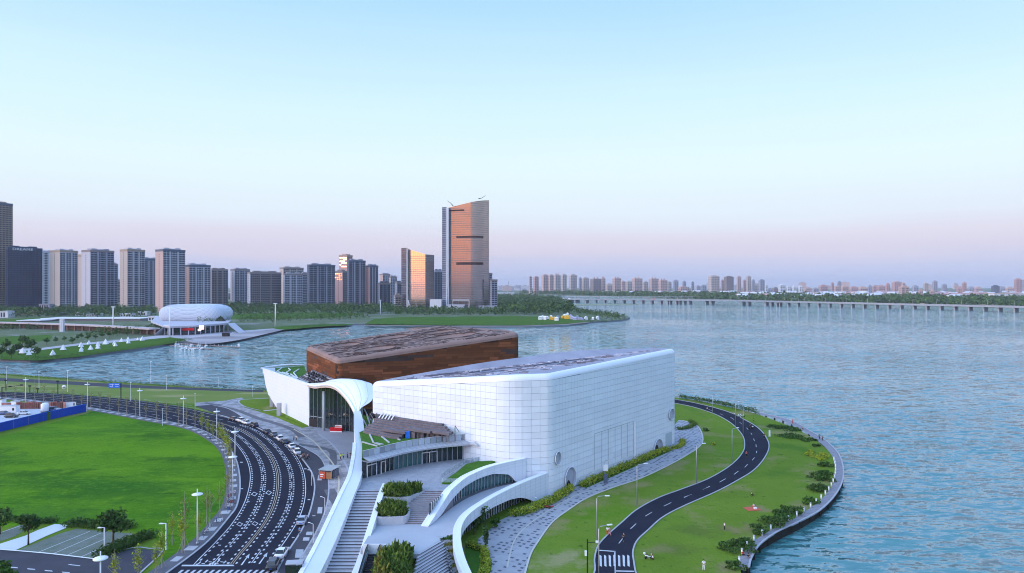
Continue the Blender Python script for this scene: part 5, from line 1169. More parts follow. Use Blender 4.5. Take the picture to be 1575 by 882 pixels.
TW = [
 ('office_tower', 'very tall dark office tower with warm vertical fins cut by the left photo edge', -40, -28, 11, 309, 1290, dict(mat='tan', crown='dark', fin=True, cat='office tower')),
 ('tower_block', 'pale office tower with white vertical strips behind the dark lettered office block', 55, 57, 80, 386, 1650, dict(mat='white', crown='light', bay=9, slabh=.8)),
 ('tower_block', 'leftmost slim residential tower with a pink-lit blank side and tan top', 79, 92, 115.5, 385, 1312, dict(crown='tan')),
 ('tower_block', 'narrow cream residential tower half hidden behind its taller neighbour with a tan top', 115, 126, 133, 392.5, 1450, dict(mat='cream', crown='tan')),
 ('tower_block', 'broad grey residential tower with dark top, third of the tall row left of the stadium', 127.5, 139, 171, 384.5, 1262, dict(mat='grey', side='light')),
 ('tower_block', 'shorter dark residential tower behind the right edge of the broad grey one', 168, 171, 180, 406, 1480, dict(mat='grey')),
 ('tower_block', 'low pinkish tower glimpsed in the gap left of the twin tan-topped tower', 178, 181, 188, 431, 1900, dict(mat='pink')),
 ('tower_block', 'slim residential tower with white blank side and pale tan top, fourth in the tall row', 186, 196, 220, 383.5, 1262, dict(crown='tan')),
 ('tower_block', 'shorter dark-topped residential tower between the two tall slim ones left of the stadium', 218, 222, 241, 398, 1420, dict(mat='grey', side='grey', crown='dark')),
 ('tower_block', 'tall residential tower with sunset-tinted side wall and dark flat top, just left of the stadium', 240.4, 251, 282, 383.5, 1235, dict(side='pink', crown='dark')),
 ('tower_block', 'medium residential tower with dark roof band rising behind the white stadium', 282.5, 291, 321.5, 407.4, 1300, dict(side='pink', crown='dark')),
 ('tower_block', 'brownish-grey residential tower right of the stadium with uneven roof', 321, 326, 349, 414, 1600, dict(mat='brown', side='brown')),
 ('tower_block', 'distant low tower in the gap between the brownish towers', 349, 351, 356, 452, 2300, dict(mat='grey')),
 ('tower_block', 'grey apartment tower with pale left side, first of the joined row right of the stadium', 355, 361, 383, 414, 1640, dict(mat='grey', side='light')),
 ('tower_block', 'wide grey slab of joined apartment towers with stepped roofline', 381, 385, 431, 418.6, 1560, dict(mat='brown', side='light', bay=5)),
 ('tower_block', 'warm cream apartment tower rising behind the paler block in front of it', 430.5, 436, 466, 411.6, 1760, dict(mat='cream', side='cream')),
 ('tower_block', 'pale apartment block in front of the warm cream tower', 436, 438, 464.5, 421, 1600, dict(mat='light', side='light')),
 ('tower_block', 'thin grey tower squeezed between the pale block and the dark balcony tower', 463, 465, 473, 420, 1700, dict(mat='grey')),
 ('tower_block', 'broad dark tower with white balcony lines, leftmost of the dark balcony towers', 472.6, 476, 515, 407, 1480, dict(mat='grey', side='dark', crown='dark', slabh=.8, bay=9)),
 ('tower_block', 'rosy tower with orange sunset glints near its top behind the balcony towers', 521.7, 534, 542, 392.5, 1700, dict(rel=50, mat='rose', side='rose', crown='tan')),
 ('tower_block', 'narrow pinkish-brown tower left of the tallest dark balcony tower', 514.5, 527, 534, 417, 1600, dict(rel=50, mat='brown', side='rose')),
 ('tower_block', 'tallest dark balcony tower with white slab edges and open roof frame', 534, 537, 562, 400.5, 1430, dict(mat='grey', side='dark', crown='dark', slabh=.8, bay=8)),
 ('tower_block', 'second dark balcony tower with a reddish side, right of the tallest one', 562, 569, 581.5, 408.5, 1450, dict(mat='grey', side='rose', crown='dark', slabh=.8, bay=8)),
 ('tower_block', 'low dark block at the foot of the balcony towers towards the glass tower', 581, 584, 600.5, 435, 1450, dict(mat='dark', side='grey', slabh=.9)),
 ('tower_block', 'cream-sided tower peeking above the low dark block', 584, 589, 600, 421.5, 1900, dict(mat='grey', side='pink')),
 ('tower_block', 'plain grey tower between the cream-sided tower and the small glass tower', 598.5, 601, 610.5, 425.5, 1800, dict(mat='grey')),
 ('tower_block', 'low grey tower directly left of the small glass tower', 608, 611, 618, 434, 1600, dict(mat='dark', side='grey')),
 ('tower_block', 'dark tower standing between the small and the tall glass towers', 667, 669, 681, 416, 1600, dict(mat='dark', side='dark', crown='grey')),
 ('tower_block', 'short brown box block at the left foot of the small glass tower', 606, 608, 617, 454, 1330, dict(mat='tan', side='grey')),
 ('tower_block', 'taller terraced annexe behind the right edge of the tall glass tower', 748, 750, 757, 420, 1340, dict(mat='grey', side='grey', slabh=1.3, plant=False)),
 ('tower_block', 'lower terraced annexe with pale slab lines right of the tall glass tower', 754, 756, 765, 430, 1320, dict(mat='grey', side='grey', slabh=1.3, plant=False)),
]
for nm, lab, x0, xs, x1, yt, D, kw in TW: tower(nm, lab, x0, xs, x1, yt, D, **kw)
# orange glints: mirror panes with the sunset's orange also put into their colour
GLINT = M('glint_tinted_glass', (.80, .36, .18), .16, metal=1.)
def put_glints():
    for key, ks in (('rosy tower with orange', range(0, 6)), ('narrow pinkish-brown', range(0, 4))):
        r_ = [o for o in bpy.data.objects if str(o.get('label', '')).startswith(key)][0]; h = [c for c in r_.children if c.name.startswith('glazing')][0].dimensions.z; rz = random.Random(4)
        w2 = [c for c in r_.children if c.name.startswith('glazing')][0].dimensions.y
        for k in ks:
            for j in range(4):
                if rz.random() < .75: b = MB(); b.box(-.62, -.45, w2 * (.06 + j * .23), w2 * (.06 + j * .23) + w2 * .17, h - 7 - k * 4.4, h - 4.0 - k * 4.4); b.build('glint_pane', GLINT, r_)
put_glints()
# dark lettered office block
ob = tower('office_block', 'dark blue glass office block with white letters DREAME along its roof edge', 10, 12, 56.5, 380, 1290, mat='navy', crown='navy', fin=True, cat='office block')
def text(s, size, loc, rot, mat, parent, ext=.15, sx=1.):
    cu = bpy.data.curves.new('lettering', 'FONT'); cu.body = s; cu.size = size; cu.extrude = ext; cu.align_x = 'CENTER'; cu.materials.append(mat)
    o = bpy.data.objects.new('lettering', cu); me = bpy.data.meshes.new_from_object(o); bpy.data.objects.remove(o)
    if not me.materials: me.materials.append(mat)
    o = bpy.data.objects.new('lettering', me); COL.objects.link(o); o.parent = parent; o.location = loc; o.rotation_euler = rot; o.scale = (sx, 1, 1); return o
hh_ = zat(380, 1290) - .2; text('DREAME', 6.5, (26, -.75, hh_ - 5.6), (R(90), 0, 0), TEXTW, ob, .2, 1.5)

# ---- the two glass towers
def glass_tower(name, label, plan, ztop, mat, floor=4.2, vstep=3.2, loc=None):
    """plan: polyline of the outline (world); ztop(i): height at plan point"""
    root = wroot(name, (plan[0].x, plan[0].y, .2), label, 'glass tower'); n = len(plan)
    b = MB(); b.ribbon([V3(p.x, p.y, .2) for p in plan], [V3(p.x, p.y, z) for p, z in zip(plan, ztop)]); b.add([V3(p.x, p.y, z - 1.5) for p, z in zip(plan, ztop)][:-1], [tuple(range(n - 1))]); b.build('curtain_wall', mat, root)
    b = MB(); nf = int(max(ztop) / floor)
    for k in range(1, nf):
        z = k * floor
        for i in range(n - 1):
            if z > min(ztop[i], ztop[i + 1]) - .5: continue
            a, c = plan[i], plan[i + 1]; nn = out_n(a, c); b.obox(V3((a.x + c.x) / 2, (a.y + c.y) / 2, z), (c - a) / 2, nn * .14, (0, 0, .36))
    b.build('floor_line', bpy.data.materials.get('spandrel') or M('spandrel', (.16, .17, .19), .5), root, kind='stuff')
    b = MB()
    for i in range(n - 1):
        a, c = plan[i], plan[i + 1]; l = (c - a).length; m_ = max(1, round(l / vstep)); nn = out_n(a, c)
        for k in range(m_): q = a.lerp(c, k / m_); z = ztop[i] + (ztop[i + 1] - ztop[i]) * k / m_; b.obox(V3(q.x, q.y, z / 2 + .1), (c - a).normalized() * .09, nn * .14, (0, 0, z / 2 - .1))
    b.build('mullion', bpy.data.materials['spandrel'], root, kind='stuff')
    return root
MIR = M('tower_glass', (.40, .325, .30), .10, metal=.92, bump=.02, bscale=.05); MIR2 = M('low_tower_glass', (.80, .66, .56), .08, metal=.95, bump=.02, bscale=.06)
def pl(px, D): return V3((px - 787.5) / F * D, D)
DG = 1312
main = [pl(690, DG + 13), pl(724, DG), pl(729, DG + .3), pl(734, DG + 2.5), pl(739, DG + 7), pl(744.5, DG + 14), pl(752, DG + 28)]
arc = smooth([Vector((p.x, p.y, 0)) for p in main[1:]], 5)
plan = [main[0]] + arc + [pl(744, DG + 62), pl(700, DG + 62), main[0].copy()]
zt = [0] * len(plan)
for i, p in enumerate(plan): px = 787.5 + p.x / p.y * F; zt[i] = zat(np.interp(px, [690, 752], [318.5, 305.5]), DG)
gt = glass_tower('glass_tower', 'tallest glass tower with slanting top, dark slots and orange sunset reflection', plan, zt, MIR)
b = MB()
lp = [pl(680, DG + 24), pl(680.2, DG + 12), pl(687.5, DG + 9), pl(687.5, DG + 50), pl(680, DG + 50)]; zz = zat(318, DG)
b.slab(lp, .2, zz); b.build('side_slab', TM['dark'], gt)
b = MB()
for k in range(1, 48): z = k * 4.2; b.obox(V3((lp[1].x + lp[2].x) / 2, (lp[1].y + lp[2].y) / 2 - .1, z), (lp[2] - lp[1]) / 2, (0, .25, 0), (0, 0, .5))
b.build('louvre', TM['grey'], gt, kind='stuff')
for px, w in ((686.6, .9), (689.4, .8)):
    p = pl(px, DG + 7); b = MB(); b.box(p.x - w, p.x + w, p.y - 1.2, p.y + 8, .2, zat(319, DG)); b.build('white_fin', TM['white'], gt)
fd = (main[1] - main[0]).normalized(); fn = out_n(main[0], main[1])
def fpt(px, py):
    k = (px - 787.5) / F; a = main[0]; t = (k * a.y - a.x) / (fd.x - k * fd.y); t = min(t, (main[1] - main[0]).length); p = a + fd * t; p.z = zat(py, p.y); return p
SLOT = M('dark_slot', (.05, .02, .018), .8)
for (xa, xb, ya, yb_) in ((691, 714, 322, 324.5), (702, 744, 363, 366), (702, 744, 403.5, 407.5)):
    pts = [q for q in [fpt(xa, ya)] if True]; line_ = [V3(fpt(xa, ya).x, fpt(xa, ya).y)] + ([V3(main[1].x, main[1].y)] + [V3(p.x, p.y) for p in arc if p.x < pl(xb, DG).x and p.x > main[1].x + .1] if xb > 724 else [V3(fpt(xb, ya).x, fpt(xb, ya).y)])
    z0, z1 = zat(yb_, DG), zat(ya, DG); b = MB(); o1 = offs(line_, .35); b.ribbon([V3(p.x, p.y, z0) for p in o1], [V3(p.x, p.y, z1) for p in o1]); b.ribbon([V3(p.x, p.y, z1) for p in o1], [V3(p.x, p.y, z1) for p in line_]); b.build('dark_slot', SLOT, gt)
for (p0, p1) in (((689, 317.5), (688, 315)), ((744, 306.5), (747, 302.5))): pass
b = MB(); b.tube([pd(697, 317, DG + 4), pd(693, 312.5, DG + 4), pd(688, 309, DG + 2)], [.9, .5, .3], 5); b.build('roof_crane', BLACKM, gt)
b = MB(); b.tube([pd(736, 306, DG + 12), pd(741, 305, DG + 12), pd(747, 301, DG + 10)], [.9, .5, .3], 5); b.build('roof_crane', BLACKM, gt)
b = MB(); b.tube([pd(696.5, 478, DG - 6), pd(696.5, 462, DG - 6), pd(721.5, 462, DG - 10), pd(721.5, 478, DG - 10)], 1.1, 4); b.build('portal_frame', TM['white'], gt)
b = MB(); p = pd(687, 470, DG - 12); b.box(p.x, p.x + 34, p.y, p.y + 14, .2, p.z + 1.5); b.build('podium', TM['light'], gt)
b = MB(); p = pd(736, 473, DG - 6); b.box(p.x, p.x + 30, p.y, p.y + 24, .2, p.z + 3); b.build('podium', TM['grey'], gt)
b = MB(); b.tube([pd(761, 471, DG - 8), pd(765.5, 471, DG - 8), pd(765.5, 479, DG - 8)], .8, 4); b.build('portal_frame', TM['white'], gt)

D2 = 1325
pA, pB, pC = pl(627, D2 + 15), pl(654.2, D2), pl(667.6, D2 + 16)
plan = [pA, pB, pC, pl(655, D2 + 50), pl(628, D2 + 44), pA.copy()]
zs = [zat(382.5, D2), zat(391.5, D2), zat(392, D2), zat(392, D2), zat(384, D2), zat(382.5, D2)]
g2 = glass_tower('glass_tower', 'lower glass tower with slanting roof, white vertical fin and glowing orange face', plan, zs, MIR2, 4.2, 4.4)
lp = [pl(617.3, D2 + 22), pl(625.6, D2 + 12), pl(627, D2 + 15), pl(628, D2 + 40), pl(618, D2 + 40)]
b = MB(); b.slab(lp, .2, zat(381, D2)); b.build('side_wing', M('blue_mirror', (.50, .45, .50), .10, metal=.9), g2)
b = MB()
for k in range(1, 27): z = k * 4.6; a, c = lp[0], lp[1]; b.obox(V3((a.x + c.x) / 2, (a.y + c.y) / 2, z), (c - a) / 2, out_n(a, c) * .15, (0, 0, .4))
b.build('floor_line', bpy.data.materials['spandrel'], g2, kind='stuff')
b = MB(); p = pl(626.3, D2 + 10); b.box(p.x - 1.0, p.x + 1.0, p.y - 2, p.y + 4, .2, zat(382, D2)); b.tube([pd(628, 462, D2), pd(629.5, 470, D2 - 2), pd(632, 478.5, D2 - 4)], [.9, 1.2, 1.6], 6); b.build('white_fin', TM['white'], g2)
b = MB(); p = pd(661, 461, 1300); b.box(p.x, p.x + 21, 1300, 1322, .2, p.z); b.build('white_annexe', TM['white'], None) if 0 else None
wb = empty('low_building', (pd(661, 0, 1300).x, 1300, .2), 0, 'white box-shaped low building between the feet of the two glass towers', 'building')
b = MB(); b.box(0, 22, 0, 20, 0, zat(461, 1300)); b.build('wall', TM['white'], wb); b = MB(); b.box(2, 20, -.2, 0, 1, 4); b.build('window', WIN, wb)

# ============================================================ stadium, terraces, park on the far left shore
SD = 770
sc_ = pl(302.5, SD + 22); st_ = wroot('stadium', (sc_.x, sc_.y, 9), 'white pillow-shaped stadium wrapped in quilted diamond cushions', 'stadium')
hw, hd, ht = 105 * .72 / 2 * SD / 760 * .97, 22, (zat(468, SD + 6) - 9) * .97
nu, nv = 192, 42; b = MB(); G = []
def pillow(th, j, pil):
    ph = -.24 * math.pi + (.74 * math.pi) * j / nv; e = 4.5
    cx = math.copysign(abs(math.cos(th)) ** (2 / e), math.cos(th)); cy_ = math.copysign(abs(math.sin(th)) ** (2 / e), math.sin(th))
    r = abs(math.cos(ph)) ** .42 if j < nv else 0; zz = math.copysign(abs(math.sin(ph)) ** .9, math.sin(ph)); r += pil * .016
    return V3(sc_.x + hw * cx * r, sc_.y + hd * cy_ * r, 9 + ht * .40 + zz * ht * .60 + pil * .3 * max(0, zz))
def arc_th(u):   # even steps round the rounded-box outline
    return u
for j in range(nv + 1):
    for i in range(nu):
        th = 2 * math.pi * i / nu; pil = abs(math.sin(th * 16 + j * math.pi / 7)) * abs(math.sin(th * 16 - j * math.pi / 7)) if j < nv - 3 else 0
        G.append(pillow(th, j, pil))
b.add(G, [(j * nu + i, j * nu + (i + 1) % nu, (j + 1) * nu + (i + 1) % nu, (j + 1) * nu + i) for j in range(nv) for i in range(nu)], 0, True)
b.build('cushion_shell', M('pillow_foil', (.60, .65, .72), .45, (.56, .61, .69), .1), st_)
b = MB()
for s_ in (-1, 1):
    for k in range(32):
        b.tube([pillow((k * math.pi - s_ * j * math.pi / 7) / 16, j, .06) for j in range(0, nv - 4, 2)], .22, 4, cap=False)
b.build('cushion_seam', M('seam_grey', (.36, .41, .50), .6), st_, kind='stuff')
b = MB(); b.slab([V3(sc_.x + hw * .86 * math.cos(t * math.pi / 24), sc_.y + hd * .86 * math.sin(t * math.pi / 24)) for t in range(48)], 0, 10.5); b.build('plinth', TM['grey'], st_)
p = pd(341, 488, SD - 4); b = MB(); b.add([V3(p.x - 6, p.y - 3, 9.2), V3(p.x + 6, p.y - 3, 9.2), V3(p.x, p.y - 3, 15)], [(0, 1, 2)]); b.tube([V3(p.x - 6, p.y - 3.1, 9.2), V3(p.x, p.y - 3.1, 15), V3(p.x + 6, p.y - 3.1, 9.2)], .3, 5); b.build('entrance_gable', BLACKM, st_)
# terrace building under the stadium
tz = 9.0; PB = wroot('shore_pavilion', (-320, 680, 0), 'long low white-roofed shore pavilion with sloping ends and shops beneath, in front of the stadium', 'pavilion')
front = [g(x, y, tz) for x, y in [(236, 515), (258, 501.5), (300, 500.5), (330, 497), (352, 495.5), (367, 503.5)]]
front[0].z = front[-1].z = tz
fb = [pl(234, 668), pl(258, 664), pl(296, 672), pl(326, 700), pl(352, 722), pl(368, 700)]
top = [pl(252, 672), pl(262, 665), pl(296, 673), pl(328, 700), pl(350, 722)]; back = [pl(356, 800), pl(330, 860), pl(240, 880), pl(232, 760)]
b = MB(); b.slab([V3(p.x, p.y) for p in top + back], tz - 1.2, tz); b.build('roof_deck', TM['light'], PB)
b = MB(); inn = offs([V3(p.x, p.y) for p in top], -4); b.ribbon([V3(p.x, p.y, .3) for p in inn], [V3(p.x, p.y, tz - 1.2) for p in inn]); b.build('shop_front', GLASSD, PB)
for k, p in enumerate(resample([V3(p.x, p.y) for p in top], 7)): b = MB(); b.box(p.x - .4, p.x + .4, p.y + 1, p.y + 1.8, .3, tz - 1.2); b.build('pillar', TM['light'], PB)
for a, c, w in ((pl(235, 662), top[0], 9), (pl(367, 700), top[-1], 8)):
    b = MB(); A_ = V3(a.x, a.y, .3); C_ = V3(c.x, c.y, tz); d = V3(2, w * 1.6, 0); b.add([A_, C_, C_ + d, A_ + d, A_ - V3(0, 0, 0), C_ - V3(0, 0, 1.4), C_ + d - V3(0, 0, 1.4)], [(0, 1, 2, 3), (0, 1, 5), (3, 2, 6)]); b.build('ramp', TM['light'], PB)
b = MB(); pts = [V3(p.x, p.y, tz + .5) for p in top]; b.tube(pts, .5, 5); b.build('parapet', TM['white'], PB)
b = MB(); p = g(309, 506.5, 5.5); b.obox(V3(p.x - 8, 672, 6), (5.5, 0, 0), (0, .3, 0), (0, 0, 1.2)); b.build('sign_board', RED, PB)
GLOW = M('lit_sign', (.8, .5, .5), .5, emit=(1, .62, .55), es=1.6)
b = MB(); p = pd(310, 504, 664); b.obox(p, (2.2, 0, 0), (0, .3, 0), (0, 0, 1.8)); b.obox(p + V3(-2, 0, -2.4), (1.4, 0, 0), (0, .3, 0), (0, 0, 1)); b.build('lit_sign', GLOW, PB)
kb = empty('kiosk', (pl(347.5, 655).x, 655, .3), 0, 'small black kiosk on the grey shore plaza right of the shore pavilion', 'kiosk'); b = MB(); b.box(-3, 3, -2, 2, 0, 3.4); b.build('wall', BLACKM, kb); b = MB(); b.box(-3.4, 4.6, -2.4, 2.4, 3.4, 3.8); b.build('roof', TM['dark'], kb)
# elevated walkway to the left
WK = wroot('elevated_walkway', (-430, 740, 0), 'long curved elevated walkway with a pale pink deck on columns crossing the park at left', 'walkway')
wk = smooth([pl(-60, 800), pl(0, 785), pl(60, 765), pl(130, 735), pl(190, 702), pl(238, 672)], 6)
b = MB(); b.strip([V3(p.x, p.y, 7) for p in wk], 11, -1.3, 0); b.build('deck', M('pink_deck', (.50, .42, .42), .8), WK)
for p in resample(wk, 13): b = MB(); b.box(p.x - .7, p.x + .7, p.y - .7, p.y + .7, .2, 5.7); b.build('column', M('deck_column', (.34, .24, .22), .8) if 'deck_column' not in bpy.data.materials else bpy.data.materials['deck_column'], WK)
b = MB(); q = offs(wk, -6); b.ribbon([V3(p.x, p.y, .3) for p in q], [V3(p.x, p.y, 5.7) for p in q]); b.build('back_wall', M('reddish_wall', (.16, .11, .10), .8), WK)
for (x0, x1, y, D, lab) in ((62, 215, 490, 930, 'upper pale terrace roof stepping back behind the elevated walkway'), (25, 62, 493, 900, 'sloping pale terrace roof at the far left behind the walkway')):
    rt = empty('terrace_roof', (pl(x0, D).x, D, 0), 0, lab, 'roof terrace'); z = zat(y, D); w = (x1 - x0) * D / F
    b = MB(); b.box(0, w, 0, 40, z - 1, z); b.build('roof', TM['white'], rt); b = MB(); b.box(2, w - 2, 4, 38, .2, z - 1); b.build('wall', TM['grey'], rt)
py_ = wroot('pylon', (pl(95, 720).x, 720, 0), 'white slab pylon standing in front of the elevated walkway', 'pylon')
b = MB(); p = pl(95, 720); b.box(p.x - 1.7, p.x - .2, 719, 722, .2, zat(491, 720)); b.box(p.x + .2, p.x + 1.7, 719, 722, .2, zat(491, 720)); b.build('pillar', TM['white'], py_)
b = MB(); b.box(p.x - .2, p.x + .2, 719.5, 721.5, .2, zat(494, 720)); b.build('web', TM['grey'], py_)
for px, yt, yb_, lab in ((174, 472.5, 509, 'tall white light mast rising from the trees in the left park'), (261, 474, 519, 'tall white light mast in front of the left end of the stadium'), (423.5, 467.5, 503.5, 'tall white light mast at the tip of the small lawn right of the plaza'), (585, 462, 484, 'short white light mast on the lawn left of the lower glass tower')):
    D = F * (H - .3) / (yb_ - YH); p = pl(px, D); r_ = empty('light_mast', (p.x, D, .3), 0, lab, 'light mast', 'tall white masts along the far shore'); h = zat(yt, D) - .3; b = MB(); b.tube([V3(0, 0, 0), V3(0, 0, h)], [.75, .5], 8); b.build('mast', WPOLE, r_)
    b = MB(); b.box(-2.2, 2.2, -.25, .25, h - .3, h + .5); b.build('lamp_bar', WPOLE, r_)
# low white buildings among the trees below the towers
for k, (x0, x1, yt, yb_, mt, lab) in enumerate([(116, 129, 481, 486, 'white', 'small white box building in the trees left of the first mast'), (133, 150, 483.5, 487, 'white', 'long low white building right of the white box building'), (185, 201, 482.5, 487.5, 'white', 'white flat-roofed building right of the first mast'), (212, 226, 479.5, 486, 'white', 'white flat-roofed building below the dark-topped tower'),
        (228, 241, 487, 494, 'white', 'white block directly left of the stadium'), (0, 12, 479, 489, 'white', 'white block at the foot of the very tall tower'), (17, 60, 478, 484, 'tan', 'brown colonnaded podium at the foot of the dark office block'), (60, 76, 468, 482, 'grey', 'grey podium between the office block and the first residential tower'), (89, 97, 481.5, 485.5, 'dark', 'small blue-grey shed in the trees')]):
    D = F * (H - .2) / (yb_ - YH); r_ = empty('low_building', (pl(x0, D).x, D, .2), 0, lab, 'building'); w = (x1 - x0) * D / F; h = zat(yt, D)
    b = MB(); b.box(0, w, 0, 14, 0, h - .6); b.build('wall', TM[mt], r_); b = MB(); b.box(-.6, w + .6, -.8, 14.6, h - .6, h); b.build('roof', TM[mt], r_)
    b = MB()
    for j in range(max(2, int(w / 4))): b.box(1 + j * 4, 3.4 + j * 4 if 3.4 + j * 4 < w else w - .2, -.08, .05, 1, max(2, h - 2.2))
    b.build('window', WIN, r_, kind='stuff')
# camping pyramids on the lawn
c7 = lambda x, y: (x / 7.16, 460 + y / 7.16)
tents = [(250, 603, 1), (318, 622, 1.1), (372, 597, 1.1), (582, 624, 1.1), (695, 566, 1.15), (893, 532, 1.1), (893, 584, 1), (896, 566, .8), (980, 504, 1), (998, 562, 1), (1080, 524, 1.1), (1078, 551, 1), (1163, 504, 1.3), (1258, 504, .9), (1270, 524, .9), (1337, 476, 1), (1410, 472, 1.2), (1414, 492, .9), (1516, 452, .6), (1567, 462, 1.1)]
tl = ['leftmost', 'second', 'third', 'fourth', 'fifth']
tp = empty('tent', label='', cat='tent'); b = MB(); b.add([V3(-1.9, -1.7, .4), V3(1.9, -1.7, .4), V3(1.9, 1.7, .4), V3(-1.9, 1.7, .4), V3(0, 0, 5.0)], [(0, 1, 4), (1, 2, 4), (2, 3, 4), (3, 0, 4)]); b.build('canvas', CAMP_W, tp)
b = MB()
for x in (-1.8, 1.8):
    for y in (-1.6, 1.6): b.tube([V3(x, y, 0), V3(x, y, .5)], .05, 4)
b.tube([V3(0, 0, 0), V3(0, 0, 5.2)], .06, 4); b.build('pole', STEEL, tp)
for k, (x, y, s) in enumerate(tents):
    px, py = c7(x, y); p = g(px, py, .3); lab = 'white pointed tent on the shoreside lawn, %s from the left' % ordn(k)
    if k == 0: tp.location = p; tp['label'] = lab; tp['group'] = 'white tents on the park lawn'
    else: copy_tree(tp, p, rnd.uniform(0, 1.5), lab, s * .78)
# jetty with moored boats and the thin pier
jt = wroot('jetty', (g(290, 535, WZ).x, g(290, 535, WZ).y, -1), 'wooden jetty crowded with small boats at the tip of the park lawn', 'jetty')
for ln in ([(262, 531), (325, 536.8)], [(275, 528.5), (326, 531.5)]): b = MB(); b.strip([g(x, y, -.8) for x, y in ln], 3, -.5, 0); b.build('deck', M('jetty_wood', (.30, .22, .20), .8) if 'jetty_wood' not in bpy.data.materials else bpy.data.materials['jetty_wood'], jt)
pr_ = wroot('pier', (g(345, 532, WZ).x, g(345, 532, WZ).y, -1), 'thin straight floating pier reaching right from the jetty', 'pier')
b = MB(); b.strip([g(318, 531.2, -.8), g(368, 533.8, -.8)], 1.6, -.5, 0); b.build('deck', bpy.data.materials['jetty_wood'], pr_); b = MB(); p = g(367.5, 531.5, 0); b.box(p.x - .8, p.x + .8, p.y - .8, p.y + .8, -.9, 1.4); b.build('end_box', WPOLE, pr_)
for k in range(7): p = g(320, 531.3, -.8).lerp(g(366, 533.6, -.8), (k + .5) / 7); b = MB(); b.tube([p, p + V3(0, 0, 1.3)], .12, 4); b.build('post', WPOLE, pr_)
def boat_proto():
    r_ = empty('boat'); S_ = [(-2.6, .75, .55), (-1.2, .95, .5), (.6, .95, .5), (1.9, .6, .6), (2.9, .04, .75)]; V = []
    for x, w, h in S_: V += [(x, -w, h), (x, -w * .6, 0), (x, w * .6, 0), (x, w, h)]
    b = MB(); b.add(V, [(i * 4 + j, i * 4 + j + 1, i * 4 + j + 5, i * 4 + j + 4) for i in range(4) for j in range(3)] + [(0, 1, 2, 3)]); b.build('hull', WPOLE, r_)
    b = MB(); b.add([(x, -w * .9, h * .55) for x, w, h in S_] + [(x, w * .9, h * .55) for x, w, h in S_], [(i, i + 1, i + 6, i + 5) for i in range(4)]); b.build('deck', bpy.data.materials['jetty_wood'], r_)
    b = MB(); b.box(-.9, .5, -.5, .5, .3, 1.2); b.build('cabin', WPOLE, r_); b = MB(); b.tube([V3(-.2, 0, .5), V3(-.2, 0, 3.4)], .06, 4); b.build('mast', WPOLE, r_); return r_
bp = None; rz = random.Random(21)
for k in range(26):
    t = rz.random(); row = k % 3; p = g(268 + 54 * t, (533.6, 530.8, 538.0)[row] + t * (3.6, 2.4, 1.5)[row] - (0 if row != 2 else 1), WZ)
    lab = 'small white boat moored in the crowd at the park jetty'
    if bp is None: bp = boat_proto(); bp.location = p; tag(bp, lab, 'boat', 'small boats moored at the jetty')
    else: copy_tree(bp, p, rz.uniform(1.2, 1.9), lab)
# fair stalls on the mid shore lawn
fz = lambda x, y: (780 + x / 7.16, 450 + y / 7.16)
fp = None; rz = random.Random(5)
stl = [(365, 300, 'w'), (392, 296, 'w'), (418, 300, 'w'), (440, 292, 'w'), (478, 300, 'y'), (505, 304, 'y'), (545, 310, 'w'), (520, 300, 'y'), (485, 276, 'w'), (560, 285, 'g'), (620, 285, 'y'), (652, 290, 'y'), (672, 292, 'y'), (640, 268, 'w'), (665, 250, 'w'), (700, 278, 'b'), (720, 295, 'b'), (745, 305, 'b'), (770, 290, 'g'), (790, 305, 'g'), (815, 305, 'b'), (868, 300, 'w'), (945, 300, 'w'), (995, 300, 'w')]
FM = {'w': CAMP_W, 'y': YELL, 'g': TM['grey'], 'b': M('lilac_canvas', (.42, .42, .60), .7)}; cn_ = {'w': 'white', 'y': 'yellow', 'g': 'grey', 'b': 'lilac'}; cnt = {}
for k, (x, y, c) in enumerate(stl):
    px, py = fz(x, y); p = g(px, py, .3); cnt[c] = cnt.get(c, 0) + 1
    r_ = empty('stall', p, rz.uniform(-.4, .4), '%s fair stall on the headland lawn, %s %s one from the left' % (cn_[c], ordn(cnt[c] - 1), cn_[c]), 'stall', 'fair stalls on the headland lawn')
    w = rz.uniform(1.8, 3.2); h = rz.uniform(2.2, 4); b = MB(); b.add([V3(-w, -w, h), V3(w, -w, h), V3(w, w, h), V3(-w, w, h), V3(0, 0, h + 1.8)], [(0, 1, 4), (1, 2, 4), (2, 3, 4), (3, 0, 4)]); b.build('canopy', FM[c], r_)
    b = MB(); b.box(-w * .9, w * .9, -w * .8, w * .8, 0, h * .92); b.build('wall', FM[c], r_)
# ============================================================ woods
wood('tree_belt', [(0, 489), (0, 479.5), (240, 479), (240, 487), (180, 489), (100, 488.5)], 15, (9, 15), LEAFD, 24)
wood('tree_belt', [(352, 486), (350, 474), (480, 473.5), (600, 474), (620, 480), (600, 484), (560, 486), (480, 484)], 15, (8, 14), LEAFD, 24)
wood('tree_belt', [(365, 493), (400, 489.5), (520, 488), (570, 489), (560, 492.5), (450, 495), (400, 497), (370, 497)], 11, (4, 8), LEAFD, 22, 1.3)
wood('tree_belt', [(600, 485.5), (620, 479.5), (700, 479), (770, 477), (772, 485.5), (700, 485.5)], 13, (7, 12), LEAFD, 26)
wood('headland_wood', [(765, 484.5), (765, 457), (790, 457.5), (830, 459), (860, 463), (866, 468), (878, 474), (884, 480), (880, 485), (840, 485.5)], 15, (9, 16), LEAFD, 26)
wood('headland_wood', [(885, 482.5), (880, 476), (905, 479.5), (935, 483.5), (962, 488.3), (955, 491.5), (935, 490)], 10, (4, 8), LEAFD, 24)
wood('marsh_plants', [(905, 497), (880, 486), (935, 489.5), (966, 489.4), (958, 493.5), (930, 497)], 7, (1.5, 3.5), LEAF, 14, 1.6)
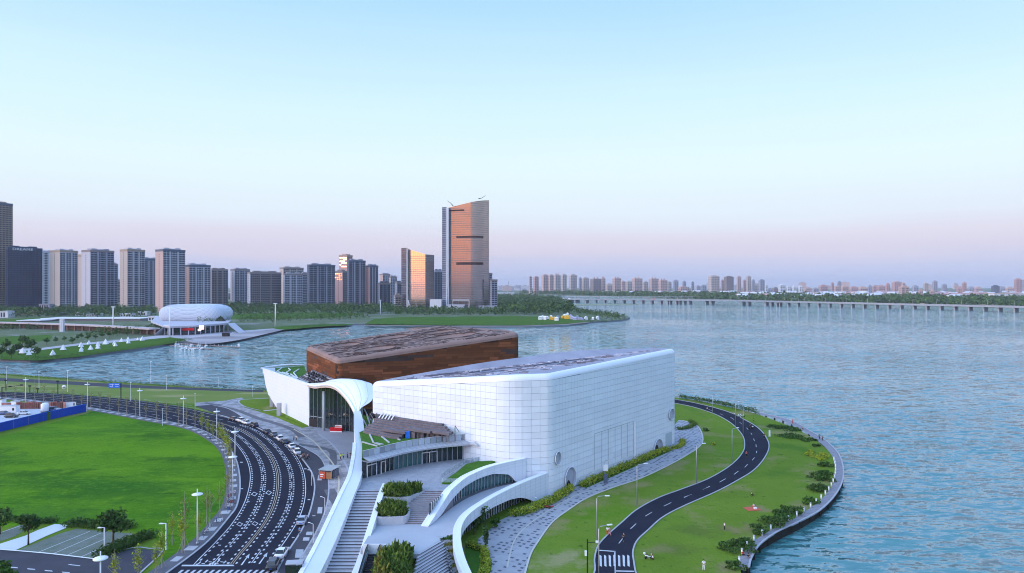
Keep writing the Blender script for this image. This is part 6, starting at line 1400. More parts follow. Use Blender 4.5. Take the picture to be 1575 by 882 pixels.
wood('shore_hedge', [(20, 556.4), (60, 556), (120, 551.6), (180, 543), (240, 534.5), (285, 525.5), (300, 524.5), (285, 521.8), (240, 531), (180, 539), (120, 547), (60, 550.5), (48, 552)], 1.8, (1.2, 2.4), LEAF, 14, .9, .8)
wood('shore_hedge', [(560, 500.4), (700, 501.9), (800, 501.9), (872, 499.4), (910, 496.6), (910, 495.8), (870, 498.2), (800, 500.6), (700, 500.8), (560, 499.3)], 5, (1.2, 3.0), LEAFD, 12, 1.2, .9)
wood('shore_hedge', [(450, 507), (490, 503.5), (533, 501), (535, 499), (490, 500.5), (450, 504)], 4, (1.5, 3), LEAF, 12, 1.2, .9)
wood('park_trees', [(130, 520.5), (150, 512), (240, 504), (300, 500), (236, 512), (200, 517)], 9, (5, 8), LEAF, 26, 1.1)
wood('roof_garden_trees', [(300, 497), (310, 493), (350, 492), (352, 494.5), (330, 496)], 7, (3, 6), LEAF, 26, 1.1, z=9)
wood('park_trees', [(0, 510), (0, 505), (60, 503), (60, 508)], 10, (5, 8), LEAFD, 24)
wood('far_tree_belt', [(1750, 476), (1575, 473), (1400, 469.2), (1180, 464), (1060, 460), (1000, 457.5), (940, 456), (880, 454.2), (815, 452.0), (800, 451), (900, 451), (1060, 453.5), (1180, 455.5), (1400, 458.5), (1575, 461), (1750, 463)], 26, (11, 17), LEAFD, 14, 3.4, 1.0)
wood('shore_hedge', [(-60, 576), (0, 578.6), (120, 586.6), (250, 594), (330, 598.4), (410, 602.4), (470, 600), (470, 598), (410, 600), (330, 596), (250, 591.6), (120, 584.4), (0, 576.3), (-60, 574)], 1.25, (.7, 1.3), LEAFD, 14, 1.4, .9)
wood('shore_hedge', [(1046, 613.5), (1100, 623), (1150, 634), (1168, 640), (1160, 633.4), (1100, 620), (1046, 610.5)], 1.0, (.8, 1.9), LEAFD, 26, 1.5, .8)
# trees one can tell apart in the left park
tA = tree_proto(9, 3.2, 420, .75, LEAF, BARK, .28, 9, 3); tB = tree_proto(9, 3.8, 460, .75, LEAFD, BARK, .25, 10, 8)
tr_px = [(10, 540), (28, 546), (35, 534), (48, 541), (55, 549), (3, 550), (18, 552), (72, 531), (86, 529), (99, 526), (111, 530), (119, 524), (125, 522), (135, 525), (147, 523), (157, 521), (168, 520), (178, 518), (196, 517), (212, 515)]
tA.location = g(*tr_px[0], .3); tB.location = g(*tr_px[1], .3)
for k, (x, y) in enumerate(tr_px):
    lab = 'round-crowned park tree by the shoreside path, %s from the left edge of the photo' % ordn(sorted(range(len(tr_px)), key=lambda i: tr_px[i][0]).index(k))
    if k == 0: tag(tA, lab, 'tree', 'trees along the left park path')
    elif k == 1: tag(tB, lab, 'tree', 'trees along the left park path')
    else:
        o = copy_tree((tA, tB)[1 if x < 60 else 0], g(x, y, .3), rnd.uniform(0, 6), lab, rnd.uniform(.62, .9) * (1.25 if x < 60 else .85)); o['group'] = 'trees along the left park path'; o['category'] = 'tree'

# ============================================================ far skyline
def fartower(x0, x1, yt, D, mat, label, crown=False, rel=24, twin=0):
    m = D / F; X = (x0 - 787.5) / F * D; w = (x1 - x0) * m; az = math.atan2(X, D); a = R(rel); wl_ = w * .28 / math.sin(a); w1 = w * .72 / math.cos(a)
    xs = x0 + (x1 - x0) * .28; X = (xs - 787.5) / F * D; z = zat(yt, D) - .2
    r_ = empty('tower_block', (X, D, .2), a - az, label, 'tower block', 'apartment towers along the far shore')
    b = MB(); b.box(0, w1, 0, wl_, 0, z); b.build('wall', TM[mat], r_)
    b = MB(); nb = max(2, int(w1 / 9)); fh = 9.0 if D > 3000 else 6.5; nf = max(2, int(z / fh))
    for k in range(nb):
        x = (k + .5) * w1 / nb
        for j in range(nf): b.box(x - w1 / nb * .30, x + w1 / nb * .30, -.5, .2, j * fh + 2.5, j * fh + fh * .82)
    nb2 = max(1, int(wl_ / 10))
    for k in range(nb2):
        y = (k + .5) * wl_ / nb2
        for j in range(nf): b.box(-.5, .2, y - 2, y + 2, j * fh + 2.5, j * fh + fh * .7)
    b.build('window', WINF, r_, kind='stuff')
    b = MB()
    if crown:
        for s in (0, 1): x = w1 * (.28 + .4 * s); b.tube([V3(x, wl_ * .5, z), V3(x, wl_ * .5, z + 5), V3(x, wl_ * .5, z + 11)], [5, 4, .6], 6)
    else: b.box(w1 * .25, w1 * .75, wl_ * .2, wl_ * .8, z, z + 4.5)
    b.build('roof_crown', TM['rose' if crown else mat], r_)
    return r_
WINF = M('far_window', (.10, .10, .13), .4)
s3 = 3.663
L3 = [(232, 250, 95, 'pink', 0), (257, 288, 96, 'rose', 0), (303, 345, 85, 'pink', 0), (343, 372, 86, 'pink', 0), (371, 412, 84, 'cream', 1), (414, 446, 84, 'cream', 0), (457, 503, 85, 'cream', 0), (513, 530, 102, 'grey', 0), (527, 572, 102, 'cream', 0), (578, 642, 106, 'brown', 1), (638, 664, 104, 'pink', 1), (664, 702, 137, 'cream', 0), (703, 752, 103, 'pink', 1), (750, 777, 122, 'pink', 0), (778, 815, 122, 'cream', 0), (812, 872, 104, 'pink', 1), (872, 905, 125, 'cream', 0), (908, 964, 105, 'pink', 1), (962, 1013, 113, 'pink', 1), (1010, 1036, 125, 'cream', 0), (1043, 1075, 116, 'grey', 0), (1096, 1118, 122, 'grey', 0), (1070, 1135, 153, 'pink', 0), (1147, 1163, 125, 'grey', 0), (1170, 1200, 148, 'grey', 0), (1202, 1232, 144, 'grey', 0),
      (1243, 1305, 92, 'cream', 0), (1313, 1333, 115, 'rose', 0), (1332, 1385, 95, 'brown', 0), (1403, 1428, 94, 'pink', 0), (1437, 1455, 115, 'rose', 0), (1457, 1484, 93, 'cream', 0), (1486, 1505, 115, 'grey', 0), (1490, 1530, 142, 'cream', 0), (1527, 1560, 113, 'grey', 0)]
L4 = [(22, 38, 115, 'grey', 0), (27, 62, 145, 'grey', 0), (62, 95, 115, 'grey', 0), (97, 115, 145, 'white', 0), (108, 140, 165, 'grey', 0), (142, 172, 160, 'brown', 0), (175, 215, 142, 'white', 0), (222, 245, 152, 'white', 0), (255, 277, 150, 'white', 0), (290, 314, 150, 'white', 0), (320, 365, 160, 'pink', 0), (365, 404, 164, 'grey', 0), (405, 452, 146, 'rose', 0), (474, 490, 132, 'rose', 0), (510, 532, 124, 'grey', 0), (490, 530, 151, 'pink', 0), (532, 572, 150, 'pink', 0), (578, 628, 155, 'rose', 0), (630, 680, 156, 'pink', 0), (686, 706, 147, 'grey', 0), (710, 733, 150, 'rose', 0), (737, 780, 148, 'rose', 0), (785, 810, 137, 'rose', 0), (822, 875, 127, 'rose', 0), (877, 897, 133, 'pink', 0), (938, 970, 149, 'grey', 0), (1000, 1028, 134, 'cream', 0), (1053, 1079, 122, 'grey', 0), (1106, 1133, 140, 'grey', 0), (1190, 1222, 155, 'rose', 0), (1222, 1245, 130, 'rose', 0), (1257, 1287, 155, 'grey', 0), (1292, 1330, 157, 'pink', 0), (1391, 1430, 148, 'dark', 0), (1430, 1465, 155, 'grey', 0), (1470, 1512, 158, 'pink', 0), (1520, 1558, 111, 'rose', 0), (1562, 1600, 115, 'grey', 0)]
fl = [(750 + a / s3, 750 + c / s3, 400 + t / s3, m, cr, 3500 + (k * 733 % 500)) for k, (a, c, t, m, cr) in enumerate(L3)] + [(1150 + a / 3.706, 1150 + c / 3.706, 400 + t / 3.706, m, cr, 3300 + (k * 577 % 900)) for k, (a, c, t, m, cr) in enumerate(L4)]
fl += [(1150 + a / 3.706, 1150 + c / 3.706, 400 + t / 3.706, 'pink', 0, 2350) for a, c, t in ((862, 915, 152), (973, 997, 173), (1037, 1064, 177))]
fl.sort(key=lambda q: q[0]); seen = {}
cword = {'pink': 'pinkish', 'rose': 'dusky rose', 'cream': 'cream', 'brown': 'brownish', 'grey': 'pale grey', 'white': 'whitish', 'dark': 'dark'}
for k, (x0, x1, yt, m, cr, D) in enumerate(fl):
    zone = 'left of the bridge middle' if x0 < 1000 else ('behind the middle of the bridge' if x0 < 1200 else ('beyond the tree belt right of centre' if x0 < 1400 else 'near the right edge of the photo'))
    szw = 'tall' if yt < 428 else ('middling' if yt < 438 else 'low'); key = (zone, szw, m); seen[key] = seen.get(key, 0) + 1
    fartower(x0, x1, yt, D, m, '%s %s tower %s%s, %s from its left' % (szw, cword[m], zone, ' with peaked crown' if cr else '', ordn(seen[key] - 1)), bool(cr))
# low houses and sheds of the far city
rz = random.Random(17); hp = {}
for m in ('white', 'pink', 'grey', 'cream', 'rose', 'tan'):
    b = MB(); b.box(-1, 1, -.7, .7, 0, .8); me_ = b.mesh('wall', TM[m]); b = MB(); b.add([V3(-1.1, -.8, .8), V3(1.1, -.8, .8), V3(1.1, .8, .8), V3(-1.1, .8, .8), V3(-1.1, 0, 1.15), V3(1.1, 0, 1.15)], [(0, 1, 5, 4), (2, 3, 4, 5), (0, 4, 3), (1, 2, 5)]); rm_ = b.mesh('roof', TM['rose' if m in ('pink', 'tan') else 'white']); hp[m] = (me_, rm_)
for k in range(280):
    px = rz.uniform(1130, 1600) if rz.random() < .85 else rz.uniform(900, 1130); D = rz.uniform(2250, 3500); m = rz.choice(list(hp)); p = pl(px, D); s = rz.uniform(8, 20)
    if px < 1130: D = rz.uniform(3100, 3600); p = pl(px, D)
    me_, rm_ = hp[m]; r_ = empty('low_house', (p.x, p.y, .2), rz.uniform(-.5, .5), 'small pale low-rise house in the far city beyond the tree belt', 'house', 'low houses of the far city'); r_.scale = (s, s, rz.uniform(9, 17))
    addobj('wall', me_, r_); addobj('roof', rm_, r_)
for k, (x0, x1, yt, D) in enumerate([(1529, 1543, 452, 2200), (1547, 1563, 452, 2200), (1567, 1590, 453, 2200), (1478, 1500, 452.5, 2300)]):
    r_ = empty('warehouse', (pl(x0, D).x, D, .2), 0, 'flat white warehouse above the far tree belt at right, %s from the left' % ordn([1, 2, 3, 0][k]), 'warehouse'); b = MB(); b.box(0, (x1 - x0) * D / F, 0, 40, 0, zat(yt, D)); b.build('wall', TM['white'], r_); b = MB(); b.box(-1, (x1 - x0) * D / F + 1, -1, 41, zat(yt, D), zat(yt, D) + 1.4); b.build('roof', TM['pink'], r_)
# faint low city far behind, left of the headland
for k in range(40):
    px = rz.choice([rz.uniform(764, 815), rz.uniform(764, 815), rz.uniform(815, 1600)]); D = rz.uniform(5200, 7500); w = rz.uniform(25, 80); h = rz.uniform(14, 42) if px < 815 else rz.uniform(20, 75); p = pl(px, D)
    r_ = empty('distant_block', (p.x, D, .2), rz.uniform(-.3, .3), 'faint hazy block on the horizon behind the far shore', 'building', 'hazy blocks on the horizon'); b = MB(); b.box(0, w, 0, 20, 0, h); b.build('wall', TM[rz.choice(['grey', 'pink', 'light'])], r_); b = MB(); b.box(w * .3, w * .6, 5, 15, h, h + 5); b.build('roof', TM['grey'], r_)
pt = empty('lattice_tower', (pl(782, 4300).x, 4300, .2), 0, 'faint steel lattice tower on the horizon right of the tall glass tower', 'lattice tower'); zt_ = zat(433, 4300)
for sx, sy in ((-1, -1), (1, -1), (1, 1), (-1, 1)): b = MB(); b.tube([V3(sx * 7, sy * 7, 0), V3(sx * .6, sy * .6, zt_)], .7, 4); b.build('leg', TM['grey'], pt)
b = MB()
for k in range(8): z = zt_ * k / 8; w = 7 * (1 - k / 8) + .6; b.tube([V3(-w, -w, z), V3(w, -w, z + zt_ / 8 * .9)], .4, 4); b.tube([V3(w, -w, z), V3(-w, -w, z + zt_ / 8 * .9)], .4, 4)
b.build('bracing', TM['grey'], pt)
# ============================================================ the long bridge
BR = wroot('bridge', (600, 1660, 0), 'long low concrete road bridge on many short piers crossing the lake', 'bridge')
bx = smooth([pl(640, 2750), pl(760, 2450), pl(800, 2330), pl(845, 2150), pl(886, 1966), pl(950, 1900), pl(1061, 1790), pl(1177, 1654), pl(1300, 1540), pl(1450, 1400), pl(1575, 1287), pl(1700, 1190)], 8)
def bz(p):
    px = 787.5 + p.x / p.y * F; return np.interp(px, [640, 800, 886, 1050, 1120, 1200, 1400, 1575, 1700], [7, 7, 8, 9.5, 10.5, 9.5, 8.0, 8.0, 8.0])
BL = [V3(p.x, p.y, bz(p)) for p in bx]
b = MB(); b.strip(BL, 26, -1.9, 0); b.build('deck', M('bridge_concrete', (.33, .34, .37), .85), BR)
for s in (-1, 1): b = MB(); b.strip(offs(BL, s * 12.8), .5, 0, 1.3); b.build('parapet', bpy.data.materials['bridge_concrete'], BR)
ppx = [820, 833, 850, 862] + [750 + x / s3 for x in (470, 505, 560, 612, 663, 716, 770, 822, 876, 928, 980, 1020, 1032, 1068, 1085, 1112, 1142, 1236, 1268, 1442, 1475, 1568)] + [1150 + x / 3.706 for x in (110, 140, 172, 188, 235, 290, 345, 408, 470, 535, 600, 667, 737, 808, 878, 952, 1027, 1105, 1187, 1270, 1355, 1440, 1530)] + [1585, 1610]
mpier = None
for px in ppx:
    k = (px - 787.5) / F; i = min(range(len(BL)), key=lambda i: abs(BL[i].x / BL[i].y - k)); j = min(range(max(0, i - 1), min(len(BL) - 1, i + 1)), key=lambda j: abs((BL[j].x / BL[j].y + BL[j + 1].x / BL[j + 1].y) / 2 - k))
    a, c = BL[j], BL[j + 1]; t = (k * a.y - a.x) / ((c.x - a.x) - k * (c.y - a.y)); p = a.lerp(c, min(1, max(0, t)))
    tn_ = V3(c.x - a.x, c.y - a.y).normalized(); nn = V3(tn_.y, -tn_.x); b = MB(); b.obox(V3(p.x, p.y, (p.z - 1.9 - 4) / 2), tn_ * 1.2, nn * 9, (0, 0, (p.z - 1.9 + 4) / 2 - .01)); b.obox(V3(p.x, p.y, p.z - 2.48), tn_ * 2.2, nn * 12, (0, 0, .55)); b.build('pier', M('pier_concrete', (.36, .36, .38), .85) if 'pier_concrete' not in bpy.data.materials else bpy.data.materials['pier_concrete'], BR)
b = MB()
for p in resample(BL, 45): b.tube([p, p + V3(0, 0, 11)], .22, 4); b.tube([p + V3(0, 0, 11), p + V3(2, 0, 11.2)], .2, 4)
b.build('lamp_post', STEEL, BR, kind='stuff')
b = MB(); p = BL[np.argmin([abs(787.5 + q.x / q.y * F - 1223) for q in BL])]; b.tube([p + V3(-7, 0, 0), p + V3(-7, 0, 7), p + V3(7, -7, 7), p + V3(7, -7, 0)], .4, 4); b.build('gantry', STEEL, BR)
rz = random.Random(8)
for k in range(26):
    i = rz.randrange(12, len(BL) - 6); p = BL[i].lerp(BL[i + 1], rz.random()) + V3(-4, -4, 0); tn_ = (BL[i + 1] - BL[i]).normalized()
    r_ = empty('vehicle', p, math.atan2(tn_.y, tn_.x), 'tiny vehicle crossing the long bridge', 'vehicle', 'vehicles on the bridge'); b = MB(); l = rz.choice([2.2, 2.3, 5]); b.box(-l, l, -1, 1, .3, 1.0 if l < 4 else 2.8); b.build('body', rz.choice([WPOLE, CARP['grey'], CARP['silver'], RED]), r_); b = MB(); b.box(-l * .5, l * .4, -.85, .85, 1.0 if l < 4 else 2.8, 1.6 if l < 4 else 3.1); b.build('cabin', CARGLASS, r_)
# second low bridge just behind
B2 = wroot('bridge', (500, 2600, 0), 'second low bridge glimpsed behind the long one', 'bridge'); q = [pl(870, 2480), pl(950, 2450), pl(1060, 2420), pl(1200, 2400)]
b = MB(); b.strip([V3(p.x, p.y, 7) for p in q], 12, -1.6, 0); b.build('deck', CONC, B2)
for p in resample(q, 40): b = MB(); b.box(p.x - 1, p.x + 1, p.y - 3, p.y + 3, -3, 5.4); b.build('pier', bpy.data.materials['pier_concrete'], B2)

rz = random.Random(40); b = MB()
for k in range(90): x, y = rz.uniform(-3800, 400), rz.uniform(-3400, -1700); w, h = rz.uniform(20, 50), rz.uniform(20, 85); b.box(x, x + w, y, y + 18, .1, h)
b.build('distant_city', TM['grey'], kind='stuff')

# ============================================================ street lamps, saplings, fence, cars, people, shrubs
def disc_lamp():
    r_ = empty('street_lamp'); b = MB(); b.tube([V3(0, 0, 0), V3(0, 0, 10.6)], [.13, .09], 8); b.build('pole', WPOLE, r_)
    b = MB(); b.tube([V3(0, 0, 9.35), V3(0, 0, 9.5), V3(0, 0, 9.62), V3(0, 0, 9.7)], [.45, 1.0, 1.0, .4], 20); b.build('disc_head', WPOLE, r_); b = MB(); b.tube([V3(0, 0, 0), V3(0, 0, .35)], .28, 8); b.build('base', STEEL, r_); return r_
dl = None
DL = [((154.6, 0), 100.5, 'nearest street lamp with a white disc head, cut by the bottom edge of the photo'), ((303.5, 837), None, 'street lamp with white disc head at the kerb beside the near end of the lawn'), ((358, 766), None, 'street lamp with white disc head where the boulevard kerb bends, second along the lawn'),
      ((361.5, 718), None, 'street lamp with white disc head behind the yellow-green saplings at the bend'), ((333.5, 679.6), None, 'street lamp with white disc head at the far side of the bend'), ((282, 655), None, 'street lamp with white disc head above the junction of the boulevard'),
      ((215, 640), None, 'street lamp with white disc head midway along the straight of the boulevard'), ((134.4, 628), None, 'street lamp with white disc head at the end of the blue fence'), ((39.6, 619), None, 'street lamp with white disc head behind the building site')]
for (px, py), D, lab in DL:
    p = g(px, py, .12) if D is None else pl(px, D)
    if dl is None: dl = disc_lamp(); dl.location = (p.x, p.y, .12); tag(dl, lab, 'street lamp', 'disc-headed lamps along the boulevard')
    else: copy_tree(dl, (p.x, p.y, .12), 0, lab)
def arm_lamp(h=9.2, arm=1.7, mat=WPOLE):
    r_ = empty('street_lamp'); b = MB(); b.tube([V3(0, 0, 0), V3(0, 0, h - .5), V3(.25, 0, h - .1), V3(arm, 0, h)], [.11, .08, .07, .05], 7); b.build('pole', STEEL, r_); b = MB(); b.obox(V3(arm + .3, 0, h), (.45, 0, 0), (0, .17, 0), (0, 0, .07)); b.build('lamp_head', WPOLE, r_); return r_
al = None
for (px, py), rz_, sc_2, lab in [((918, 836), 0, 1, 'curved-arm lamp left of the riverside road near its zebra crossing'), ((979.8, 778.6), .2, 1.03, 'curved-arm lamp on the grass between the promenade and the riverside road'), ((1071, 744), .3, 1.08, 'curved-arm lamp beside the riverside road below the bend'),
        ((1126, 712.5), .5, 1.05, 'curved-arm lamp on the inner side of the riverside bend'), ((1143, 669), .8, 1, 'curved-arm lamp at the inside of the sharpest part of the bend'), ((1131, 655), .6, .9, 'curved-arm lamp at the far inner side of the bend'), ((1096, 637), .3, .8, 'farthest curved-arm lamp on the riverside road'),
        ((921, 893), .3, 1, 'curved-arm lamp at the zebra crossing, its foot below the photo'), ((930, 742), .2, .6, 'short lamp post beside the middle hedge of the white hall'), ((818, 793), 0, .42, 'short lamp post beside the first hedge'), ((907, 751), 0, .42, 'short lamp post at the near end of the long hedge'),
        ((1052, 668), 0, .45, 'small lamp post by the promenade end')]:
    p = g(px, py, .0)
    if al is None: al = arm_lamp(); al.location = p; tag(al, lab, 'street lamp', 'curved-arm lamps on the lake side')
    else: copy_tree(al, p, rz_, lab, sc_2)
cp_ = empty('camera_post', g(903.5, 889, 0), 0, 'black traffic camera post left of the zebra crossing', 'camera post'); b = MB(); b.tube([V3(0, 0, 0), V3(0, 0, 6.6)], .12, 6); b.build('post', BLACKM, cp_); b = MB(); b.tube([V3(0, 0, 6), V3(1.6, 0, 6.1)], .06, 5); b.build('arm', BLACKM, cp_); b = MB(); b.box(1.4, 2.0, -.15, .15, 5.95, 6.3); b.build('camera_box', WPOLE, cp_); b = MB(); b.box(-.45, -.1, -.2, .2, 3.8, 4.6); b.build('control_box', WPOLE, cp_)
bo_ = empty('board_sign', g(931.5, 744, 0), 0, 'white square board on a dark stand at the middle of the long hedge', 'sign'); b = MB(); b.box(-.5, .5, -.15, .15, 0, 2.4); b.build('stand', TM['dark'], bo_); b = MB(); b.box(-.55, .55, -.2, .2, 3.2, 4.7); b.build('board', TEXTW, bo_)
# far verge: poles, traffic signals, the blue road sign
vp = None
for k, (px, py, h) in enumerate([(10, 592, 9), (60, 597, 8), (104, 603, 10), (232, 590, 11), (256, 600, 7), (201, 617, 8), (388, 611, 5), (250, 655, 6), (300, 628, 6), (336, 596, 5)]):
    p = g(px, py, 0); lab = 'thin pale pole on the lakeside verge, %s from the left' % ordn(k)
    if vp is None: vp = empty('pole', p, 0, lab, 'pole', 'thin poles on the lakeside verge'); b = MB(); b.tube([V3(0, 0, 0), V3(0, 0, 9)], [.10, .07], 6); b.build('shaft', WPOLE, vp); b = MB(); b.box(-.4, .5, -.1, .1, 8.9, 9.05); b.build('lamp_head', WPOLE, vp)
    else: copy_tree(vp, p, 0, lab, h / 9)
def signal(px, py, h, arm, lab):
    r_ = empty('traffic_signal', g(px, py, 0), 0, lab, 'traffic signal'); b = MB(); b.tube([V3(0, 0, 0), V3(0, 0, h)], .18, 6)
    b.build('post', BLACKM, r_)
    if arm: b = MB(); b.tube([V3(0, 0, h - .2), V3(arm, 0, h + .9)], .11, 5); b.build('arm', BLACKM, r_)
    for x in ([arm * .4, arm * .95] if arm else [0]): b = MB(); z = h - .2 + 1.1 * x / max(arm, 1); b.box(x - .6, x + .6, -.25, .1, z - .25, z + .35); b.build('signal_head', BLACKM, r_)
signal(3, 614, 5.2, 9, 'black traffic signal with long arm at the left edge'); signal(9, 601, 5, 0, 'black signal post behind the long-armed one'); signal(46, 604, 3.2, 0, 'short black signal post on the verge'); signal(58, 605, 2.2, 0, 'very short dark post right of the short signal'); signal(89, 607, 6.2, 0, 'tall black signal post between the fence and the verge')
sg = empty('road_sign', g(186, 614, 0), 0, 'blue direction sign on a black post beside the far boulevard', 'road sign'); b = MB(); b.tube([V3(0, 0, 0), V3(0, 0, 7)], .2, 6); b.build('post', BLACKM, sg); b = MB(); b.box(-5.3, -.3, -.15, .05, 4.9, 6.9); b.build('board', SIGNB, sg)
b = MB()
for q in ((-4.9, 6.3, -2.9, 6.42), (-3.6, 5.2, -3.45, 6.6), (-2.6, 6.3, -.8, 6.5), (-2.4, 5.5, -1.0, 5.65), (-4.8, 5.3, -4.0, 5.5)): b.box(q[0], q[2], -.18, -.15, q[1], q[3])
b.build('sign_marking', TEXTW, sg)
rs_ = empty('round_sign', g(98.5, 601, 0), 0, 'round white sign with a dark arrow on the verge', 'road sign'); b = MB(); b.tube([V3(0, -.1, 1.6), V3(0, .1, 1.6)], 1.0, 16); b.build('disc', TEXTW, rs_); b = MB(); b.box(-.6, .4, -.16, -.1, 1.4, 1.8); b.build('arrow', BLACKM, rs_); b = MB(); b.tube([V3(0, 0, 0), V3(0, 0, 1)], .06, 5); b.build('post', STEEL, rs_)
# saplings along the kerb
def sapling(seed, h, mat, n=170):
    q = np.random.default_rng(seed); r_ = empty('sapling'); b = MB(); b.tube([V3(0, 0, 0), V3(.06, 0, h * .5), V3(0, .05, h)], [.09, .06, .02], 5)
    for k in range(9): a = q.uniform(0, 6.28); z = h * (.35 + .06 * k); l = (h - z) * .28 + .2; b.tube([V3(0, 0, z), V3(math.cos(a) * l, math.sin(a) * l, z + l * 1.1)], [.03, .01], 4)
    b.build('trunk', PALEBARK, r_); v, f = leafcloud(q, n, (0, 0, h * .64), (.95, .95, h * .34), .20, 0, .1, .1); addobj('crown', npmesh('crown', [v], [f], mat), r_)
    b = MB()
    for k in range(3): a = k * 2.1; b.tube([V3(math.cos(a) * .8, math.sin(a) * .8, 0), V3(0, 0, 1.9)], .03, 4)
    b.build('stake', PALEBARK, r_); return r_
sp1, sp2 = sapling(1, 7.2, LEAFY, 260), sapling(2, 8.0, LEAFO, 90); used = [0, 0]
row = resample(offs(KL, -2.1), 6.6); rz = random.Random(6); gname = 'staked saplings along the boulevard kerb'
for k, p in enumerate(row[1:44]):
    px = 787.5 + p.x / p.y * F; py = YH + (H) * F / p.y
    wch = 0 if (py > 820 or (664 < py < 715)) else 1; lab = 'thin staked sapling on the boulevard pavement, %s from the near end' % ordn(k); pr0 = (sp1, sp2)[wch]; s = rz.uniform(.85, 1.15)
    if not used[wch]: used[wch] = 1; pr0.location = (p.x, p.y, .12); tag(pr0, lab, 'sapling', gname)
    else: copy_tree(pr0, (p.x + rz.uniform(-.3, .3), p.y, .12), rz.uniform(0, 6), lab, s)
for k, (px, py, s, wch) in enumerate([(176, 905, .9, 0), (212, 900, .95, 0), (240, 888, .8, 0), (265, 838, .9, 0), (284, 843, 1.35, 1), (318, 806, 1.0, 1)]):
    copy_tree((sp1, sp2)[wch], g(px, py, 0), k, 'sapling on the lawn edge near the corner, %s from the left' % ordn(k), s)
# shared bikes parked on the pavement
def bike(mat):
    r_ = empty('bicycle')
    for x in (-.52, .52):
        b = MB(); b.tube([V3(x + .33 * math.cos(a), 0, .34 + .33 * math.sin(a)) for a in np.linspace(0, 6.283, 15)], .03, 4, cap=False); b.build('wheel', TYRE, r_)
    b = MB(); b.tube([V3(-.52, 0, .34), V3(-.1, 0, .4), V3(.38, 0, .8), V3(-.2, 0, .8), V3(-.1, 0, .4)], .03, 4); b.tube([V3(.52, 0, .34), V3(.36, 0, .98)], .03, 4); b.build('frame', mat, r_)
    b = MB(); b.tube([V3(.36, -.28, 1.0), V3(.36, .28, 1.0)], .02, 4); b.build('handlebar', STEEL, r_); b = MB(); b.box(-.34, -.08, -.08, .08, .86, .93); b.build('saddle', BLACKM, r_); return r_
bk = {'blue': bike(SIGNB), 'orange': bike(ORANGE), 'white': bike(WPOLE)}; ub = set(); rz = random.Random(12)
for k in range(30):
    c = ('blue', 'orange', 'white')[k % 3]; f = rz.choice([.075, .09, .135, .15, .16, .30, .34, .38]) + rz.uniform(-.01, .01); p = offs(KL, -1.5)[int(f * len(KL))]; loc = (p.x + rz.uniform(-.6, .6), p.y + rz.uniform(-1, 1), .14); lab = '%s shared bicycle parked among the slabs of the kerbside pavement' % c
    if c not in ub: ub.add(c); bk[c].location = loc; tag(bk[c], lab, 'bicycle', c + ' shared bicycles on the kerbside pavement')
    else: copy_tree(bk[c], loc, rz.uniform(0, 3.1), lab)
# big round trees and hedges at the car park
t1 = tree_proto(6.6, 2.3, 900, .42, LEAFD, BARK, .30, 12, 5); t1.scale = (1.2,) * 3; t1.location = g(174, 839, 0); tag(t1, 'dense dark round-crowned tree between the car park bays and the hedge', 'tree')
t2 = tree_proto(6.2, 2.2, 620, .42, LEAFD, BARK, .36, 10, 9); t2.location = g(43.5, 838, 0); tag(t2, 'dark round tree beside the pale path near the left edge', 'tree')
t3 = tree_proto(5.5, 2.4, 620, .42, LEAFD, BARK, .3, 10, 15); t3.location = g(0, 822, 0); tag(t3, 'dark tree cut by the left edge beyond the pale path', 'tree')
t4 = tree_proto(5.5, 2.6, 620, .42, LEAF, BARK, .3, 10, 19); t4.location = g(4, 912, 0); tag(t4, 'green tree top cut by the bottom left corner', 'tree')
def hedge(name, label, pts, w, h, mat, n, leaf=.28, z=0, group=None, up=0.):
    P = resample(smooth(pts, 4), 1.0); r_ = wroot(name, tuple(P[0].xy) + (z,), label, 'hedge', group); Vs = []; Fs = []
    per = max(4, int(n / len(P)))
    for p in P:
        ww = (w if not callable(w) else w(p)) * rnd.uniform(.8, 1.15); hh = h * rnd.uniform(.8, 1.15)
        v, f = leafcloud(rg, per, (p.x + rnd.uniform(-.2, .2), p.y, p.z + hh * .45), (ww * .62, ww * .62, hh * .6), leaf, 0, up, .35); Vs.append(v); Fs.append(f)
    o = addobj('foliage', npmesh('foliage', Vs, Fs, mat), r_, kind='stuff'); o.location = -Vector(r_['wroot'])
    b = MB(); b.strip([q for q in P], w * .5 if not callable(w) else 1., 0, h * .45); b.build('stem_mass', LEAFD, r_, kind='stuff'); return r_
hedge('hedge', 'dark clipped hedge between the car park and the lawn', gl_(c5([(560, 205), (640, 205), (760, 215), (860, 222), (960, 215), (1050, 225)])), 2.6, 1.6, LEAFD, 2600)
hedge('hedge', 'dark hedge beside the car park running up from the service road', gl_(c5([(830, 452), (900, 425), (980, 395), (1060, 360), (1140, 320), (1220, 300)])), 2.9, 1.9, LEAFD, 2800)
hedge('hedge', 'low dark hedge behind the left bays of the car park', gl_(c5([(60, 155), (180, 170), (300, 185), (430, 178)])), 2.0, 1.1, LEAFD, 1400)
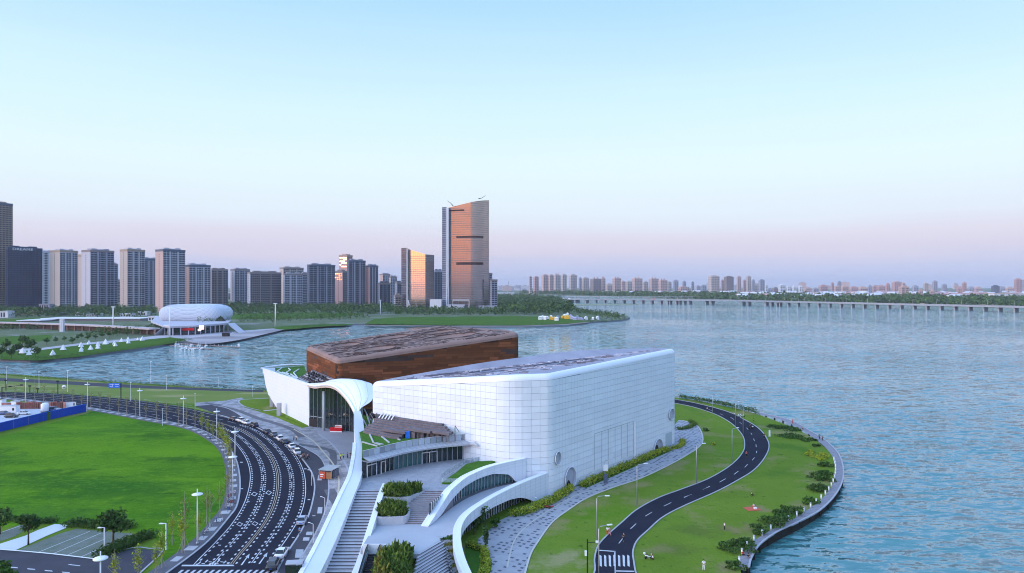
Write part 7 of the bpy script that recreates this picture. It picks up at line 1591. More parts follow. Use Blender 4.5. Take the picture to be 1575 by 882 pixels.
# museum side hedges
hedge('hedge', 'yellow-green hedge at the foot of the white hall beside the arched doorway', [on_face(870, 740, 1.2).xy.to_3d()] + gl_([(858, 768), (838, 777), (812, 789), (792, 794)]), 2.5, 1.6, LEAFY, 4200, .24)
hedge('hedge', 'long yellow-green hedge along the white hall facing the lake promenade', [V3(p.x, p.y) for p in [on_face(x, 700, 2.0) for x in (886, 905, 925, 945, 965, 985, 1003, 1017)]], 2.5, 1.6, LEAFY, 7000, .24)
hedge('hedge', 'short curved yellow hedge at the far corner of the white hall', gl_([(1034, 691), (1043, 689), (1050, 684), (1050, 679)]), 2.0, 1.1, LEAFY, 1500, .24)
hedge('hedge', 'green hedge on the small lawn past the end of the white hall', gl_([(1043, 661), (1055, 660), (1068, 654), (1062, 650)]), 2.2, 1.1, LEAFR, 1400, .26)
hedge('hedge', 'bright yellow-green hedge curling below the lower white arch', gl_([(722, 842), (735, 846), (744, 850), (748, 862), (746, 880), (738, 895)]), 1.6, 1.3, LEAFY, 2600, .22)
b = MB(); b.slab(gl_([(716, 836), (740, 842), (752, 850), (757, 868), (752, 890), (735, 905), (725, 880), (716, 855)]), None, .03); b.build('planting_bed', ROOFGRASS, kind='structure')
b = MB(); b.slab([V3(p.x, p.y) for p in [on_face(x, 700, .3) for x in (884, 1020)]] + [V3(p.x, p.y) for p in [on_face(x, 700, 3.4) for x in (1020, 884)]], None, .03); b.build('planting_bed', ROOFGRASS, kind='structure')
for k, (px, py, h, r, m) in enumerate([(737, 808, 4.6, 1.5, LEAFD), (744, 818, 5.2, 1.5, LEAFD), (729, 822, 4.4, 1.3, LEAFD), (746, 846, 5.0, 1.1, LEAFD), (763, 812, 2.0, 1.3, LEAF)]):
    o = tree_proto(h, r, 460, .26, m, BARK, .2, 7, 30 + k); o.location = g(px, py, 0); tag(o, ('slim dark tree before the glazing under the lower white arch, %s of its cluster' % ordn(k)) if k < 4 else 'round clipped bright bush by the dark glazing under the lower arch', 'tree' if k < 4 else 'shrub')
# boundary bushes on the headland
def bush(px, py, r, h, mat, label, n=320, nm='shrub', leaf=.34, z=0., up=0.):
    q = np.random.default_rng(int(px)); r_ = empty(nm, g(px, py, z), 0, label, 'shrub', None); v, f = leafcloud(q, n, (0, 0, h * .42), (r, r * .9, h * .62), leaf, 7, up); addobj('foliage', npmesh('foliage', [v], [f], mat), r_)
    b = MB(); b.tube([V3(0, 0, 0), V3(0, 0, h * .5)], .08, 5); b.build('stem', BARK, r_); return r_
for k, (x, y, r, h, m, lab) in enumerate([(455, 775, 4.2, 2.0, LEAFD, 'wide dark shrub by the near end of the boardwalk'), (490, 755, 3.4, 1.8, LEAFD, 'dark shrub just above the near end shrub'), (570, 695, 3.2, 1.7, LEAFD, 'lowest of the big dark shrub bank beside the bollards'), (610, 655, 4.6, 2.2, LEAFD, 'largest shrub of the bank beside the bollards'), (645, 640, 4.2, 2.1, LEAFD, 'second large shrub of the bank beside the bollards'),
        (690, 610, 3.8, 2.0, LEAFD, 'upper shrub of the bank beside the bollards'), (725, 598, 3.0, 1.6, LEAFD, 'small shrub ending the bank beside the bollards'), (800, 552, 2.8, 1.5, LEAFD, 'round shrub alone on dry ground by the boardwalk'), (835, 492, 3.4, 1.5, LEAFD, 'broad dark shrub in the middle of the headland edge'), (860, 498, 3.0, 1.5, LEAFD, 'dark shrub touching the broad one on its right'),
        (882, 455, 3.2, 1.6, LEAFD, 'dark round shrub near the widest point of the headland'), (822, 436, 2.4, 1.4, LEAFD, 'small dark round shrub inland of the widest point'), (858, 420, 2.2, 1.2, LEAFD, 'flat dark shrub above the round one'), (882, 425, 2.2, 1.2, LEAFD, 'flat dark shrub nearest the boardwalk at the widest point'), (882, 388, 2.6, 1.4, LEAFD, 'dark shrub beside the yellow patch'), (832, 292, 1.6, 1.0, LEAFD, 'tiny round shrub high on the headland'),
        (830, 335, 4.0, .9, LEAFY, 'yellow-green low shrub patch on the headland'), (860, 350, 3.0, .8, LEAFY, 'second yellow-green low patch right of the first'), (810, 322, 2.6, .7, LEAFY, 'small yellow-green tuft left of the yellow patches'),
        (700, 245, 4.6, .9, LEAF, 'low green scrub patch on the upper headland'), (640, 205, 5.0, .9, LEAF, 'long low scrub on the far part of the headland'), (680, 212, 5.0, .9, LEAF, 'scrub patch right of the long low scrub'), (735, 215, 4.8, .9, LEAF, 'low scrub by the far boardwalk'), (740, 250, 4.4, .9, LEAF, 'scrub patch below the far scrub'), (790, 265, 3.6, .8, LEAF, 'narrow scrub by the boardwalk with people'),
        (318, 220, 1.8, 1.2, LEAFD, 'small dark shrub where the promenade ends'), (352, 285, 1.0, .7, LEAFY, 'tiny yellow shrub left of the riverside bend'), (455, 860, 2.2, 1.6, LEAFD, 'dark shrub at the very end of the boardwalk')]):
    X, Y = c3([(x, y)])[0]; bush(X, Y, r * .85, h * .8, LEAF if (m is LEAFD and k % 3 == 1) else m, lab, 520 if r > 3 else 300)
# tall grasses in the planters and the big bush by the escalator
def reeds(label, pts, h, n, mat, z):
    r_ = wroot('ornamental_grass', tuple(pts[0].xy) + (z,), label, 'shrub'); Vs = []; Fs = []
    for p, r in pts_r(pts): 
        v, f = leafcloud(rg, n // len(pts), (p.x, p.y, z + h * .40), (r, r, h * .55), .36, 0, .55, .15); Vs.append(v); Fs.append(f)
    o = addobj('foliage', npmesh('foliage', Vs, Fs, mat), r_, kind='stuff'); o.location = -Vector(r_['wroot']); return r_
def pts_r(pts): return [(p, p.z) for p in pts]
reeds('dense tall green grasses in the upper planter between stair and steps', [V3(-25.0, 140.5, 1.5), V3(-23.2, 140.4, 1.6), V3(-21.3, 140.8, 1.5), V3(-19.8, 141.2, 1.1), V3(-24.8, 138.6, 1.5), V3(-23.0, 138.2, 1.6), V3(-21.4, 138.8, 1.4)], 2.6, 5200, LEAFR, 6.6)
reeds('dense tall green grasses in the lower planter between stair and steps', [V3(-24.8, 134.8, 1.4), V3(-23.3, 134.2, 1.5), V3(-21.9, 133.8, 1.4), V3(-24.9, 132.8, 1.4), V3(-23.2, 132.4, 1.5), V3(-21.8, 132.6, 1.2)], 2.5, 4800, LEAFR, 5.0)
reeds('large feathery yellow-green bush with reddish stems beside the escalator', [V3(-19.9, 116.8, 1.6), V3(-18.2, 116.6, 1.5), V3(-20.6, 114.6, 1.7), V3(-18.4, 114.2, 1.8), V3(-21.2, 112, 1.5), V3(-19.4, 111.6, 1.9), V3(-17.9, 111.8, 1.5), V3(-20.4, 109, 2.0), V3(-18.4, 109, 1.9)], 4.4, 7600, LEAFR, 1.6)
reeds('loose olive and russet stems on the left of the large feathery bush', [V3(-21.4, 115.2, 1.1), V3(-21.6, 113, 1.1), V3(-21.4, 110.6, 1.2), V3(-20.4, 107.6, 1.6)], 4.6, 1500, LEAFO, 1.6)
for nm, pts, z0, z1 in (('upper', [V3(-26.2, 137.4), V3(-21.0, 137.2), V3(-20.4, 138.2), V3(-18.4, 140.6), V3(-18.2, 142.0), V3(-26.2, 142)], 4, 7.35), ('lower', [V3(-26.2, 130.9), V3(-21.6, 130.9), V3(-20.3, 131.6), V3(-20.2, 134.2), V3(-21, 135.5), V3(-26.2, 135.8)], 4, 5.55)):
    r_ = wroot('planter', tuple(pts[0].xy) + (z0,), 'pale stone planter holding the %s tall grasses' % nm, 'planter'); b = MB(); P_ = smooth(pts, 3, True); b.slab([V3(p.x, p.y) for p in P_], z0 - .1, z1 - .25); b.build('soil', SHADED_MUD, r_); b = MB(); b.strip([V3(p.x, p.y) for p in P_ + [P_[0]]], .4, z0 - .15, z1); b.build('wall', CONC, r_)
wv = []
for k, (tri, z) in enumerate(wedges):
    r_ = wroot('ground_cover', tuple(tri[0].xy) + (z,), 'olive low planting on the wedge-shaped bed, %s from the top' % ordn(k), 'shrub'); Vs = []; Fs = []
    for q in range(60):
        a, c = rnd.random(), rnd.random()
        if a + c > 1: a, c = 1 - a, 1 - c
        p = tri[0] + (tri[1] - tri[0]) * a + (tri[2] - tri[0]) * c; v, f = leafcloud(rg, 12, (p.x, p.y, z + .12), (.3, .3, .25), .2, 0, .2, .1); Vs.append(v); Fs.append(f)
    o = addobj('foliage', npmesh('foliage', Vs, Fs, LEAFO if k else LEAF), r_, kind='stuff'); o.location = -Vector(r_['wroot'])

# blue construction fence and the site behind it
FX = wroot('construction_fence', tuple(g(134, 631).xy) + (0,), 'long bright blue panelled construction fence along the edge of the lawn', 'fence')
fz_ = [g(x, y) for x, y in [(132.5, 633.5), (100, 640.5), (60, 649.5), (0, 664.5), (-80, 684)]]; fp_ = resample(fz_, 1.6)
for i, (a, c) in enumerate(zip(fp_, fp_[1:])):
    px = 787.5 + a.x / a.y * F; t_ = (c - a).normalized(); n__ = V3(-t_.y, t_.x)
    b = MB(); b.obox((a + c) / 2 + V3(0, 0, 1.55 if 73.5 < px < 79 else 1.5), (c - a) * .49, n__ * .04, (0, 0, 1.5)); b.build('panel', LEAFD if 73.5 < px < 79 else BLUE, FX)
b = MB(); b.strip(fz_, .16, 2.98, 3.12); b.build('top_rail', SIGNB, FX)
for p in fp_[::4]: b = MB(); b.box(p.x - .06, p.x + .06, p.y + .08, p.y + .2, 0, 3); b.build('post', STEEL, FX)
b = MB(); b.slab([V3(p.x, p.y + .3) for p in fz_] + gl_([(-80, 622), (0, 619), (60, 620), (134, 625)]), None, .03); b.build('site_ground', M('site_concrete', (.42, .45, .52), .85, (.52, .55, .62), .08, 5), kind='structure')
def s98(x, y): return (x / 9.8, 590 + y / 9.8)
rz = random.Random(31)
RP = M('rust_red_sheet', (.30, .10, .08), .8, (.42, .20, .17), .8, 3, objr=.4)
xs_ = [(25, 90, 'r'), (100, 150, 'r')] + [(245 + k * 33, 275 + k * 33, 'r') for k in range(11)] + [(735 + k * 33, 765 + k * 33, 'r') for k in range(7)]
rw = wroot('sheet_stack', tuple(g(*s98(245, 385)).xy) + (0,), 'row of rusty red upright sheet panels at the back of the building site', 'stack of sheets')
for x0, x1, c in xs_:
    a, c_ = g(*s98(x0, 385)), g(*s98(x1, 390)); b = MB(); b.box(a.x, c_.x, a.y, a.y + .35, 0, rz.uniform(2.4, 3.0)); b.build('sheet', RP, rw)
for k, (x0, x1, yb_, h, lab) in enumerate([(0, 235, 450, 2.7, 'long white site cabin at the left edge with a dark window'), (160, 240, 385, 2.9, 'pale container between the rusty sheets'), (985, 1140, 372, 2.3, 'pale blue-white site screen at the right end of the sheets'), (0, 30, 360, 2.8, 'small white hut behind the long cabin')]):
    a, c_ = g(*s98(x0, yb_)), g(*s98(x1, yb_)); r_ = empty('site_cabin', (a.x, a.y, .03), 0, lab, 'cabin'); w = c_.x - a.x; b = MB(); b.box(0, w, 0, 2.4 if k != 2 else .3, 0, h); b.build('wall', TEXTW, r_); b = MB(); b.box(-.1, w + .1, -.1, 2.5 if k != 2 else .4, h, h + .12); b.build('roof', CONC, r_)
    b = MB(); b.box(w * .78, w * .9, -.06, 0, 1.0, 2.0); b.build('window', GLASSD, r_)
# vehicles
def car(mat, kind='sedan'):
    r_ = empty('parked_car'); L_, W_ = (4.6, .92) if kind != 'suv' else (4.7, .95); hh = 1.45 if kind == 'sedan' else 1.7
    S_ = [(-2.30, .42, .72, .80), (-2.22, .28, .92, .88), (-1.5, .22, .98, .92), (0, .22, .95, .92), (1.3, .22, .90, .92), (2.0, .26, .76, .88), (2.28, .38, .62, .74)]
    if kind == 'suv': S_ = [(x, a, c * 1.12, w) for x, a, c, w in S_]
    V = []; 
    for x, zb, zt_, w in S_: V += [(x, -w * .94, zb), (x, -w, (zb + zt_) / 2), (x, -w * .95, zt_ - .08), (x, -w * .80, zt_), (x, w * .80, zt_), (x, w * .95, zt_ - .08), (x, w, (zb + zt_) / 2), (x, w * .94, zb)]
    m_ = 8; Fs = [(i * m_ + j, i * m_ + (j + 1) % m_, (i + 1) * m_ + (j + 1) % m_, (i + 1) * m_ + j) for i in range(len(S_) - 1) for j in range(m_)]; Fs += [tuple(range(m_))[::-1], tuple(range((len(S_) - 1) * m_, len(S_) * m_))]
    b = MB(); b.add(V, [tuple(reversed(f)) for f in Fs], 0, True)
    zt0 = S_[3][2]; C = [(-2.0 if kind == 'suv' else -1.75, .76, zt0), (-1.15 if kind == 'sedan' else -1.75, .62, hh), (.25, .62, hh), (1.15, .76, zt0 - .03)]
    b.add([(x, -w, z + .012) for x, w, z in C[1:3]] + [(x, w, z + .012) for x, w, z in C[1:3]], [(0, 1, 3, 2)]); b.build('body', mat, r_)
    b = MB(); V = [(x, -w, z) for x, w, z in C] + [(x, w, z) for x, w, z in C]; b.add(V, [(0, 1, 2, 3), (7, 6, 5, 4), (0, 4, 5, 1), (1, 5, 6, 2), (2, 6, 7, 3)]); b.build('window', CARGLASS, r_)
    for x in (-1.45, -.35, .65):
        for s in (-1, 1): b = MB(); b.tube([V3(x, s * .765, zt0), V3(x * .8 - .05, s * .635, hh)], .035, 4); b.build('pillar', mat, r_)
    for x in (-1.4, 1.4):
        for s in (-1, 1): b = MB(); b.tube([V3(x, s * .72, .33), V3(x, s * .945, .33)], .33, 12); wv_ = b.build('wheel', TYRE, r_); b = MB(); b.tube([V3(x, s * .94, .33), V3(x, s * .955, .33)], .19, 10); b.build('rim', STEEL, wv_)
    for s in (-1, 1):
        b = MB(); b.obox(V3(2.20, s * .62, .62), (.06, 0, 0), (0, .17, 0), (0, 0, .08)); b.build('headlight', HEADL, r_); b = MB(); b.obox(V3(-2.24, s * .64, .74), (.05, 0, 0), (0, .17, 0), (0, 0, .08)); b.build('taillight', TAILL, r_)
        b = MB(); b.obox(V3(.75, s * 1.0, .98), (.09, 0, 0), (0, .09, 0), (0, 0, .06)); b.build('mirror', mat, r_)
    b = MB(); b.obox(V3(-2.31, 0, .60), (.01, 0, 0), (0, .24, 0), (0, 0, .06)); b.build('number_plate', SIGNB, r_); return r_
protos = {}
def put_car(c, kind, loc, ang, lab, group=None):
    k = (c, kind)
    if k not in protos: protos[k] = car(CARP[c], kind); o = protos[k]; o.location = loc; o.rotation_euler = (0, 0, ang); tag(o, lab, 'car', group)
    else: o = copy_tree(protos[k], loc, ang, lab)
    if group: o['group'] = group
def rdir(p): i = min(range(len(CL) - 1), key=lambda i: (CL[i] - p).length); t_ = CL[i + 1] - CL[i]; return math.atan2(t_.y, t_.x)
for k, (x, y, c, kd, lab) in enumerate([(308, 140, 'black', 'sedan', 'black sedan at the far end of the parked row on the boulevard'), (342, 147, 'white', 'suv', 'white car second from the far end of the parked row'), (370, 157, 'white', 'sedan', 'white sedan third from the far end of the parked row'), (407, 170, 'black', 'suv', 'black car fourth from the far end of the parked row'),
        (472, 201, 'black', 'sedan', 'black sedan fifth in the parked row before the gap'), (503, 214, 'grey', 'sedan', 'dark grey sedan sixth in the parked row'), (532, 235, 'white', 'suv', 'white car beside the raised barrier in the parked row'), (556, 250, 'black', 'sedan', 'black sedan just behind the white car by the barrier'), (590, 272, 'white', 'sedan', 'white sedan second from the near end of the parked row'), (614, 300, 'white', 'suv', 'white car at the near end of the parked row'),
        (640, 632, 'silver', 'sedan', 'silver-blue sedan driving alone in the right lane'), (543, 790, 'white', 'sedan', 'white sedan with dark roof glass near the zebra crossing'), (503, 846, 'black', 'suv', 'black car directly in front of the zebra crossing')]):
    X, Y = conv([(x, y)], 3.127, 260, 600)[0]; p = g(X, Y + 2.0, .015); put_car(c, kd, p, rdir(p), lab)
b = empty('barrier_cover', g(439.5, 679, .11), .8, 'open grey car cover or hatch raised beside the parked white car', 'cover'); bb = MB(); bb.box(-1.4, 1.4, -.9, .9, 1.1, 1.2); bb.build('panel', CONC, b); bb = MB(); bb.box(-.1, .1, -.1, .1, 0, 1.1); bb.build('post', STEEL, b)
for (x, y, c, kd, a, lab) in [(175, 508, 'black', 'suv', .1, 'black car parked on the building site behind the blue fence'), (365, 465, 'white', 'sedan', .2, 'white car parked on the building site behind the blue fence'), (60, 465, 'blue', 'sedan', 0, 'blue car beside the long white site cabin'), (775, 410, 'blue', 'sedan', .1, 'blue car right of the white tank on the site'), (820, 405, 'silver', 'suv', .1, 'silver car at the right end of the site')]:
    put_car(c, kd, g(*s98(x, y + 5), .03), a, lab)
tk = empty('white_tank', g(*s98(675, 435), .03), 0, 'white octagonal tank truck body standing on the building site', 'tank'); bb = MB(); bb.tube([V3(0, 0, .5), V3(0, 0, 3.2), V3(0, 0, 3.5)], [1.35, 1.35, 1.0], 8); bb.build('shell', TEXTW, tk); bb = MB(); bb.box(-1.1, 1.1, -.8, .8, 0, .5); bb.build('base', BLACKM, tk)
# kiosk, bus shelter, red sign at the entrance
kx = g(509, 733, .1); ki = empty('kiosk', kx, -.25, 'small kiosk with grey slab roof and orange-red boards on the forecourt', 'kiosk'); ki.scale = (.85, .85, .85); bb = MB(); bb.box(-2.2, 2.2, -3.6, 2.2, 2.7, 2.95); bb.build('roof', M('kiosk_roof', (.34, .38, .40), .6), ki)
for x, y in ((-2, -3.4), (2, -3.4), (-2, 2), (2, 2)): bb = MB(); bb.box(x - .08, x + .08, y - .08, y + .08, 0, 2.7); bb.build('post', STEEL, ki)
bb = MB(); bb.box(-2.0, 0, -3.5, -3.35, .2, 2.3); bb.build('board', ORANGE, ki); bb = MB(); bb.box(.3, 1.9, -3.4, -3.2, .2, 2.2); bb.build('board', M('wood_board', (.35, .17, .08), .7), ki); bb = MB(); bb.box(-1.6, -.5, -3.54, -3.5, 1.3, 1.6); bb.box(-1.6, -.7, -3.54, -3.5, .8, 1.0); bb.build('lettering', TEXTW, ki)
bb = MB(); bb.box(-1.7, 1.7, -1.5, 1.8, 0, 2.2); bb.build('counter_wall', TM['dark'], ki)
bs = empty('bus_shelter', g(453, 889, .1), .15, 'black-framed shelter at the bottom edge beside the cycle lane', 'shelter')
for x in (-1.3, 1.3):
    for y in (-.8, .8): bb = MB(); bb.box(x - .06, x + .06, y - .06, y + .06, 0, 2.6); bb.build('post', BLACKM, bs)
bb = MB(); bb.box(-1.4, 1.4, -.9, .9, 2.6, 2.72); bb.build('roof', CONC, bs); bb = MB(); bb.box(-1.25, 1.25, -.84, -.78, .5, 2.4); bb.build('glass_pane', GLASSD, bs); bb = MB(); bb.box(-1.0, 1.0, -.2, .3, .4, .5); bb.build('bench', BLACKM, bs)
rsn = empty('entrance_sign', g(517.5, 664.5, .1), -.12, 'red entrance block with white lettering board in front of the glass hall', 'sign'); bb = MB(); bb.box(-2.1, 2.1, -.5, .5, .35, 1.5); bb.build('red_block', RED, rsn); bb = MB(); bb.box(-2.1, 2.1, -.55, .55, 0, .35); bb.build('base', TEXTW, rsn); bb = MB(); bb.box(-.5, 1.9, -.1, .1, 1.5, 2.3); bb.build('board', TEXTW, rsn)
bb = MB(); rz = random.Random(3)
for k in range(6): x = -.4 + k * .38; bb.box(x, x + .24, -.13, -.1, 1.72, 2.08)
bb.build('lettering', RED, rsn)
# small posts by the cycle lane
for k, (x, y) in enumerate([(749, 600), (693, 735), (686, 460)]):
    X, Y = conv([(x, y)], 3.127, 260, 600)[0]; r_ = empty('post', g(X, Y, .1), 0, 'low arched steel post beside the cycle lane, %s from the far end' % ordn([1, 2, 0][k]), 'post'); bb = MB(); bb.tube([V3(0, 0, 0), V3(0, 0, 3.6), V3(-.7, 0, 3.9)], .06, 5); bb.build('shaft', WPOLE, r_); bb = MB(); bb.box(-1.0, -.6, -.1, .1, 3.85, 3.95); bb.build('lamp_head', WPOLE, r_)
for k, (x, y) in enumerate([(846, 402), (725, 786)]):
    X, Y = c5([(x, y)])[0] if k == 0 else (138, 0); 
for k, (x, y, h) in enumerate([(843, 408, 4.4), (1340, 400, 5.0)]):
    X, Y = c5([(x, y)])[0]; r_ = empty('lamp_post', g(X, Y, 0), 0, ('white right-angled lamp post between the car park and the hedge', 'white right-angled lamp post at the lawn corner by the service road')[k], 'lamp post'); bb = MB(); bb.tube([V3(0, 0, 0), V3(0, 0, h), V3(-1.1, 0, h)], .12, 5); bb.build('post', WPOLE, r_); bb = MB(); bb.box(-1.3, -.5, -.14, .14, h - .1, h); bb.build('lamp_head', WPOLE, r_)

# people
def skin_mesh(name, verts, edges, radii, mat, sub=1):
    me = bpy.data.meshes.new(name); me.from_pydata(verts, edges, []); o = bpy.data.objects.new(name, me); COL.objects.link(o)
    sm_ = o.modifiers.new('s', 'SKIN'); sm_.use_smooth_shade = True
    for v, r in zip(me.skin_vertices[0].data, radii): v.radius = (r, r)
    me.skin_vertices[0].data[0].use_root = True
    if sub: q = o.modifiers.new('b', 'SUBSURF'); q.levels = sub
    dg = bpy.context.evaluated_depsgraph_get(); m2 = bpy.data.meshes.new_from_object(o.evaluated_get(dg)); bpy.data.objects.remove(o); m2.name = name; m2.materials.clear(); m2.materials.append(mat); return m2
_pm = {}
def pose_sk(pose):
    """joint positions for a pose"""
    if pose == 'walk': J = dict(hp=(0, 0, .95), ch=(.03, 0, 1.32), nk=(.04, 0, 1.50), hd=(.07, 0, 1.64), kl=(.22, .09, .53), fl=(.28, .09, .08), tl=(.44, .09, .04), kr=(-.02, -.09, .50), fr=(-.34, -.09, .12), tr=(-.24, -.09, .03), el=(-.16, .23, 1.14), hl=(-.10, .24, .88), er=(.16, -.23, 1.14), hr=(.32, -.2, .95))
    elif pose == 'sit': J = dict(hp=(0, 0, .12), ch=(.04, 0, .50), nk=(.08, 0, .66), hd=(.13, 0, .80), kl=(.42, .14, .38), fl=(.62, .12, .05), tl=(.78, .12, .04), kr=(.42, -.14, .36), fr=(.66, -.12, .05), tr=(.80, -.12, .04), el=(.08, .26, .36), hl=(.34, .16, .40), er=(.06, -.26, .36), hr=(.32, -.15, .38))
    elif pose == 'ride': J = dict(hp=(-.2, 0, .98), ch=(.05, 0, 1.30), nk=(.12, 0, 1.46), hd=(.2, 0, 1.58), kl=(.16, .1, .68), fl=(-.02, .1, .25), tl=(.12, .1, .22), kr=(.14, -.1, .85), fr=(.06, -.1, .45), tr=(.2, -.1, .43), el=(.2, .22, 1.18), hl=(.40, .24, 1.04), er=(.2, -.22, 1.18), hr=(.40, -.24, 1.04))
    else: J = dict(hp=(0, 0, .95), ch=(0, 0, 1.32), nk=(.01, 0, 1.50), hd=(.04, 0, 1.64), kl=(.02, .10, .51), fl=(0, .11, .08), tl=(.16, .12, .04), kr=(.03, -.10, .51), fr=(0, -.11, .08), tr=(.16, -.12, .04), el=(-.04, .26, 1.12), hl=(.08, .24, .87), er=(-.04, -.26, 1.12), hr=(.10, -.22, .90))
    return {k: Vector(v) for k, v in J.items()}
def person(pose, shirt, trousers, loc, ang, label, group=None, bag=None, scl=1.):
    J = pose_sk(pose); key = pose
    if key not in _pm:
        V = [J['hp'], (J['hp'] + J['ch']) / 2, J['ch'], J['nk'], J['hd'], J['hd'] + V3(0, 0, .09)]; r = [.13, .12, .14, .055, .095, .07]; E = [(0, 1), (1, 2), (2, 3), (3, 4), (4, 5)]
        for s, y in (('l', 1), ('r', -1)):
            h0 = J['hp'] + V3(0, .09 * y, -.04); n0 = len(V); V += [h0, J['k' + s], J['f' + s], J['t' + s]]; r += [.085, .058, .042, .035]; E += [(0, n0), (n0, n0 + 1), (n0 + 1, n0 + 2), (n0 + 2, n0 + 3)]
            s0 = J['ch'] + V3(0, .18 * y, .10); n0 = len(V); hd_ = J['h' + s]; V += [s0, J['e' + s], hd_]; r += [.055, .042, .030]; E += [(2, n0), (n0, n0 + 1), (n0 + 1, n0 + 2)]
            d = (hd_ - J['e' + s]).normalized()
            for q in range(5):
                V.append(hd_ + d * (.085 - .008 * abs(q - 1.5)) + V3(.018 * (q - 1.5), -.01 * y, 0) if q < 4 else hd_ + d * .045 + V3(.045, 0, 0)); r.append(.010); E.append((n0 + 2, len(V) - 1))
        body = skin_mesh('body', V, E, r, SKIN)
        sv = [J['hp'] + V3(0, 0, .05), (J['hp'] + J['ch']) / 2, J['ch'] + V3(0, 0, .04), J['nk'] - V3(0, 0, .05)]; sr = [.155, .142, .162, .075]; se = [(0, 1), (1, 2), (2, 3)]
        for s, y in (('l', 1), ('r', -1)): n0 = len(sv); sv += [J['ch'] + V3(0, .185 * y, .10), J['ch'].lerp(J['e' + s], .85) + V3(0, .04 * y, .02)]; sr += [.075, .062]; se += [(2, n0), (n0, n0 + 1)]
        sh = skin_mesh('shirt', sv, se, sr, TEXTW, 1)
        tv = [J['hp'] + V3(0, 0, .06)]; tr_ = [.15]; te = []
        for s, y in (('l', 1), ('r', -1)): n0 = len(tv); tv += [J['hp'] + V3(0, .09 * y, -.05), J['k' + s], J['f' + s] + V3(0, 0, .05)]; tr_ += [.105, .075, .058]; te += [(0, n0), (n0, n0 + 1), (n0 + 1, n0 + 2)]
        trm = skin_mesh('trousers', tv, te, tr_, TEXTW, 1)
        b = MB(); c = J['hd'] + V3(-.015, 0, .07)
        G_ = []
        for i in range(5):
            for j in range(8): a, e = j * math.pi / 4, i * math.pi / 8; G_.append(c + V3(math.cos(a) * math.cos(e) * .115, math.sin(a) * math.cos(e) * .105, math.sin(e) * .11 - .03))
        b.add(G_, [(i * 8 + j, i * 8 + (j + 1) % 8, (i + 1) * 8 + (j + 1) % 8, (i + 1) * 8 + j) for i in range(4) for j in range(8)]); hm = b.mesh('hair', HAIR)
        _pm[key] = (body, sh, trm, hm)
    body, sh, trm, hm = _pm[key]; r_ = empty('person', loc, ang, label, 'person', group); r_.scale = (scl,) * 3; addobj('body', body, r_)
    def col(me, nm, m):
        kk = (key, nm, m.name)
        if kk not in _pm: c_ = me.copy(); c_.materials.clear(); c_.materials.append(m); _pm[kk] = c_
        return addobj(nm, _pm[kk], r_)
    col(sh, 'shirt', shirt); col(trm, 'trousers', trousers); addobj('hair', hm, r_); return r_
CL_ = {k: M('cloth_' + k, c, .85) for k, c in dict(white=(.75, .75, .78), black=(.018, .018, .022), pink=(.70, .28, .36), red=(.55, .03, .04), blue=(.08, .20, .5), grey=(.2, .2, .23), navy=(.03, .04, .09)).items()}
cw, ck, cpk, crd, cbl, cgy, cnv = (CL_[k] for k in ('white', 'black', 'pink', 'red', 'blue', 'grey', 'navy'))
def c2p(x, y): return g(*c2([(x, y)])[0], .02)
def c3p(x, y, z=.02): return g(*c3([(x, y)])[0], z)
def c6p(x, y, z=.12): return g(*conv([(x, y)], 3.127, 260, 600)[0], z)
P_ = [('stand', cw, crd, c2p(562, 668), 1, 'person in white top and red trousers by the riverside road kerb'), ('walk', cpk, cpk, c2p(575, 670), 2, 'person in pink clothes at the riverside road kerb'),
      ('walk', ck, ck, c2p(652, 704), 1.2, 'person in black walking in the riverside road above the zebra crossing'), ('stand', cw, cw, c2p(1102, 868), 1.5, 'person all in white standing on the meadow at the bottom edge', 1.15), ('stand', cw, ck, c3p(406, 684), 0, 'person in white shirt and black trousers alone on the meadow'),
      ('sit', ck, ck, c3p(531, 522), .5, 'person in black sitting on the meadow'), ('sit', cw, crd, c3p(543, 575), 2, 'person sitting by the red picnic mat'), ('walk', crd, ck, c3p(508, 342), 1, 'person in a red top walking in the riverside road bend'),
      ('stand', ck, ck, c3p(590, 256), 2, 'person in black standing at the outer kerb of the bend'), ('walk', cw, ck, c3p(325, 130), 0, 'person in white far along the riverside road'), ('stand', crd, crd, c3p(722, 188), 0, 'person in red on the far boardwalk'),
      ('sit', ck, cbl, c3p(768, 214), 1, 'person in dark clothes sitting on the boardwalk edge'), ('stand', ck, ck, c3p(847, 262), 1, 'left of the two people in black on the boardwalk'), ('stand', cnv, ck, c3p(861, 268), 4, 'right of the two people in black on the boardwalk'),
      ('sit', crd, ck, c3p(490, 798), 5, 'person in red sitting on the boardwalk end'), ('sit', ck, cgy, c3p(515, 812), 5, 'person in dark clothes sitting at the boardwalk end'), ('stand', ck, ck, c3p(541, 180), 3, 'lone person in black on the far meadow'),
      ('stand', cgy, ck, c6p(600, 244), 1, 'person in grey standing by the parked row, left of a pair'), ('stand', cw, ck, c6p(612, 244), 4, 'person in white standing by the parked row, right of a pair'), ('stand', ck, ck, c6p(858, 330), 1, 'dark-dressed person beside the neon-vested guards'), ('stand', cnv, cgy, c6p(873, 327), 2, 'person nearest the white pillar by the guards')]
for q in P_: person(q[0], q[1], q[2], q[3], q[4], q[5], scl=q[6] if len(q) > 6 else 1)
for k, (x, y) in enumerate([(825, 336), (838, 333)]): person('stand', NEON, ck, c6p(x, y), 1 + k, 'guard in a neon yellow vest on the forecourt, %s of two' % ('left' if k == 0 else 'right'))
rz = random.Random(9)
for k in range(7): person('stand' if k % 2 else 'walk', [ck, cw, ck, cgy, ck, cpk, cnv][k], ck, c6p(628 + k * 7.5, 344 - (k * 5) % 16), rz.uniform(0, 6), 'member of the dark-dressed group at the tip of the kerb, %s from the left' % ordn(k), 'people gathered at the kerb tip')
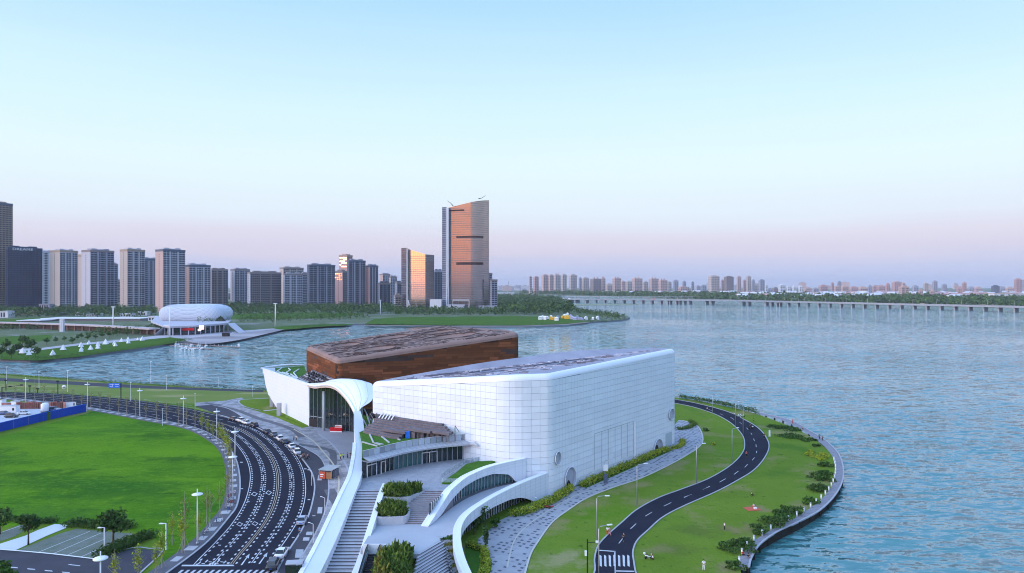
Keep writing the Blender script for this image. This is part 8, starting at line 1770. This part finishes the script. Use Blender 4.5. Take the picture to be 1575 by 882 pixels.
person('walk', cbl, cnv, c6p(628, 700, .02), 1.3, 'person in blue at the kerb below the silver sedan')
# scooter, cyclists, mat, small signs
def scooter(loc, ang, lab, rider=True, mat=WPOLE):
    r_ = empty('scooter', loc, ang, lab, 'scooter')
    for x in (-.6, .6):
        b = MB(); b.tube([V3(x, -.06, .25), V3(x, .06, .25)], .25, 12); b.build('wheel', TYRE, r_)
    b = MB(); b.tube([V3(-.75, 0, .62), V3(-.4, 0, .66), V3(-.1, 0, .35), V3(.3, 0, .32), V3(.45, 0, .6), V3(.42, 0, .95)], [.14, .18, .12, .12, .1, .06], 8); b.build('body', mat, r_)
    b = MB(); b.tube([V3(.4, -.3, 1.0), V3(.4, .3, 1.0)], .025, 5); b.build('handlebar', BLACKM, r_); b = MB(); b.box(-.75, -.2, -.14, .14, .76, .84); b.build('saddle', BLACKM, r_); b = MB(); b.box(-1.0, -.7, -.18, .18, .85, 1.15); b.build('top_box', WPOLE, r_); return r_
scooter(c2p(795, 800), .1, 'white electric scooter parked on the meadow near the zebra crossing'); scooter(c3p(480, 158), .3, 'first parked scooter at the far bend'); scooter(c3p(490, 156), .2, 'second parked scooter at the far bend'); person('sit', cw, ck, c2p(818, 803), 3, 'person in white beside the parked scooter')
o = scooter(c3p(527, 212), 2.2, 'dark scooter being ridden in the middle of the bend', mat=BLACKM); person('ride', ck, ck, c3p(527, 212), 2.2, 'rider in black on the dark scooter'); scooter(c3p(455, 150), 1.2, 'dark scooter near the far lamp', mat=BLACKM)
r_ = empty('picnic_mat', c3p(535, 583), .2, 'orange-red picnic mat on bare ground in the meadow', 'mat'); b = MB(); b.box(-1.6, 1.6, -1.2, 1.2, 0, .05); b.build('cloth', ORANGE, r_); b = MB(); b.box(.3, .9, -.5, 0, .05, .4); b.build('bag', TEXTW, r_)
r_ = empty('marker_post', c3p(615, 248), 0, 'white marker post on the meadow outside the bend', 'post'); b = MB(); b.box(-.25, .25, -.1, .1, 0, 2.2); b.build('board', TEXTW, r_); b = MB(); b.box(-.3, .3, -.15, .15, 0, .2); b.build('base', CONC, r_)
r_ = empty('flower_bed', g(770, 0 + 786, .02), 0, 'small patch of reddish flowers at the near hedge', 'flowers'); r_.location = g(842, 781, .02); v, f = leafcloud(rg, 160, (0, 0, .2), (1.5, .8, .25), .2, 0, 0, .1); addobj('blossom', npmesh('blossom', [v], [f], M('red_flower', (.5, .06, .08), .7)), r_); v, f = leafcloud(rg, 120, (0, 0, .15), (1.6, .9, .2), .2, 0, 0, .1); addobj('foliage', npmesh('foliage', [v], [f], LEAFD), r_)

# ------------------------------------------------------------ haze
b = MB(); b.box(-30500, 30500, -9500, 30500, -2.7, 232)
hz = bpy.data.materials.new('haze_air'); hz.use_nodes = True; t = hz.node_tree; t.nodes.clear()
o_ = N(t, 'ShaderNodeOutputMaterial'); pv = N(t, 'ShaderNodeVolumePrincipled'); pv.inputs['Color'].default_value = (.80, .84, .93, 1); pv.inputs['Density'].default_value = 6e-5; pv.inputs['Anisotropy'].default_value = .0
t.links.new(pv.outputs[0], o_.inputs['Volume'])
HAZE = b.build('haze', hz, kind='stuff')
for o in list(bpy.data.objects):
    for k in ('wroot', '_w'):
        if k in o: del o[k]
